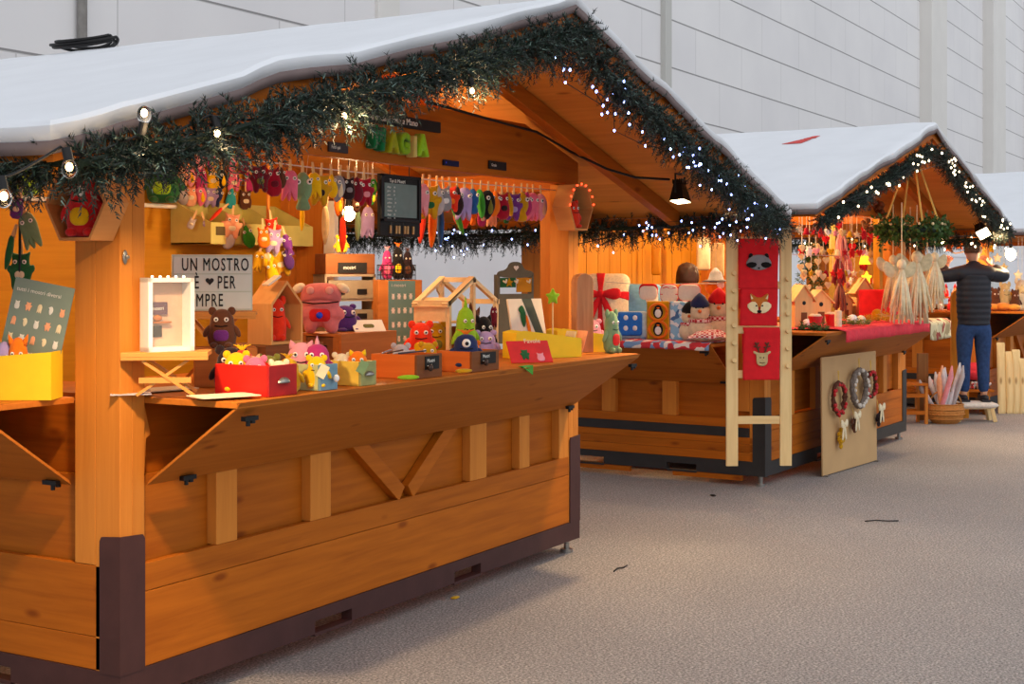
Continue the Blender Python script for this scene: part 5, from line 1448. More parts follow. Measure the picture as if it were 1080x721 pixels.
b = B(); b.pillow([(x + .06, z + .09) for x, z in rect_outline(.14, .2, .3)], .078, M); b.build('white_fold', fm('white'), t, smooth=True)
# bibs on a string
BIBW = mat('white_terry', (240, 232, 222), .95, .05, 60, bump=.3)
pa, pb = at(676, 300, x=6.30), at(742, 299, x=6.30)
b = B(); b.tube([pa + Vector((0, .3, .02)), pa, pb, pb + Vector((0, -.12, .0))], .003, 5); tag(b.build('hanging_line', mat('string_white', (210, 206, 196), .8)), 'string across the gift stall side opening holding the white bibs', 'string')
for i, (px, w, h, lab) in enumerate(((684, .15, .115, 'white bib with red top edge, leftmost on the string'), (706, .145, .15, 'white bib with pink trim and embroidery in the middle of the string'), (727, .18, .135, 'white round bib with pink trim at the right end of the string'))):
    p = at(px, 299, x=6.28)
    t = thing('baby_bib', lab, 'bib', (6.28, p.y, p.z), -PI/2 + .2, 'white bibs on a string')
    b = B(); b.pillow([(x, z - h/2) for x, z in rect_outline(w, h, .35)], .010); b.build('trim_border', PINKRED if i else REDC, t, smooth=True)
    b = B(); b.pillow([(x, z - h/2 - (.012 if i == 0 else 0)) for x, z in rect_outline(w * .97, h * .95, .35)], .019); b.build('terry_cloth', BIBW, t, smooth=True)
    if i == 1:
        b = B(); b.tube([(-.05, -.0125, -.035), (-.02, -.0135, -.025), (.01, -.0135, -.04), (.05, -.0125, -.03)], .004, 5); b.box(-w*.46, w*.46, -.014, -.011, -.085, -.078); b.build('embroidery', PINKRED, t)
# penguin panel
p = at(694, 356, x=6.16)
t = thing('ornament_panel', 'mustard felt panel with two penguin ornaments in round frames', 'felt panel', (6.16, p.y, SZ2), FACE)
b = B(); b.pillow([(x, z + .15) for x, z in rect_outline(.17, .30, .08)], .016); b.build('felt_panel', fm('mustard'), t, smooth=True)
for z in (.085, .215):
    q = B(); n = 22
    q.tube([(.066 * math.cos(2*PI*k/n), -.022, z + .062 * math.sin(2*PI*k/n)) for k in range(n + 1)], .011, 7); fr = q.build('round_frame', fm('orange'), t, smooth=True)
    q = B(); q.ell((0, -.018, z), (.038, .014, .048)); q.ell((0, -.02, z + .035), (.026, .014, .026)); pg = q.build('penguin', fm('black'), t, smooth=True)
    q = B(); q.ell((0, -.031, z - .008), (.024, .006, .032)); q.build('white_belly', fm('white'), pg, smooth=True)
    q = B(); q.ell((0, -.036, z + .033), (.012, .008, .006)); q.build('beak', fm('orange'), pg, smooth=True)
p = at(718, 356, x=6.16)
t = thing('fabric_strip', 'pale blue printed hanging strip between penguin panel and snowmen', 'fabric', (6.18, p.y, SZ2), FACE)
b = B(); b.pillow([(x, z + .15) for x, z in rect_outline(.175, .30, .06)], .014); b.build('cloth', blotch('blue_print', (140, 190, 222), (226, 232, 236), (70, 110, 160), 34), t, smooth=True)
# snowmen
def snowman(label, p, h, rz, hat, bonnet=True):
    t = thing('plush_snowman', label, 'plush toy', p, rz, 'plush snowmen')
    b = B(); b.ell((0, 0, h * .25), (h * .27, h * .22, h * .26)); b.ell((0, 0, h * .62), (h * .21, h * .19, h * .21)); b.build('body', fm('cream'), t, smooth=True)
    b = B(); b.lathe([(h * .045, 0), (h * .03, h * .1), (h * .004, h * .22)], n=10, M=Matrix.Translation((0, -h * .17, h * .63)) @ Matrix.Rotation(1.5, 4, 'X')); b.build('carrot_nose', fm('orange'), t, smooth=True)
    for sx in (-1, 1):
        b = B(); b.ell((sx * h * .075, -h * .17, h * .71), (h * .022, h * .015, h * .022), None, 8, 6); b.build('eye', PUPIL, t, smooth=True)
    b = B(); b.lathe([(h * .2, 0), (h * .19, h * .08), (h * .1, h * .2), (h * .02, h * .27)], n=14, M=Matrix.Translation((0, .0, h * .74)) @ Matrix.Rotation(.2, 4, 'X')); b.build('hat', hat, t, smooth=True)
    b = B(); b.tube([(h * .2 * math.cos(a), h * .19 * math.sin(a), h * .43) for a in [2 * PI * k / 14 for k in range(15)]], h * .045, 7); b.build('scarf', GING, t, smooth=True)
    return t
for px, py, h, lab, hat in ((738, 356, .36, 'cream plush snowman with carrot nose left of the gingham cloth', fm('navy')), (758, 354, .40, 'taller cream plush snowman in a red hat against the ladder', REDC), (727, 353, .30, 'small plush snowman beside the blue printed strip', fm('black'))):
    p = at(px, py, x=6.2 + (.12 if px > 750 else 0)); snowman(lab, (p.x, p.y, SZ2), h, -1.2, hat)
p = at(755, 302, x=6.5)
t = thing('plush_pumpkin', 'orange plush pumpkin head with grey hat hanging beside the vendor', 'plush toy', (6.5, p.y, p.z - .06), -1.1)
b = B(); b.ell((0, 0, .05), (.085, .07, .062)); b.build('body', fm('orange'), t, smooth=True)
b = B(); b.lathe([(.12, 0), (.06, .02), (.045, .07), (.008, .11)], n=14, M=Matrix.Translation((0, 0, .095))); b.build('hat', fm('grey'), t, smooth=True)
b = B(); b.ell((.03, -.055, .075), (.03, .03, .034)); b.build('white_face', fm('white'), t, smooth=True)
b = B(); b.tube([(0, 0, .2), (0, 0, 2.35 - (p.z - .06))], .002, 4); b.build('string', mat('string_white', (210, 206, 196), .8), t)
# gingham cloth heap and the print cloth over the counter edge
def drape(name, label, cat, K, x0, x1, y_in, y_out, ztop, drop, m, along='y', seed=1, amp=.012, group=None):
    """cloth lying on a counter and hanging over its outer edge; local stall axes"""
    b = B()
    def fn(u, v):
        s = x0 + (x1 - x0) * u
        flat = abs(y_out - y_in); tot = flat + drop; d = v * tot
        sg = 1 if y_out > y_in else -1
        nzv = noise.noise(Vector((s * 7, v * 2, seed)))
        if d <= flat: o, z = y_in + sg * d, ztop + .007 + abs(nzv) * amp
        else: o, z = y_out + sg * (.026 + amp * 1.4 * abs(nzv)), ztop + .004 - (d - flat) * (1 + .12 * noise.noise(Vector((s * 5, 3, seed))))
        return Vector(loc2w(K, (o, s, z) if along == 'y' else (s, o, z)))
    b.grid(fn, 60, 22)
    o = b.build(name, m, smooth=True, solid=.003)
    return tag(o, label, cat, group)
drape('print_cloth', 'red and white printed cloth hanging over the side counter of the gift stall', 'cloth', K2, .24, 1.75, -.05, -.434, SZ2, .05, REDPRINT, 'y', 3)
p = at(753, 352, x=6.0)
b = B(); b.grid(lambda u, v: Vector(((u - .5) * .34, (v - .5) * .22, .02 + .055 * math.sin(PI * u) * math.sin(PI * v) + .02 * noise.noise(Vector((u * 5, v * 5, 2))))), 22, 16)
o = b.build('gingham_cloth', GING, smooth=True, solid=.004); place(o, (6.02, p.y + .03, SZ2 + .02), -1.2); tag(o, 'red gingham cloth heaped on the side counter beside the ladder', 'cloth')
# aprons and stockings hanging at the back of the stall
KNIT = mat('beige_knit', (188, 170, 136), .95, .25, 50, bump=.3)
for i, (px, py0, py1, wpx, m, lab, yy) in enumerate(((631, 250, 292, 13, KNIT, 'beige knitted stocking hanging at the left of the gift stall', 8.0), (645, 252, 292, 10, fm('cream'), 'cream felt stocking hanging next to the knitted one', 8.0), (742, 250, 285, 15, fm('cream'), 'cream felt apron hanging left of the ladder', 8.9), (757, 256, 292, 14, fm('beige'), 'beige felt apron hanging closest to the ladder', 8.6), (692, 258, 290, 10, W_OCHREZ, 'ochre wooden strip with charms hanging in the gift stall', 8.4))):
    p0, p1 = at(px, py0, x=yy), at(px, py1, x=yy); w = wpx * depth(p0) / FPX; h = p0.z - p1.z
    t = thing('stocking' if i < 2 else 'apron' if i < 4 else 'charm_strip', lab, 'stocking' if i < 2 else 'apron' if i < 4 else 'charm', (p0.x, p0.y, p1.z), -1.0)
    pts = chaikin([(-w*.35, h), (w*.35, h), (w*.4, h*.35), (w*.75, h*.12), (w*.6, 0), (-w*.2, 0), (-w*.4, h*.2)], 2) if i < 2 else rect_outline(w, h, .2)
    b = B(); b.pillow(pts if i < 2 else [(x, z + h/2) for x, z in pts], .02); b.build('cloth', m, t, smooth=True)
    b = B(); b.tube([(0, 0, h - .01), (0, 0, max(h + .03, 2.3 - p1.z))], .002, 4); b.build('string', mat('string_white', (210, 206, 196), .8), t)
# inner back partition of upright ochre boards, each a board
for i in range(9):
    y0 = .95 + i * .001; x0 = .75 + i * .17
    if .75 < x0 < 3.2:
        pass
b = B()
for i in range(14):
    b.box(.30 + i * .215, .30 + i * .215 + .205, SD - .085, SD - .062, 1.05, 1.93 + .04 * ((i * 7) % 3))
o = b.build('board_partition', W_OCHREZ); o.location = K2[0]; o.rotation_euler = (0, 0, KZ); tag(o, 'partition of upright ochre boards at the back of the gift stall', 'partition')
# ladder with red towels
LC = k2(-.285, -.07, 0)
lz0 = .20
t = thing('wooden_ladder', 'pale wooden ladder hung on the front corner of the gift stall with red towels', 'ladder', (LC.x, LC.y, lz0), math.radians(-58))
LW_, LH_ = .43, 1.72
for sx in (-1, 1):
    b = B(); x = sx * (LW_/2 - .02); b.box(x - .042, x + .042, -.014, .014, 0, LH_); b.build('rail', W_LIGHT, t, bevel=.002)
    for k in range(6):
        b = B(); z = LH_ - .34 - k * .125 - (.04 if sx > 0 else 0); b.cyl((x + .01, -.045, z + .008), (x + .01, -.014, z), .016, n=12); b.build('peg', W_LIGHT, t)
for z in (.33, .66, .98, 1.30, 1.62):
    b = B(); b.box(-LW_/2 + .0625, LW_/2 - .0625, -.010, .010, z - .028, z + .028); b.build('rung', W_LIGHTX, t, bevel=.002)
def towel(label, zr, w, h, dx, face):
    M0 = Matrix.Translation((LC.x, LC.y, lz0)) @ Matrix.Rotation(math.radians(-58), 4, 'Z')
    o0 = M0 @ Vector((dx, 0, zr))
    t = thing('red_towel', label, 'towel', o0, math.radians(-58), 'red towels on the ladder')
    b = B()
    def fn(u, v):
        x = (u - .5) * w; L = h + .22; d = v * L
        wav = .004 * noise.noise(Vector((x * 14, d * 3, zr * 5)))
        if d < .17: return Vector((x, .022 + wav, -.17 + d))
        if d < .17 + .05:
            a = (d - .17) / .05 * PI; return Vector((x, .022 * math.cos(a), .014 * math.sin(a) + .002))
        return Vector((x + .004 * math.sin(d * 9), -.024 - .006 * (d > .3) + wav * 1.5, -(d - .22)))
    b.grid(fn, 14, 40); b.build('cloth', REDC, t, smooth=True, solid=.006)
    Mx = Matrix.Translation((0, -.038, -h * .5))
    def emb(nm, pts, m, dy=0.0, tk=.003):
        q = B(); q.pillow(pts, tk, Mx @ Matrix.Translation((0, dy, 0)), levels=(1.0, .9, .5)); return q.build(nm, m, t, smooth=True)
    S_ = w * .36
    def sc(pts, k=S_): return [(x * k, z * k) for x, z in pts]
    DG, BK, TAN, GRY, ORN, CR = fm('brown'), fm('black'), fm('beige'), fm('grey'), mat('fox_orange', (196, 110, 40), .9), mat('fox_cream', (246, 226, 180), .9)
    if face == 'raccoon':
        for sx in (-1, 1): emb('ear', chaikin([(sx*.55*S_+x*S_*.2, .62*S_+z*S_*.22) for x, z in ((-1,-1),(1,-1),(.6,.8),(-.6,.8))], 1), BK)
        emb('head', chaikin(sc([(-.95,.0),(-.75,.45),(-.35,.7),(.35,.7),(.75,.45),(.95,.0),(.5,-.3),(0,-.42),(-.5,-.3)]), 2), GRY, -.002)
        for sx in (-1, 1): emb('mask_patch', chaikin([(sx*x*S_, z*S_) for x, z in ((.12,.12),(.6,.22),(.98,-.02),(.6,-.26),(.2,-.15))], 1), BK, -.005)
        emb('nose', chaikin(sc([(-.12,-.18),(.12,-.18),(0,-.34)]), 1), BK, -.006)
    elif face == 'fox':
        emb('head', chaikin(sc([(-.62,.2),(-.72,1.0),(-.3,.6),(.3,.6),(.72,1.0),(.62,.2),(0,-.25)]), 1), ORN, -.002)
        for sx in (-1, 1): emb('cheek', chaikin([(sx*x*S_, z*S_) for x, z in ((.05,-.3),(.2,.25),(.6,.3),(.98,.0),(.6,-.5),(.1,-.62))], 1), CR, -.005)
        for sx in (-1, 1): emb('inner_ear', [(sx*x*S_, z*S_) for x, z in ((.45,.5),(.62,.45),(.66,.82))], CR, -.006)
        for sx in (-1, 1): emb('eye', [(sx*.22*S_ + x, -.02*S_ + z) for x, z in polar(lambda a: S_*.07, 12)], BK, -.008)
        emb('nose', chaikin(sc([(-.2,-.34),(.2,-.34),(.12,-.56),(-.12,-.56)]), 2), BK, -.008)
    else:
        emb('head', chaikin(sc([(-.3,.15),(-.62,.35),(-.7,.15),(-.42,.05),(-.45,-.6),(-.2,-.85),(.2,-.85),(.45,-.6),(.42,.05),(.7,.15),(.62,.35),(.3,.15)]), 2), TAN, -.002)
        for sx in (-1, 1):
            q = B(); pts = [(sx*.22*S_, -.003, .2*S_), (sx*.34*S_, -.003, .55*S_), (sx*.5*S_, -.003, .95*S_)]
            q.tube([Mx @ Vector(v) for v in pts], S_*.06, 6)
            for (a, c) in (((.34,.55),(.62,.68)), ((.40,.7),(.24,.95)), ((.34,.5),(.14,.62))): q.tube([Mx @ Vector((sx*a[0]*S_, -.003, a[1]*S_)), Mx @ Vector((sx*c[0]*S_, -.003, c[1]*S_))], S_*.05, 6)
            q.build('antler', DG, t)
        for sx in (-1, 1): emb('eye', [(sx*.13*S_ + x, -.2*S_ + z) for x, z in polar(lambda a: S_*.05, 10)], BK, -.006)
        q = B(); q.tube([Mx @ Vector((-.2*S_, -.007, -.55*S_)), Mx @ Vector((0, -.008, -.62*S_)), Mx @ Vector((.2*S_, -.007, -.55*S_))], S_*.025, 5); q.build('mouth', DG, t)
    return t
towel('red towel with embroidered raccoon face on the top ladder rung', 1.62, .285, .345, -.008, 'raccoon')
towel('red towel with embroidered fox face on the middle of the ladder', 1.30, .27, .29, -.005, 'fox')
towel('red towel with embroidered reindeer head, lowest on the ladder', .98, .265, .36, .015, 'reindeer')

# ---- front counter of the gift stall
drape('table_runner', 'coral red tablecloth draped over the front counter of the gift stall', 'tablecloth', K2, .45, 2.70, .35, -.434, 1.15, .085, PINKRED, 'x', 5, amp=.02)
drape('printed_runner', 'cream runner printed with boots at the right end of the front counter', 'table runner', K2, 2.72, 3.40, -.05, -.436, 1.15, .17, blotch('boots_print', (214, 200, 160), (170, 150, 110), (150, 60, 50), 16), 'x', 7, amp=.015)
HOUSEW = W_LIGHTX
def birdhouse(label, p, w, d, h, rz, m=None):
    t = thing('wooden_house', label, 'wooden house', p, rz, 'small wooden houses on the counter')
    m = m or wood('pale_house_wood', (226, 190, 126), 'z', knots=False, dark=.9)
    b = B(); b.prism([(-w/2, 0), (w/2, 0), (w/2, h * .66), (0, h * .95), (-w/2, h * .66)], d); b.build('walls', m, t)
    for sx in (-1, 1):
        b = B(); b.beam((sx * 0, d/2, h * .97), (sx * w * .66, d/2, h * .97 - h * .29 * 1.32), d * 1.25, .010, (0, 0, 1)); b.build('roof_panel', m, t)
    b = B(); b.box(-w * .16, w * .16, -.004, -.0004, .004, h * .34); b.build('door', DKW, t)
    b = B(); b.ell((0, -.002, h * .56), (w * .1, .003, w * .1), None, 12, 6); b.build('round_hole', PUPIL, t)
    return t
def onc(px, yl):                            # a spot on the front counter, by line of sight and stall depth
    return atk(px, 340, K2[0][1] + yl - .043 * 1.3, 9.40)
for px, yl, w, d, h, lab in ((848, .0, .16, .14, .34, 'pale wooden house nearest the ladder on the front counter'), (866, .12, .19, .12, .29, 'wider tan wooden house right of the one by the ladder'), (912, .15, .17, .13, .39, 'tall pale wooden house in the middle of the front counter'), (893, .28, .12, .1, .24, 'small wooden house among the pink bunches')):
    p = onc(px, yl); birdhouse(lab, (p.x, p.y, 1.161), w, d, h, -.75)
POT = mat('red_pot', (210, 40, 44), .5, .08)
for px, yl, lab in ((860, -.2, 'red flower pot with cotton on the counter, closest to the ladder'), (877, -.16, 'red flower pot beside the white candle')):
    p = onc(px, yl); t = thing('flower_pot', lab, 'pot', (p.x, p.y, 1.161), 0, 'red pots')
    b = B(); b.lathe([(.035, 0), (.05, .085), (.056, .085), (.056, .10), (.046, .10), (.04, .06)], n=18); b.build('pot', POT, t, smooth=False)
    b = B()
    for k in range(6): b.ell((.025 * math.cos(k), .025 * math.sin(k), .10), (.022, .022, .018), None, 8, 6)
    b.build('cotton_filling', fm('cream'), t, smooth=True)
p = onc(884, -.26); b = B(); b.lathe([(.028, 0), (.028, .13), (.022, .135), (.003, .136)], n=16); o = b.build('pillar_candle', fm('cream')); place(o, (p.x, p.y, 1.161)); tag(o, 'white pillar candle standing on the red tablecloth edge', 'candle')
def sprig(name, label, p, L, m, seed, spread=.35, n=60, cat='greenery'):
    rg = random.Random(seed); V, F = [], []
    for k in range(n):
        t_ = rg.random(); c = Vector(((t_ - .5) * L, rg.gauss(0, L * .09), .012 + abs(rg.gauss(0, .02))))
        for q in range(8):
            d = Vector((rg.gauss(.4, 1), rg.gauss(0, 1), rg.gauss(.3, .6))).normalized() * rg.uniform(.02, .045); s = d.orthogonal().normalized() * .004
            n0 = len(V); V += [c - s, c + s, c + d]; F.append((n0, n0+1, n0+2))
    me = bpy.data.meshes.new('sprig'); me.from_pydata([tuple(v) for v in V], [], F); me.materials.append(m)
    o = bpy.data.objects.new(name, me); col.objects.link(o); place(o, p, rg.uniform(-.9, -.2)); tag(o, label, cat); return o
for px, yl, L, m, lab, sd_ in ((858, -.30, .26, NEEDLE_WARM, 'green fir sprig lying on the counter by the ladder', 1), (900, -.28, .28, fm('olive'), 'dry olive moss sprig with cotton on the red tablecloth', 2), (925, -.22, .34, fm('mustard'), 'dried golden flower bunch on the red tablecloth', 3), (942, -.2, .36, fm('beige'), 'pale straw stems lying at the right of the golden bunch', 4)):
    p = onc(px, yl); sprig('sprig', lab, (p.x, p.y, 1.165), L, m, sd_)
for px, yl, c, r, lab in ((899, -.22, 'white', .045, 'white cotton ball beside the candle'), (908, -.25, 'cream', .04, 'cream cotton ball right of the white one'), (925, -.05, 'mustard', .05, 'golden straw ball on the red tablecloth'), (851, -.05, 'white', .035, 'white ribbon ball beside the pale house near the ladder')):
    p = onc(px, yl); b = B(); b.ell((0, 0, r), (r, r, r)); o = b.build('decor_ball', fm(c), smooth=True); place(o, (p.x, p.y, 1.16)); tag(o, lab, 'ball')
for dx, px, yl, h, lab in ((0, 937, .12, .16, 'red cloth covered box under the white mugs'), (0, 926, .30, .27, 'taller red cloth covered box behind the mugs')):
    p = onc(px, yl); b = B(); b.box(-.20, .20, -.12, .12, 0, h); o = b.build('display_box', PINKRED if h < .2 else REDC, bevel=.01); place(o, (p.x, p.y, 1.161), KZ); tag(o, lab, 'box')
p = onc(937, .12)
for i, (dx, c, lab) in enumerate(((-.13, 'white', 'white mug, left on the red box'), (-.03, 'rose', 'pale pink mug, second on the red box'), (.05, 'blue', 'blue candle tin standing between the mugs'), (.13, 'dove', 'pale grey mug at the right end of the red box'))):
    t = thing('mug' if i != 2 else 'candle_tin', lab, 'mug' if i != 2 else 'tin', (p.x + dx, p.y - .02, 1.3215), -1.0, 'mugs on the red box')
    b = B(); hh = .085 if i != 2 else .12; rr_ = .034 if i != 2 else .02
    b.lathe([(rr_ * .9, 0), (rr_, .01), (rr_, hh), (rr_ * .9, hh), (rr_ * .88, .012)], n=18); b.build('cup', mat('mug_' + c, PAL[c], .35), t, smooth=False)
    if i != 2: q = B(); q.tube([(rr_, 0, .065), (rr_ + .02, 0, .06), (rr_ + .022, 0, .035), (rr_, 0, .02)], .005, 6); q.build('handle', mat('mug_' + c, PAL[c], .35), t)

# hanging things above the front counter
CREAMH = mat('wood_heart', (226, 204, 150), .7, .1, 20)
def hang_z(x_w): return 2.36
# fir branch with pale hearts
pc = at(855, 285, y=.16); 
hb = thing('heart_tree', 'dark green fir panel hung with pale wooden hearts left of the post', 'decoration', (pc.x, .16, pc.z), -.55)
rg = random.Random(77); V, F = [], []
for k in range(420):
    z = rg.uniform(-.30, .24); wmax = .21 * (1 - (z + .30) / .62) + .02; x = rg.uniform(-wmax, wmax); c = Vector((x, rg.uniform(0, .03), z))
    for q in range(8):
        d = Vector((rg.gauss(0, 1), rg.gauss(-.4, .5), rg.gauss(-.5, .8))).normalized() * .04; s = d.orthogonal().normalized() * .003
        n0 = len(V); V += [c - s, c + s, c + d]; F.append((n0, n0+1, n0+2))
me = bpy.data.meshes.new('fir'); me.from_pydata([tuple(v) for v in V], [], F); me.materials.append(NEEDLE_WARM); o = bpy.data.objects.new('fir_panel', me); col.objects.link(o); o.parent = hb
for i, (dx, dz) in enumerate(((-.12, .10), (-.03, .13), (.06, .15), (-.13, .02), (-.05, .03), (.04, .06), (.12, .07), (-.10, -.05), (.0, -.06), (.09, -.05), (-.15, -.12), (-.06, -.13), (.05, -.14), (.14, -.11), (-.01, -.21), (.10, -.21))):
    b = B(); b.prism(heart_outline(.074), .008, Matrix.Translation((dx * 1.15, -.045, dz * 1.2))); b.build('wooden_heart', CREAMH, hb, bevel=.002)
b = B(); b.tube([(0, .015, .2), (0, .015, 2.5 - pc.z - .1)], .003, 5); b.build('string', mat('string_white', (210, 206, 196), .8), hb)
def heart(label, px, py, y, w, m, name='hanging_heart'):
    p = atk(px, py, y); t = thing(name, label, 'heart', p, -.6, 'hearts hanging over the front counter')
    b = B(); b.pillow(heart_outline(w), w * .16, levels=(1, .9, .7, .4)); b.build('heart', m, t, smooth=True)
    b = B(); b.tube([(0, 0, w * .25), (0, 0, 2.30 - p.z)], .002, 4); b.build('string', mat('string_white', (210, 206, 196), .8), t)
for px, py, y, w, m, lab in ((871, 253, .0, .085, REDC, 'red felt heart hanging just left of the narrow post'), (885, 238, -.05, .09, REDC, 'red felt heart hanging under the gable garland'), (899, 261, .1, .095, REDC, 'red felt heart hanging over the pink bunches'), (913, 243, .1, .11, REDC, 'large red felt heart high beside the square post'), (917, 254, .25, .11, fm('crimson'), 'dark red felt heart below the large red one'), (860, 262, .2, .11, CREAMH, 'plain pale heart beside the fir panel'), (898, 275, .15, .10, fm('beige'), 'beige heart under the red one over the pink bunches'), (919, 275, .2, .08, fm('cream'), 'cream round heart left of the square post'), (911, 283, .15, .10, fm('crimson'), 'crimson heart above the golden star'), (846, 262, .0, .07, CREAMH, 'small pale heart hanging nearest the ladder')):
    heart(lab, px, py, y, w, m)
# pink and mauve bunches
for i, (px, py, h, y, c, lab) in enumerate(((887, 258, .30, .05, 'rose', 'pink cloth bunch hanging topmost right of the narrow post'), (884, 285, .30, .1, 'maroon', 'mauve cloth bunch hanging below the pink one'), (893, 280, .28, .15, 'rose', 'pale pink bunch hanging beside the mauve one'), (886, 312, .30, .12, 'brown', 'brown pink bunch hanging low over the counter'), (893, 322, .30, .2, 'dove', 'grey pink bunch standing lowest over the candle'))):
    p = atk(px, py, y); t = thing('cloth_bunch', lab, 'cloth bunch', p, R.random(), 'pink cloth bunches hanging in a column')
    b = B(); rg = random.Random(i)
    for k in range(12):
        a = 2 * PI * k / 12 + rg.random(); r = rg.uniform(.02, .055)
        b.tube([(0, 0, h * .45), (r * .7 * math.cos(a), r * .7 * math.sin(a), h * .1), (r * 1.2 * math.cos(a), r * 1.2 * math.sin(a), -h * rg.uniform(.3, .5))], [.008, .016, .010], 6)
    b.build('strips', felt('bunch_%s' % c, tuple(int(v * .55 + q * .45) for v, q in zip(PAL[c], (190, 130, 126)))), t, smooth=True)
    b = B(); b.ell((0, 0, h * .42), (.02, .02, .024), None, 10, 6); b.build('knot', fm('cream'), t, smooth=True)
    b = B(); b.tube([(0, 0, h * .44), (0, 0, 2.32 - p.z)], .002, 4); b.build('string', mat('string_white', (210, 206, 196), .8), t)
# lit golden decorations
for px, py, y, r, lab, k in ((912, 272, .3, .06, 'glowing golden bell lantern hanging behind the hearts', 'lantern'), (914, 293, .3, .075, 'glowing golden star behind the red hearts', 'star')):
    p = atk(px, py, y); t = thing('star_light' if k == 'star' else 'bell_lantern', lab, 'lamp', p, -.6)
    b = B(); b.pillow(chaikin(star_outline(r), 1), .02) if k == 'star' else b.lathe([(r * .9, -r), (r * .7, 0), (r * .4, r * .7), (r * .1, r)], n=14)
    b.build('shade', emit('gold_glow', (255, 186, 40), 2.2), t, smooth=True)
    b = B(); b.tube([(0, 0, r * .8), (0, 0, 2.3 - p.z)], .002, 4); b.build('string', BLACKP, t)
# extra uprights of the gift stall front
for px, w, lab in ((879, .075, 'narrow greenish post among the hanging hearts of the gift stall'), (926, .10, 'square golden post behind the rag angels')):
    p = atk(px, 300, .25, 9.45)
    b = B(); b.box(-w/2, w/2, -.03, .03, 1.151, 2.3); o = b.build('display_post', mat('olive_post', (150, 120, 50), .7, .2) if px < 900 else W_OCHREZ); place(o, (p.x, p.y, 0), KZ); tag(o, lab, 'post')
# wall of small red and cream things on a back rail
rg = random.Random(5)
for i in range(22):
    px = 880 + (i % 11) * 4.6 + rg.uniform(-1, 1); py = (298, 312)[i // 11] + rg.uniform(-3, 3); yy = .75
    p = atk(px, py, .25, 9.68); c = ('red', 'cream', 'scarlet', 'rose', 'white', 'crimson')[i % 6]; s_ = rg.uniform(.06, .09)
    b = B(); b.pillow(shape(('monster', 'drop', 'bird', 'cat')[i % 4], s_, s_ * 1.2), .018); o = b.build('felt_charm', fm(c), smooth=True); place(o, p, -.6)
    tag(o, '%s felt %s on the %s charm row behind the counter, %s from left' % (c, ('doll', 'drop', 'bird', 'cat')[i % 4], ('upper', 'lower')[i // 11], ORD[i % 11]), 'charm', 'felt charms on the back rack')
pr0, pr1 = atk(876, 300, .27, 9.70), atk(905, 300, .27, 9.70)
for z in (pr0.z + .06, pr0.z - .09):
    b = B(); b.box(pr0.x, 9.66, .27, .30, z, z + .015); b.box(pr0.x, pr0.x + .02, .275, .30, 1.151, z) if z < pr0.z else None; b.box(9.62, 9.64, .275, .30, 1.151, z) if z < pr0.z else None
    o = b.build('rack_bar', W_BOX); tag(o, '%s bar of the charm rack behind the front counter' % ('upper' if z > pr0.z else 'lower'), 'rack')

# strings of small ornaments across the front of the gift stall
_orn = {}
def orn_proto(kind, m):
    b = B(); w = .075
    if kind == 'heart': b.pillow(heart_outline(w), w * .15, levels=(1, .9, .7, .4))
    elif kind == 'star': b.pillow(star_outline(w * .55), w * .12, levels=(1, .8, .4))
    elif kind == 'bell': b.lathe([(w * .42, -w * .4), (w * .30, -w * .1), (w * .22, w * .25), (w * .06, w * .4)], n=12)
    else: b.pillow(shape('monster', w, w * 1.3), w * .16)
    o = b.build('hanging_ornament', m, smooth=True)
    q = B(); q.tube([(0, 0, w * .3), (0, 0, .16)], .0018, 4); q.build('string', mat('string_white', (210, 206, 196), .8), o)
    return o
for ri, (py, yl, nm) in enumerate(((247, .10, 'high'), (266, .22, 'middle'), (287, .30, 'low'))):
    pa, pb = atk(842, py, yl, 9.45), atk(934, py, yl, 9.45)
    zz = atk(885, py, yl, 9.45).z + .15
    b = B(); b.tube([(6.75, yl - .14, zz), (9.6, yl - .26, zz)], .003, 5)
    tag(b.build('hanging_line', mat('string_white', (210, 206, 196), .8)), '%s string of small ornaments across the front of the gift stall' % nm, 'string')
    for ci in range(12):
        px = 843 + ci * 7.6 + (ri * 2.5)
        kind = ('heart', 'bell', 'star', 'doll', 'heart', 'star')[(ci + ri * 2) % 6]; cc = ('cream', 'red', 'beige', 'crimson', 'white', 'mustard', 'red', 'rose')[(ci * 3 + ri) % 8]
        if kind not in _orn: _orn[kind] = o = orn_proto(kind, fm('red'))
        else: o = copy_tree(_orn[kind])
        r = at(px, py, y=0) - CAM
        # where the sight line crosses the string, seen from above
        ax, ay, bx, by = 6.75, yl - .14, 9.6, yl - .26
        den = r.x * (by - ay) - r.y * (bx - ax)
        k = ((ax - CAM.x) * (by - ay) - (ay - CAM.y) * (bx - ax)) / den
        x, y = CAM.x + r.x * k, CAM.y + r.y * k
        if not 6.8 < x < 9.58: x = min(9.56, 6.8 + ci * .25); y = ay + (x - ax) / (bx - ax) * (by - ay)
        recolor(o, fm(cc)); place(o, (x, y, zz - .16), -.6 + R.uniform(-.2, .2))
        tag(o, '%s %s ornament on the %s string of the gift stall, %s from the ladder' % (cc, kind, nm, ORD[ci]), 'ornament', 'small ornaments on the gift stall strings')
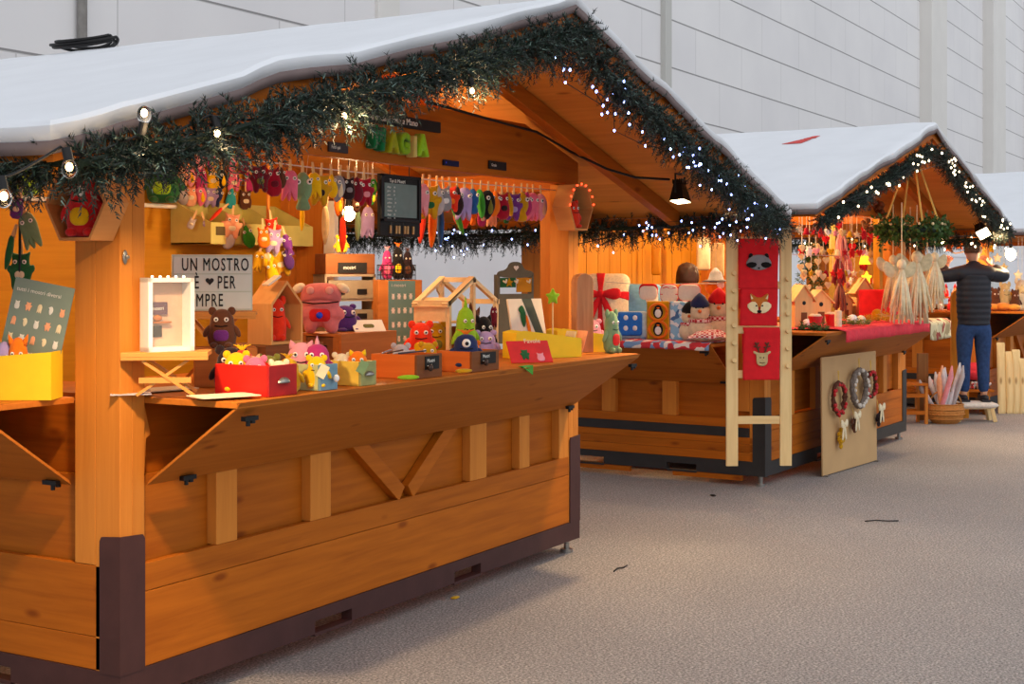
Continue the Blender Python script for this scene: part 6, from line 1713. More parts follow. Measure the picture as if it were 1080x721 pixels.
# rag angels
RAG = mat('rag_cream', (236, 218, 180), .95, .12, 30, bump=.3); RAG2 = mat('rag_beige', (214, 192, 152), .95, .15, 30, bump=.3)
def angel(label, px, py, y, h, m, seed):
    y = min(y, -.30) - .25; h *= 1.22; p = at(px, py - 4, y=y); t = thing('rag_angel', label, 'rag doll', p, -.7, 'rag angels hanging under the wreath'); rg = random.Random(seed)
    b = B(); b.ell((0, 0, 0), (h * .07, h * .065, h * .08)); b.build('head', m, t, smooth=True)
    b = B()
    for k in range(34):
        a = 2 * PI * k / 34; r = rg.uniform(.08, .22) * h; L = h * rg.uniform(.55, .85)
        b.tube([(.02 * h * math.cos(a), .02 * h * math.sin(a), -h * .07), (r * .55 * math.cos(a), r * .4 * math.sin(a), -L * .5), (r * math.cos(a), r * .6 * math.sin(a), -L)], [h * .016, h * .022, h * .012], 5)
    b.build('rag_skirt', m, t, smooth=True)
    for sx in (-1, 1):
        b = B(); b.pillow([(sx * x * h, z * h) for x, z in chaikin([(.02, -.10), (.22, .08), (.30, -.02), (.24, -.16), (.10, -.2)], 2)], h * .02, Matrix.Translation((0, h * .05, 0))); b.build('wing', RAG2, t, smooth=True)
    b = B(); b.tube([(0, 0, h * .07), (0, 0, max(.12, 2.17 - p.z))], .004, 5); b.build('ribbon', m, t)
for i, (px, py, y, h, m, lab) in enumerate(((942, 278, -.30, .44, RAG2, 'beige rag angel hanging leftmost under the leafy wreath'), (951, 283, -.45, .48, RAG, 'cream rag angel hanging second from left under the wreath'), (967, 275, -.45, .56, RAG, 'long cream rag angel in the middle under the wreath'), (960, 285, -.2, .42, RAG2, 'beige rag angel hanging behind the long cream one'), (986, 275, -.45, .45, RAG, 'cream rag angel hanging rightmost, close to the person'), (978, 288, -.2, .38, RAG2, 'beige rag angel half hidden left of the rightmost one'))):
    angel(lab, px, py, y, h, m, 90 + i)
# leafy wreath chandelier on ropes
wc = at(962, 243, y=-.70)
t = thing('hanging_wreath', 'round leafy green wreath hanging on golden ropes under the gable', 'wreath', wc, 0)
rg = random.Random(12); V, F = [], []
WR = .25
for k in range(520):
    a = rg.random() * 2 * PI; c = Vector((WR * math.cos(a), WR * math.sin(a), 0)) + Vector((rg.gauss(0, .035), rg.gauss(0, .035), rg.gauss(0, .05)))
    for q in range(3):
        d = Vector((rg.gauss(0, 1), rg.gauss(0, 1), rg.gauss(-.1, 1))).normalized() * rg.uniform(.035, .065); s = d.cross(Vector((rg.gauss(0,1), rg.gauss(0,1), rg.gauss(0,1)))).normalized() * .014
        n0 = len(V); V += [c, c + d * .5 + s, c + d, c + d * .5 - s]; F.append((n0, n0+1, n0+2, n0+3))
me = bpy.data.meshes.new('leaves'); me.from_pydata([tuple(v) for v in V], [], F); me.materials.append(NEEDLE_WARM); o = bpy.data.objects.new('leaves', me); col.objects.link(o); o.parent = t
b = B(); b.tube([(WR * math.cos(2*PI*k/24), WR * math.sin(2*PI*k/24), 0) for k in range(25)], .025, 8); b.build('hoop', WIRE, t, smooth=True)
rz_top = roof_z(wc.x - K2[0][0]) - .04 - wc.z
for k in range(4):
    a = 2 * PI * k / 4 + .6; b = B(); b.tube([(WR * math.cos(a), WR * math.sin(a), .02), (0, 0, rz_top)], .009, 6); b.build('rope', mat('gold_rope', (220, 180, 90), .7), t)
b = B()
for k in range(14): a = 2 * PI * k / 14; b.ell((WR * 1.08 * math.cos(a), WR * 1.08 * math.sin(a), .05), (.013, .013, .013), None, 8, 6)
b.build('berries', mat('cream_berry', (236, 210, 160), .5), t)['kind'] = 'stuff'
# wall of brown dried wreath left of the leafy one
p = at(921, 228, y=-.25); t = thing('cone_wreath', 'brown pine cone wreath hanging behind the left gable garland', 'wreath', p, -.6)
b = B(); rg = random.Random(3)
for k in range(60):
    a = rg.random() * 2 * PI; b.ell((.10 * math.cos(a) + rg.gauss(0, .012), rg.gauss(0, .02), .12 * math.sin(a) + rg.gauss(0, .012)), (.022, .022, .028), (rg.random()*3, rg.random()*3, 0), 7, 5)
b.build('pine_cones', mat('pine_cone', (110, 66, 34), .8, .3, 30), t, smooth=False)
b = B(); b.tube([(0, 0, .12), (0, 0, 2.42 - p.z)], .003, 5); b.build('string', BLACKP, t)

# tan board with wreaths standing at the front
wb = at(868, 503, z=0); wb2 = at(925, 486, z=0)
ang = math.atan2(wb2.y - wb.y, wb2.x - wb.x)
t = thing('display_board', 'tan display board with wreaths standing on the ground against the gift stall', 'board', (wb.x, wb.y, 0.0), ang)
BLN = (wb2 - wb).length; BH = .93
Mb = Matrix.Rotation(-.012, 4, 'X')
b = B(); b.box(0, BLN, 0, .012, .008, BH, Mb); b.build('panel', mat('tan_hardboard', (196, 158, 110), .7, .05, 4), t, bevel=.001)
b = B(); b.box(.02, .05, -.03, .02, 0, .012); b.box(BLN - .05, BLN - .02, -.03, .02, 0, .012); b.build('foot_block', STEEL, t)
def wreath(label, u, z, ro, m, m2, seed, tw):
    M_ = Matrix.Translation((wb.x, wb.y, 0)) @ Matrix.Rotation(ang, 4, 'Z') @ Mb
    p = M_ @ Vector((u, -.015 - tw, z)); q = thing('small_wreath', label, 'wreath', p, ang, 'small wreaths on the tan board'); rg = random.Random(seed)
    b = B()
    for j in range(5): b.tube([((ro + rg.gauss(0, .008)) * math.cos(2*PI*k/26), rg.gauss(0, .006), (ro + rg.gauss(0, .008)) * math.sin(2*PI*k/26)) for k in range(27)], tw * .5, 6)
    b.build('twigs', m, q, smooth=True)
    b = B()
    for k in range(26):
        a = rg.random() * 2 * PI; b.ell((ro * math.cos(a) + rg.gauss(0, .008), -tw * .7, ro * math.sin(a) + rg.gauss(0, .008)), (.016, .012, .016), (0, rg.random(), 0), 7, 5)
    b.build('berries', m2, q, smooth=True)['kind'] = 'stuff'
    b = B(); b.tube([(0, 0, ro), (.01, .004, ro + .10), (-.01, .004, ro + .10), (0, 0, ro)], .003, 5); b.build('hanging_loop', mat('gold_rope', (220, 180, 90), .7), q)
def uz(px, py):
    p = at(px, py, y=wb.y + (wb2.y - wb.y) * .4); M_ = (Matrix.Translation((wb.x, wb.y, 0)) @ Matrix.Rotation(ang, 4, 'Z') @ Mb).inverted()
    # intersect the sight line with the board plane
    o_, d_ = M_ @ CAM, (M_.to_3x3() @ (p - CAM)); k = -o_.y / d_.y; h = o_ + d_ * k; return h.x, h.z
GREYTW = mat('grey_twigs', (120, 108, 100), .9, .3, 40); REDB = mat('red_berries', (190, 30, 36), .5, .15, 30); DTW = mat('dark_twigs', (90, 50, 36), .9, .3, 30)
for px, py, r, m, m2, lab, tw in ((880, 420, .12, DTW, REDB, 'red berry wreath at the left of the tan board', .022), (900, 409, .145, GREYTW, mat('frost_white', (206, 196, 184), .8), 'big grey twig wreath in the middle of the tan board', .036), (914, 405, .10, DTW, REDB, 'small red wreath at the upper right of the tan board', .022)):
    u, z = uz(px, py); wreath(lab, u, z, r, m, m2, int(px), tw)
for px, py, h, lab, c in ((883, 452, .26, 'hanging cone ornament with white bow under the left red wreath', 'mustard'), (897, 441, .17, 'small dark cone ornament with white bow under the grey wreath', 'brown'), (923, 433, .19, 'dark cone ornament with cream bow at the right edge of the tan board', 'dark')):
    u, z = uz(px, py)
    M_ = Matrix.Translation((wb.x, wb.y, 0)) @ Matrix.Rotation(ang, 4, 'Z') @ Mb
    q = thing('bow_ornament', lab, 'ornament', M_ @ Vector((u, -.035, z)), ang, 'bow ornaments on the tan board')
    b = B(); rg = random.Random(int(px))
    for k in range(14): b.ell((rg.gauss(0, .02), rg.gauss(0, .008), -h * .25 + rg.gauss(0, h * .12)), (.022, .016, .024), None, 7, 5)
    b.build('cones', fm(c), q, smooth=False)
    b = B()
    for sx in (-1, 1):
        b.pillow([(sx * x, zz_) for x, zz_ in chaikin([(0, .01), (.06, .05), (.07, 0), (.05, -.03), (0, -.01)], 2)], .012, Matrix.Translation((0, -.025, h * .15))); b.pillow([(sx * x, zz_) for x, zz_ in chaikin([(0, 0), (.02, 0), (.05, -.12), (.02, -.12)], 1)], .006, Matrix.Translation((0, -.025, h * .13)))
    b.build('bow', fm('cream'), q, smooth=True)
    b = B(); b.tube([(0, 0, -.0), (0, .02, h * .5)], .003, 5); b.build('hanging_loop', mat('gold_rope', (220, 180, 90), .7), q)
# ================================================================ PEOPLE
SKIN = mat('skin', (214, 160, 130), .55, .05, 10)
def skin(name, nodes, edges, m, parent, sub=2, root=0):
    me = bpy.data.meshes.new(name); me.from_pydata([n[0] for n in nodes], edges, []); me.update()
    me.materials.append(m)
    o = bpy.data.objects.new(name, me); col.objects.link(o)
    if parent: o.parent = parent
    s = o.modifiers.new('skin', 'SKIN'); s.use_smooth_shade = True
    for i, n in enumerate(nodes):
        r = n[1] if isinstance(n[1], tuple) else (n[1], n[1]); me.skin_vertices[0].data[i].radius = r
        me.skin_vertices[0].data[i].use_root = (i == root)
    u = o.modifiers.new('sub', 'SUBSURF'); u.levels = sub; u.render_levels = sub
    return o
def chain(nodes, edges, pts, start=None):
    idx = [] if start is None else [start]
    for p in pts: nodes.append(p); idx.append(len(nodes) - 1)
    edges += list(zip(idx, idx[1:])); return idx
def hand(parent, wrist, dirv, palm_n, thumb_side, curl=.5):
    """palm with four fingers and a thumb, as thin skinned chains in one mesh"""
    d = Vector(dirv).normalized(); n = Vector(palm_n).normalized(); s = d.cross(n).normalized() * thumb_side
    nodes, edges = [], []
    w = Vector(wrist)
    nodes.append((w, .024)); nodes.append((w + d * .045, (.036, .017))); nodes.append((w + d * .085, (.038, .015))); edges += [(0, 1), (1, 2)]
    for k, (off, L) in enumerate(((.030, .072), (.010, .082), (-.010, .076), (-.029, .060))):
        b0 = w + d * .085 + s * off
        p = []; a = 0; c = b0
        for f in (.45, .32, .23):
            a += curl * .7; c = c + (d * math.cos(a) + n * math.sin(a)) * L * f; p.append((c.copy(), .0088))
        nodes.append((b0, .010)); i0 = len(nodes) - 1; edges.append((2, i0)); chain(nodes, edges, p, i0)
    b0 = w + d * .03 + s * .03; nodes.append((b0, .012)); i0 = len(nodes) - 1; edges.append((1, i0))
    chain(nodes, edges, [(b0 + s * .03 + d * .025 + n * .01, .011), (b0 + s * .04 + d * .055 + n * .025, .009)], i0)
    return skin('hand', nodes, edges, SKIN, parent, sub=1)
def head(parent, c, fwd, scale=1.0, hair_m=None, hair_len=.0):
    """head with face; fwd is the way it looks, level"""
    f = Vector(fwd).normalized(); up = Vector((0, 0, 1)); r = f.cross(up).normalized()
    M = Matrix(((r.x, f.x, up.x, c[0]), (r.y, f.y, up.y, c[1]), (r.z, f.z, up.z, c[2]), (0, 0, 0, 1))) @ Matrix.Scale(scale, 4)
    b = B()
    b.lathe([(.012, -.122), (.040, -.112), (.058, -.085), (.069, -.05), (.076, -.01), (.079, .03), (.074, .07), (.056, .10), (.03, .115), (.004, .118)], n=24, M=M @ Matrix.Diagonal((1, 1.16, 1, 1)))
    b.lathe([(.018, 0), (.012, .02), (.006, .045)], n=8, M=M @ Matrix.Translation((0, .082, -.028)) @ Matrix.Rotation(.12, 4, 'X'))
    for sx in (-1, 1): b.ell(M @ Vector((sx * .078, -.005, -.005)), (.012 * scale, .02 * scale, .032 * scale), None, 10, 7)
    o = b.build('head', SKIN, parent, smooth=True)
    for sx in (-1, 1):
        e = B(); e.ell(M @ Vector((sx * .030, .079, .006)), (.012 * scale, .009 * scale, .008 * scale), None, 10, 7); e.build('eye', WHITE_EYE, o, smooth=True)
        e = B(); e.ell(M @ Vector((sx * .030, .087, .006)), (.005 * scale, .004 * scale, .005 * scale), None, 8, 6); e.build('pupil', PUPIL, o, smooth=True)
    e = B(); e.tube([M @ Vector((-.024, .079, -.062)), M @ Vector((0, .086, -.064)), M @ Vector((.024, .079, -.062))], .005 * scale, 6); e.build('mouth', mat('lips', (176, 96, 90), .5), o, smooth=True)
    h = B()
    def cap(u, v):
        a = 2 * PI * u; ph = v * (1.75 if True else 1)
        lim = .62 + .38 * (1 - max(0, math.sin(a))) if True else 1
        ph *= lim
        rr_ = .088 + .008 * noise.noise(Vector((math.cos(a) * 3, math.sin(a) * 3, ph * 3)))
        p = Vector((rr_ * math.sin(ph) * math.cos(a), rr_ * 1.14 * math.sin(ph) * math.sin(a) - .008, .03 + rr_ * 1.08 * math.cos(ph) - hair_len * max(0, v - .8) * 5 * (1 - max(0, math.sin(a)))))
        return M @ p
    h.grid(cap, 32, 16); h.build('hair', hair_m, parent, smooth=True, solid=.006)
    return o

def person(label, loc, rz, pose, group=None):
    t = thing('person', label, 'person', loc, rz, group); return t

# ---- the person on the stool, back to us, arms raised to the decorations
stp = at(1027, 444, z=0)
SH_ = .215
t = thing('foot_stool', 'low wooden stool with white fluffy cover under the person', 'stool', (stp.x, stp.y, 0), math.radians(-60))
b = B(); b.pillow(rect_outline(.50, .26, .3), .045, Matrix.Translation((0, 0, SH_ - .04)) @ Matrix.Rotation(PI/2, 4, 'X'))
b.build('fluffy_cover', mat('white_fleece', (226, 216, 204), .95, .1, 40, bump=.6), t, smooth=True)
for sx in (-1, 1):
    for sy in (-1, 1):
        b = B(); b.beam((sx * .20, sy * .09, 0.002), (sx * .165, sy * .08, SH_ - .06), .05, .04); b.build('leg', W_LIGHT, t, bevel=.004)
b = B(); b.box(-.2, .2, -.10, .10, SH_ - .075, SH_ - .05); b.build('seat_board', W_LIGHTX, t)
ps = thing('person', 'person in dark quilted jacket and blue jeans standing on a stool, arms raised', 'person', (stp.x, stp.y, SH_ - .002), math.radians(-62))
# local axes: +y the way the person faces, +x to the right
JK = mat('navy_quilted', (30, 32, 42), .55, .12, 25, bump=.1, spec=.4); JN = mat('blue_denim', (40, 66, 110), .85, .25, 30, bump=.3); SHOE = mat('dark_shoe', (44, 42, 46), .6)
hipz, shz = .84, 1.36
nodes, edges = [], []
nodes.append((Vector((0, 0, .92)), (.12, .09)))
sp_ = chain(nodes, edges, [(Vector((0, .01, 1.08)), (.115, .085)), (Vector((0, .0, 1.25)), (.13, .09)), (Vector((0, 0, shz)), (.10, .075)), (Vector((0, .01, 1.45)), .05), (Vector((0, .03, 1.52)), .045)], 0)
for sx in (-1, 1):
    chain(nodes, edges, [(Vector((sx * .095, 0, .80)), .085), (Vector((sx * .10, .01, .46)), .055), (Vector((sx * .105, -.01, .20)), .045), (Vector((sx * .105, -.01, .07)), .035), (Vector((sx * .11, .10, .03)), .03)], 0)
    chain(nodes, edges, [(Vector((sx * .17, 0, 1.36)), .05), (Vector((sx * .345, .05, 1.33)), .036), (Vector((sx * .21, .22, 1.475)), .026)], sp_[3])
skin('body', nodes, edges, SKIN, ps)
hd = head(ps, Vector((0, .035, 1.60)), (0, 1, .0), 1.0, mat('brown_hair', (92, 62, 40), .7, .2, 40), .03)
# jeans
nodes, edges = [], []
nodes.append((Vector((0, -.005, .90)), (.148, .115)))
chain(nodes, edges, [(Vector((0, 0, .97)), (.135, .10))], 0)
for sx in (-1, 1):
    chain(nodes, edges, [(Vector((sx * .088, -.005, .77)), (.112, .116)), (Vector((sx * .096, 0, .62)), .094), (Vector((sx * .100, .012, .45)), .074), (Vector((sx * .10, 0, .27)), .066), (Vector((sx * .102, -.008, .085)), .054)], 0)
skin('jeans', nodes, edges, JN, ps)
# jacket: quilted rings up the torso
nodes, edges = [], []
nodes.append((Vector((0, 0, .80)), (.178, .135)))
pts = []
for k in range(1, 19):
    z = .80 + k * .0312; base = .178 + .022 * math.sin((z - .80) / .56 * PI * .9)
    r = base + (.009 if k % 2 else -.009); pts.append((Vector((0, .0, z)), (r, r * .76)))
idx = chain(nodes, edges, pts, 0)
top = chain(nodes, edges, [(Vector((0, .005, 1.405)), (.135, .095)), (Vector((0, .012, 1.46)), (.078, .072)), (Vector((0, .018, 1.50)), .062)], idx[-1])
for sx in (-1, 1):
    A = [Vector((sx * .185, 0, 1.355)), Vector((sx * .225, .012, 1.348)), Vector((sx * .265, .025, 1.342)), Vector((sx * .31, .04, 1.335)), Vector((sx * .35, .055, 1.335)), Vector((sx * .325, .095, 1.365)), Vector((sx * .285, .135, 1.40)), Vector((sx * .25, .175, 1.438))]
    R_ = [.088, .080, .082, .074, .072, .066, .062, .052]
    chain(nodes, edges, [(a, r) for a, r in zip(A, R_)], top[1])
skin('jacket', nodes, edges, JK, ps)
for sx in (-1, 1):
    q = B(); q.ell((sx * .11, .035, .038), (.05, .13, .040)); q.box(sx * .11 - .05, sx * .11 + .05, -.09, .155, .0, .022); q.build('shoe', SHOE, ps, smooth=False, bevel=.008)
    hand(ps, (sx * .235, .19, 1.452), (-sx * .45, .45, .75), (-sx * .2, .9, -.2), -sx if sx > 0 else -sx, .6)
# ornament in the raised hands: a straw star garland
og = Vector((stp.x, stp.y, SH_)) + Matrix.Rotation(math.radians(-62), 3, 'Z') @ Vector((0, .33, 1.60))
t = thing('star_garland', 'string of orange straw stars held up by the person on the stool', 'garland', og, math.radians(-62))
b = B(); b.tube([(-.22, 0, .03), (-.1, 0, -.02), (0, 0, .0), (.1, 0, -.02), (.22, 0, .03)], .006, 6); b.build('cord', mat('gold_rope', (220, 180, 90), .7), t)
for k, x in enumerate((-.17, -.06, .06, .17)):
    b = B(); b.pillow(star_outline(.065, 5, .5), .012, Matrix.Translation((x, -.004, .05 + .02 * (k % 2)))); b.build('straw_star', fm('orange'), t)

# ---- the vendor behind the bibs
vp = at(713, 320, y=K2[0][1] + 1.15)
vd = thing('person', 'dark haired vendor bent behind the white bibs, looking to the right', 'person', (vp.x, vp.y, .179), math.radians(-100))
nodes, edges = [], []
nodes.append((Vector((0, -.05, .82)), (.13, .10)))
s2 = chain(nodes, edges, [(Vector((0, .02, 1.0)), (.125, .09)), (Vector((0, .08, 1.12)), (.13, .09)), (Vector((0, .12, 1.20)), (.10, .075)), (Vector((0, .15, 1.27)), .05)], 0)
for sx in (-1, 1):
    chain(nodes, edges, [(Vector((sx * .09, -.03, .70)), .085), (Vector((sx * .095, .03, .42)), .058), (Vector((sx * .10, -.01, .08)), .042), (Vector((sx * .105, .09, .035)), .034)], 0)
    chain(nodes, edges, [(Vector((sx * .17, .12, 1.19)), .052), (Vector((sx * .21, .14, .98)), .042), (Vector((sx * .12, .32, .95)), .030)], s2[3])
skin('body', nodes, edges, SKIN, vd)
head(vd, Vector((0, .19, 1.36)), (0, 1, -.05), 1.05, mat('dark_hair', (52, 34, 28), .6, .2, 40), .06)
nodes, edges = [], []
nodes.append((Vector((0, -.05, .80)), (.15, .12)))
s3 = chain(nodes, edges, [(Vector((0, .02, 1.0)), (.145, .11)), (Vector((0, .08, 1.12)), (.15, .11)), (Vector((0, .12, 1.20)), (.115, .09)), (Vector((0, .14, 1.25)), .065)], 0)
for sx in (-1, 1): chain(nodes, edges, [(Vector((sx * .17, .12, 1.19)), .066), (Vector((sx * .21, .14, .98)), .054), (Vector((sx * .14, .28, .952)), .042)], s3[3])
skin('sweater', nodes, edges, mat('grey_blue_sweater', (90, 110, 140), .9, .15, 40, bump=.3), vd)
nodes, edges = [], []
nodes.append((Vector((0, -.045, .80)), (.14, .11)))
for sx in (-1, 1): chain(nodes, edges, [(Vector((sx * .09, -.03, .68)), .095), (Vector((sx * .095, .03, .42)), .068), (Vector((sx * .10, -.01, .08)), .052)], 0)
skin('trousers', nodes, edges, mat('dark_trousers', (40, 40, 48), .9), vd)
for sx in (-1, 1):
    q = B(); q.ell((sx * .105, .035, .036), (.045, .12, .036)); q.build('shoe', SHOE, vd, smooth=True)
    hand(vd, (sx * .12, .32, .95), (-sx * .3, .9, -.1), (0, 0, -1), -sx, .5)

# ================================================================ FAR STALL GOODS
RZ, RS = 2.80, 0.275
def k3(x, y, z): return loc2w(K3, (x, y, z))
# basket of wrapped parcels on the ground
bp_ = at(997, 446, z=0)
t = thing('wicker_basket', 'low wicker basket full of wrapped canes left of the stool', 'basket', (bp_.x, bp_.y, 0), -.9)
WICK = wood('wicker', (190, 128, 66), 'x', knots=False, dark=.6, scale=3)
b = B(); pr = [(.12, 0), (.165, .05), (.185, .12), (.175, .20), (.165, .20), (.17, .12), (.15, .05), (.11, .012)]
b.lathe(pr, n=26, M=Matrix.Diagonal((1.1, .85, 1, 1))); b.build('weave', WICK, t)
b = B()
for z, r in ((.05, .168), (.10, .184), (.15, .184), (.20, .172)): b.tube([(1.1 * r * math.cos(2*PI*k/26), .85 * r * math.sin(2*PI*k/26), z) for k in range(27)], .009, 6)
b.build('rim', WICK, t)
b = B(); b.tube([(.18 * math.cos(a), 0, .19 + .16 * math.sin(a)) for a in [PI * k / 14 for k in range(15)]], .009, 6); b.build('handle', WICK, t)
CELLO = mat('cellophane', (214, 206, 206), .15, .12, 20, spec=.8)
rg = random.Random(4)
for i in range(13):
    a = rg.uniform(0, 2 * PI); r = rg.uniform(.0, .085); L = rg.uniform(.42, .62); tilt = rg.uniform(-.22, .22); 
    c = [CELLO, fm('rose'), CELLO, fm('dove'), fm('peach'), CELLO][i % 6]; cn = ['silvery', 'rose', 'clear', 'grey', 'peach', 'white'][i % 6]
    p = Vector((bp_.x + r * math.cos(a), bp_.y + r * math.sin(a), .03))
    b = B(); b.tube([(0, 0, 0), (tilt * .3, 0, L * .3), (tilt, .02, L * .8), (tilt * 1.1, .02, L)], [.022, .026, .03, .008], 8)
    o = b.build('wrapped_stick', c, smooth=True); place(o, p, rg.uniform(-2.4, .3)); tag(o, '%s wrapped stick in the wicker basket, %s of the bundle counted from the left rim' % (cn, ORD[i]), 'wrapped stick', 'wrapped sticks in the basket')
# tall plank, small orange crate stool, timber planks
p = at(973, 443, z=0); b = B(); b.box(-.06, .06, -.02, .02, 0, .72); o = b.build('upright_plank', wood('grey_brown_plank', (140, 94, 52), 'z'), bevel=.002); place(o, p, -.8); tag(o, 'brown upright plank beside the wicker basket', 'plank')
p = at(961, 446, z=0); t = thing('crate_stool', 'small orange wooden crate stool at the right corner of the gift stall', 'stool', p, -.9)
for sx in (-1, 1):
    for sy in (-1, 1):
        b = B(); b.box(sx * .12 - .015, sx * .12 + .015, sy * .10 - .015, sy * .10 + .015, 0, .40); b.build('leg', W_Z, t)
for z in (.10, .28):
    b = B(); b.box(-.105, .105, -.115, -.10, z, z + .04); b.box(-.105, .105, .10, .115, z, z + .04); b.build('rail', W_X, t)
b = B(); b.box(-.14, .14, -.12, .12, .40, .425); b.build('seat', W_X, t, bevel=.002)
for i, (px, h, lab) in enumerate(((1057, .80, 'tallest pale timber plank leaning at the far stall, nearest the stool'), (1066, .70, 'pale timber plank, second from the stool'), (1073, .72, 'pale timber plank, third from the stool'), (1080, .62, 'pale timber plank, fourth from the stool, cut by the picture edge'))):
    p = at(px, 436, z=0); t = B(); t.pillow([(x, z + h/2) for x, z in rect_outline(.10, h, .12)], .022, Matrix.Rotation(-.05, 4, 'X'), levels=(1, .96, .9, .6)); o = t.build('timber_plank', W_LIGHT, smooth=False); place(o, p, -.9); tag(o, lab, 'plank', 'pale timber planks leaning on the far stall')
# low rack with wrapped sweets behind the person
p = at(1030, 438, z=0); c = Vector((p.x + .02, p.y + .27, 0))
t = thing('low_bench', 'low wooden bench with trays behind the person legs', 'bench', c, math.radians(-62))
b = B(); b.box(-.42, .42, -.15, .15, .26, .285); b.build('top_board', W_X, t)
for sx in (-1, 1): b = B(); b.box(sx * .36 - .02, sx * .36 + .02, -.13, .13, 0, .26); b.build('leg', W_Z, t)
q = Matrix.Rotation(math.radians(-62), 3, 'Z')
for i, (dx, cc, lab) in enumerate(((-.28, 'rose', 'heap of pink wrapped sweets on the low bench, left of the legs'), (.0, 'cream', 'heap of cream wrapped sweets between the person legs'), (.27, 'dove', 'heap of red and white wrapped sweets on the low bench, right of the legs'))):
    b = B(); rg = random.Random(i)
    for k in range(40): b.ell((rg.gauss(0, .06), rg.gauss(0, .05), abs(rg.gauss(.02, .04))), (.024, .018, .018), (rg.random()*3, rg.random()*3, 0), 7, 5)
    o = b.build('wrapped_sweets', blotch('sweets_%d' % i, PAL[cc], (226, 210, 200), (196, 60, 60), 30), smooth=True); place(o, c + q @ Vector((dx, 0, .302)), -.9); tag(o, lab, 'sweets', kind='stuff')
b = B(); b.pillow(rect_outline(.26, .2, .5), .10, levels=(1, .9, .7, .4)); o = b.build('red_bundle', PINKRED, smooth=True); place(o, c + q @ Vector((.26, .02, .48)), -.9); tag(o, 'red cloth bundle on top of the sweets right of the legs', 'bundle')
# rounded orange end board and shelves of small figures at the left counter of the far stall
b = B(); hh = 1.41
b.prism([(-.10, 0), (.10, 0), (.10, hh - .08)] + [(.10 * math.cos(a), hh - .08 + .08 * math.sin(a)) for a in (.5, 1.05, PI/2, 2.1, 2.64)] + [(-.10, hh - .08)], .04)
o = b.build('end_board', wood('orange_board', (212, 138, 44), 'z', knots=False), bevel=.004); place(o, Vector((12.02, at(1013, 385, x=12.02).y, 0)), -.9); tag(o, 'orange round topped end board left of the person', 'board')
sc_ = at(988, 335, x=12.3)
t = thing('step_shelf', 'stepped wooden shelf of small red and white figures left of the person', 'shelf', (12.40, sc_.y, 1.151), math.radians(-62))
for k, z in enumerate((.012, .16)):
    b = B(); b.box(-.26, .26, -.14 + k * .13, -.0 + k * .14, z - .01 if k == 0 else z - .014, z + .004); b.build('step_board', W_BOX, t)
for sx in (-1, 1): b = B(); b.box(sx * .25 - .01, sx * .25 + .01, -.0, .14, 0, .145); b.build('side_panel', W_BOX, t)
q = Matrix.Rotation(math.radians(-62), 3, 'Z')
for i in range(10):
    rw, ci = i // 5, i % 5; cc = ('scarlet', 'white', 'red', 'cream', 'crimson')[(i * 3) % 5]; c2 = ('white', 'red', 'cream', 'orange', 'dove')[(i * 2) % 5]
    pos = Vector((12.40, sc_.y, 1.151)) + q @ Vector((-.20 + ci * .10, (-.07, .07)[rw], (.017, .165)[rw]))
    t = thing('wooden_figure', '%s figure with %s body on the %s step left of the person, %s from left' % (cc, c2, ('lower', 'upper')[rw], ORD[ci]), 'figurine', pos, -1.0, 'small wooden figures on the stepped shelf')
    b = B(); b.lathe([(.026, 0), (.03, .02), (.027, .06), (.016, .075)], n=12); b.build('body', fm(c2), t, smooth=True)
    b = B(); b.ell((0, 0, .09), (.018, .018, .02), None, 10, 7); b.build('head', fm('peach'), t, smooth=True)
    b = B(); b.lathe([(.02, .098), (.014, .12), (.003, .145)], n=10); b.build('hat', fm(cc), t, smooth=True)
p = at(1003, 343, x=12.2); t = thing('table_lamp', 'small grey hanging lantern beside the orange end board', 'lantern', (p.x, p.y, p.z - .05), 0)
b = B(); b.lathe([(.05, 0), (.04, .03), (.022, .06), (.012, .07), (.012, .09)], n=14); b.build('shade', mat('grey_metal', (130, 126, 130), .4), t, smooth=True)
b = B(); b.tube([(0, 0, .085), (0, 0, .45)], .003, 5); b.build('cord', BLACKP, t)
# front counter of the far stall
for i, (px, w, h, c, lab) in enumerate(((1048, .16, .10, 'orange', 'orange felt roll on the far stall counter, first right of the person'), (1058, .18, .12, 'mustard', 'golden felt roll on the far stall counter, second right of the person'), (1069, .15, .10, 'orange', 'orange felt roll on the far stall counter, third right of the person'))):
    p = at(px, 328, x=12.95); b = B(); b.ell((0, 0, h * .4), (w * .5, .09, h * .4)); o = b.build('felt_roll', felt('roll_%d' % i, ((224, 150, 60), (214, 140, 60), (226, 160, 70))[i]), smooth=True); place(o, (p.x, p.y, 1.151), -.8); tag(o, lab, 'felt roll', 'orange felt rolls')
for i, (px, c, h, yy, lab) in enumerate(((1050, 'brown', .26, -.60, 'brown wooden figure behind the orange rolls, nearest the person'), (1060, 'beige', .32, -.52, 'beige doll behind the golden roll'), (1071, 'brown', .24, -.55, 'dark brown figure behind the third roll'), (1077, 'cream', .36, -.42, 'cream doll at the right picture edge in the far stall'), (1066, 'mustard', .22, -.40, 'mustard doll under the bright bulb'))):
    p = at(px, 328, x=13.6 + yy * .8); plush('doll', lab, (p.x, p.y, 1.151), h, c, ears='round', rz=-1.0, wf=.5, group='dolls on the far stall counter', cat='doll')
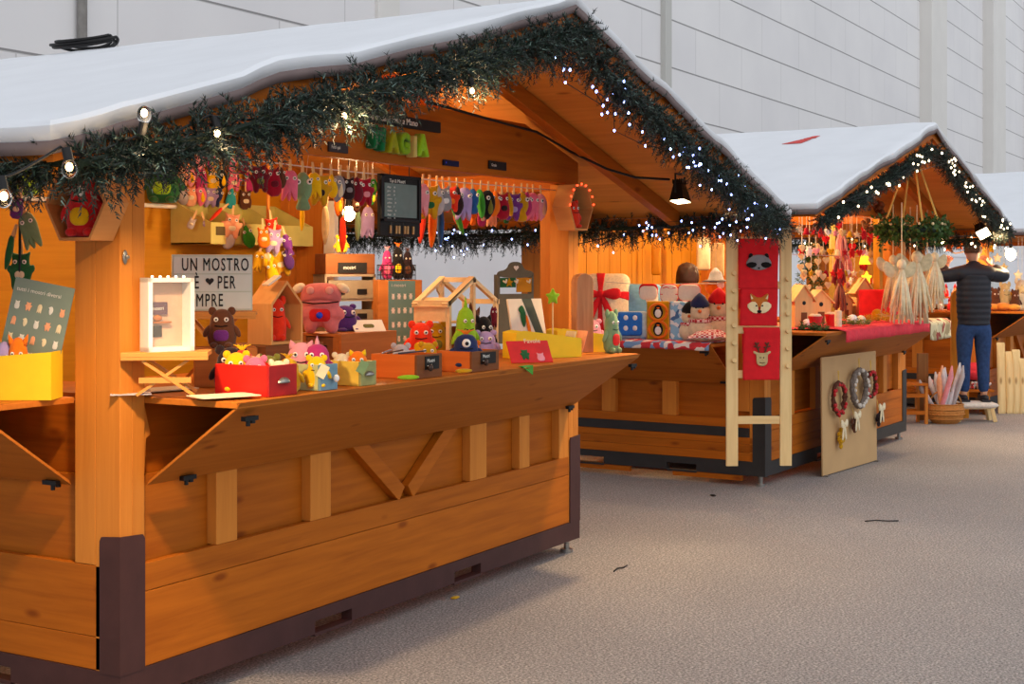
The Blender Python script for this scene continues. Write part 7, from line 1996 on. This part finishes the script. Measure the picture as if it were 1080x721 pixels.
for i, (px, py, w, c, lab) in enumerate(((1052, 272, .10, 'cream', 'cream felt star hanging right of the person head'), (1059, 282, .09, 'beige', 'beige felt star hanging below the cream one'), (1074, 290, .10, 'cream', 'cream felt star hanging right of the bright bulb'), (1045, 262, .10, 'mustard', 'mustard felt star hanging above the person right hand'), (1078, 305, .10, 'beige', 'beige felt star hanging low at the right picture edge'))):
    p = at(px, py, x=12.9); t = thing('hanging_star', lab, 'star', p, -.9, 'felt stars in the far stall'); b = B(); b.pillow(chaikin(star_outline(w * .7), 1), .015); b.build('star', fm(c), t, smooth=True)
    b = B(); b.tube([(0, 0, w * .6), (0, 0, 2.2 - p.z)], .002, 4); b.build('string', mat('string_white', (210, 206, 196), .8), t)
# litter on the asphalt
for i, (px, py, m, s_, lab) in enumerate(((930, 550, BLACKP, .11, 'dark twig lying on the open asphalt'), (655, 600, BLACKP, .09, 'short dark twig on the asphalt near the brown steel corner'), (752, 523, BLACKP, .03, 'small dark pebble on the asphalt below the black steel frame'), (378, 647, fm('mustard'), .03, 'yellow leaf scrap on the asphalt near the fork pockets'), (480, 631, fm('mustard'), .03, 'second yellow leaf scrap on the asphalt under the stall front'))):
    p = at(px, py, z=0); b = B()
    if s_ > .05: b.tube([(-s_, 0, .005), (-s_ * .3, .01, .009), (s_ * .3, -.004, .006), (s_, .006, .005)], .004, 5)
    else: b.ell((0, 0, .006), (s_, s_ * .6, .007), None, 8, 5)
    o = b.build('twig' if s_ > .05 else 'litter_scrap', m, smooth=True); place(o, (p.x, p.y, 0.0), -1.0 + i); tag(o, lab, 'twig' if s_ > .05 else 'litter')
SKY, SUN, TH_Z = 0.66, 1.55, math.atan2(SN, CS) - PI / 2
# ================================================================ CAMERA, LIGHT, VIEW
cam = bpy.data.cameras.new('camera'); co = bpy.data.objects.new('camera', cam); col.objects.link(co)
co.location = CAM
co.rotation_euler = (PI / 2, 0, TH_Z)
cam.sensor_width = 36; cam.lens = 36 * FPX / 1080
cam.shift_y = (HZ - 360.5) / 1080.0
cam.clip_end = 300
scene.camera = co

w = bpy.data.worlds.new('overcast_sky'); scene.world = w; w.use_nodes = True
nt = w.node_tree
bg = nt.nodes['Background']
bg.inputs['Color'].default_value = (0.80, 0.88, 1.0, 1); bg.inputs['Strength'].default_value = SKY
s = bpy.data.lights.new('overcast_sun', 'SUN'); s.energy = SUN; s.angle = math.radians(120); s.color = (1, .97, .93)
so = bpy.data.objects.new('overcast_sun', s); col.objects.link(so); so.rotation_euler = (math.radians(60), 0, math.radians(-30))
vs = scene.view_settings
vs.view_transform = 'Standard'; vs.look = 'None'; vs.exposure = 0.0; vs.gamma = 1.0; vs.use_curve_mapping = False

for k, v in _labels.items():
    if len(v) > 1: print('DUPLABEL', k, len(v))
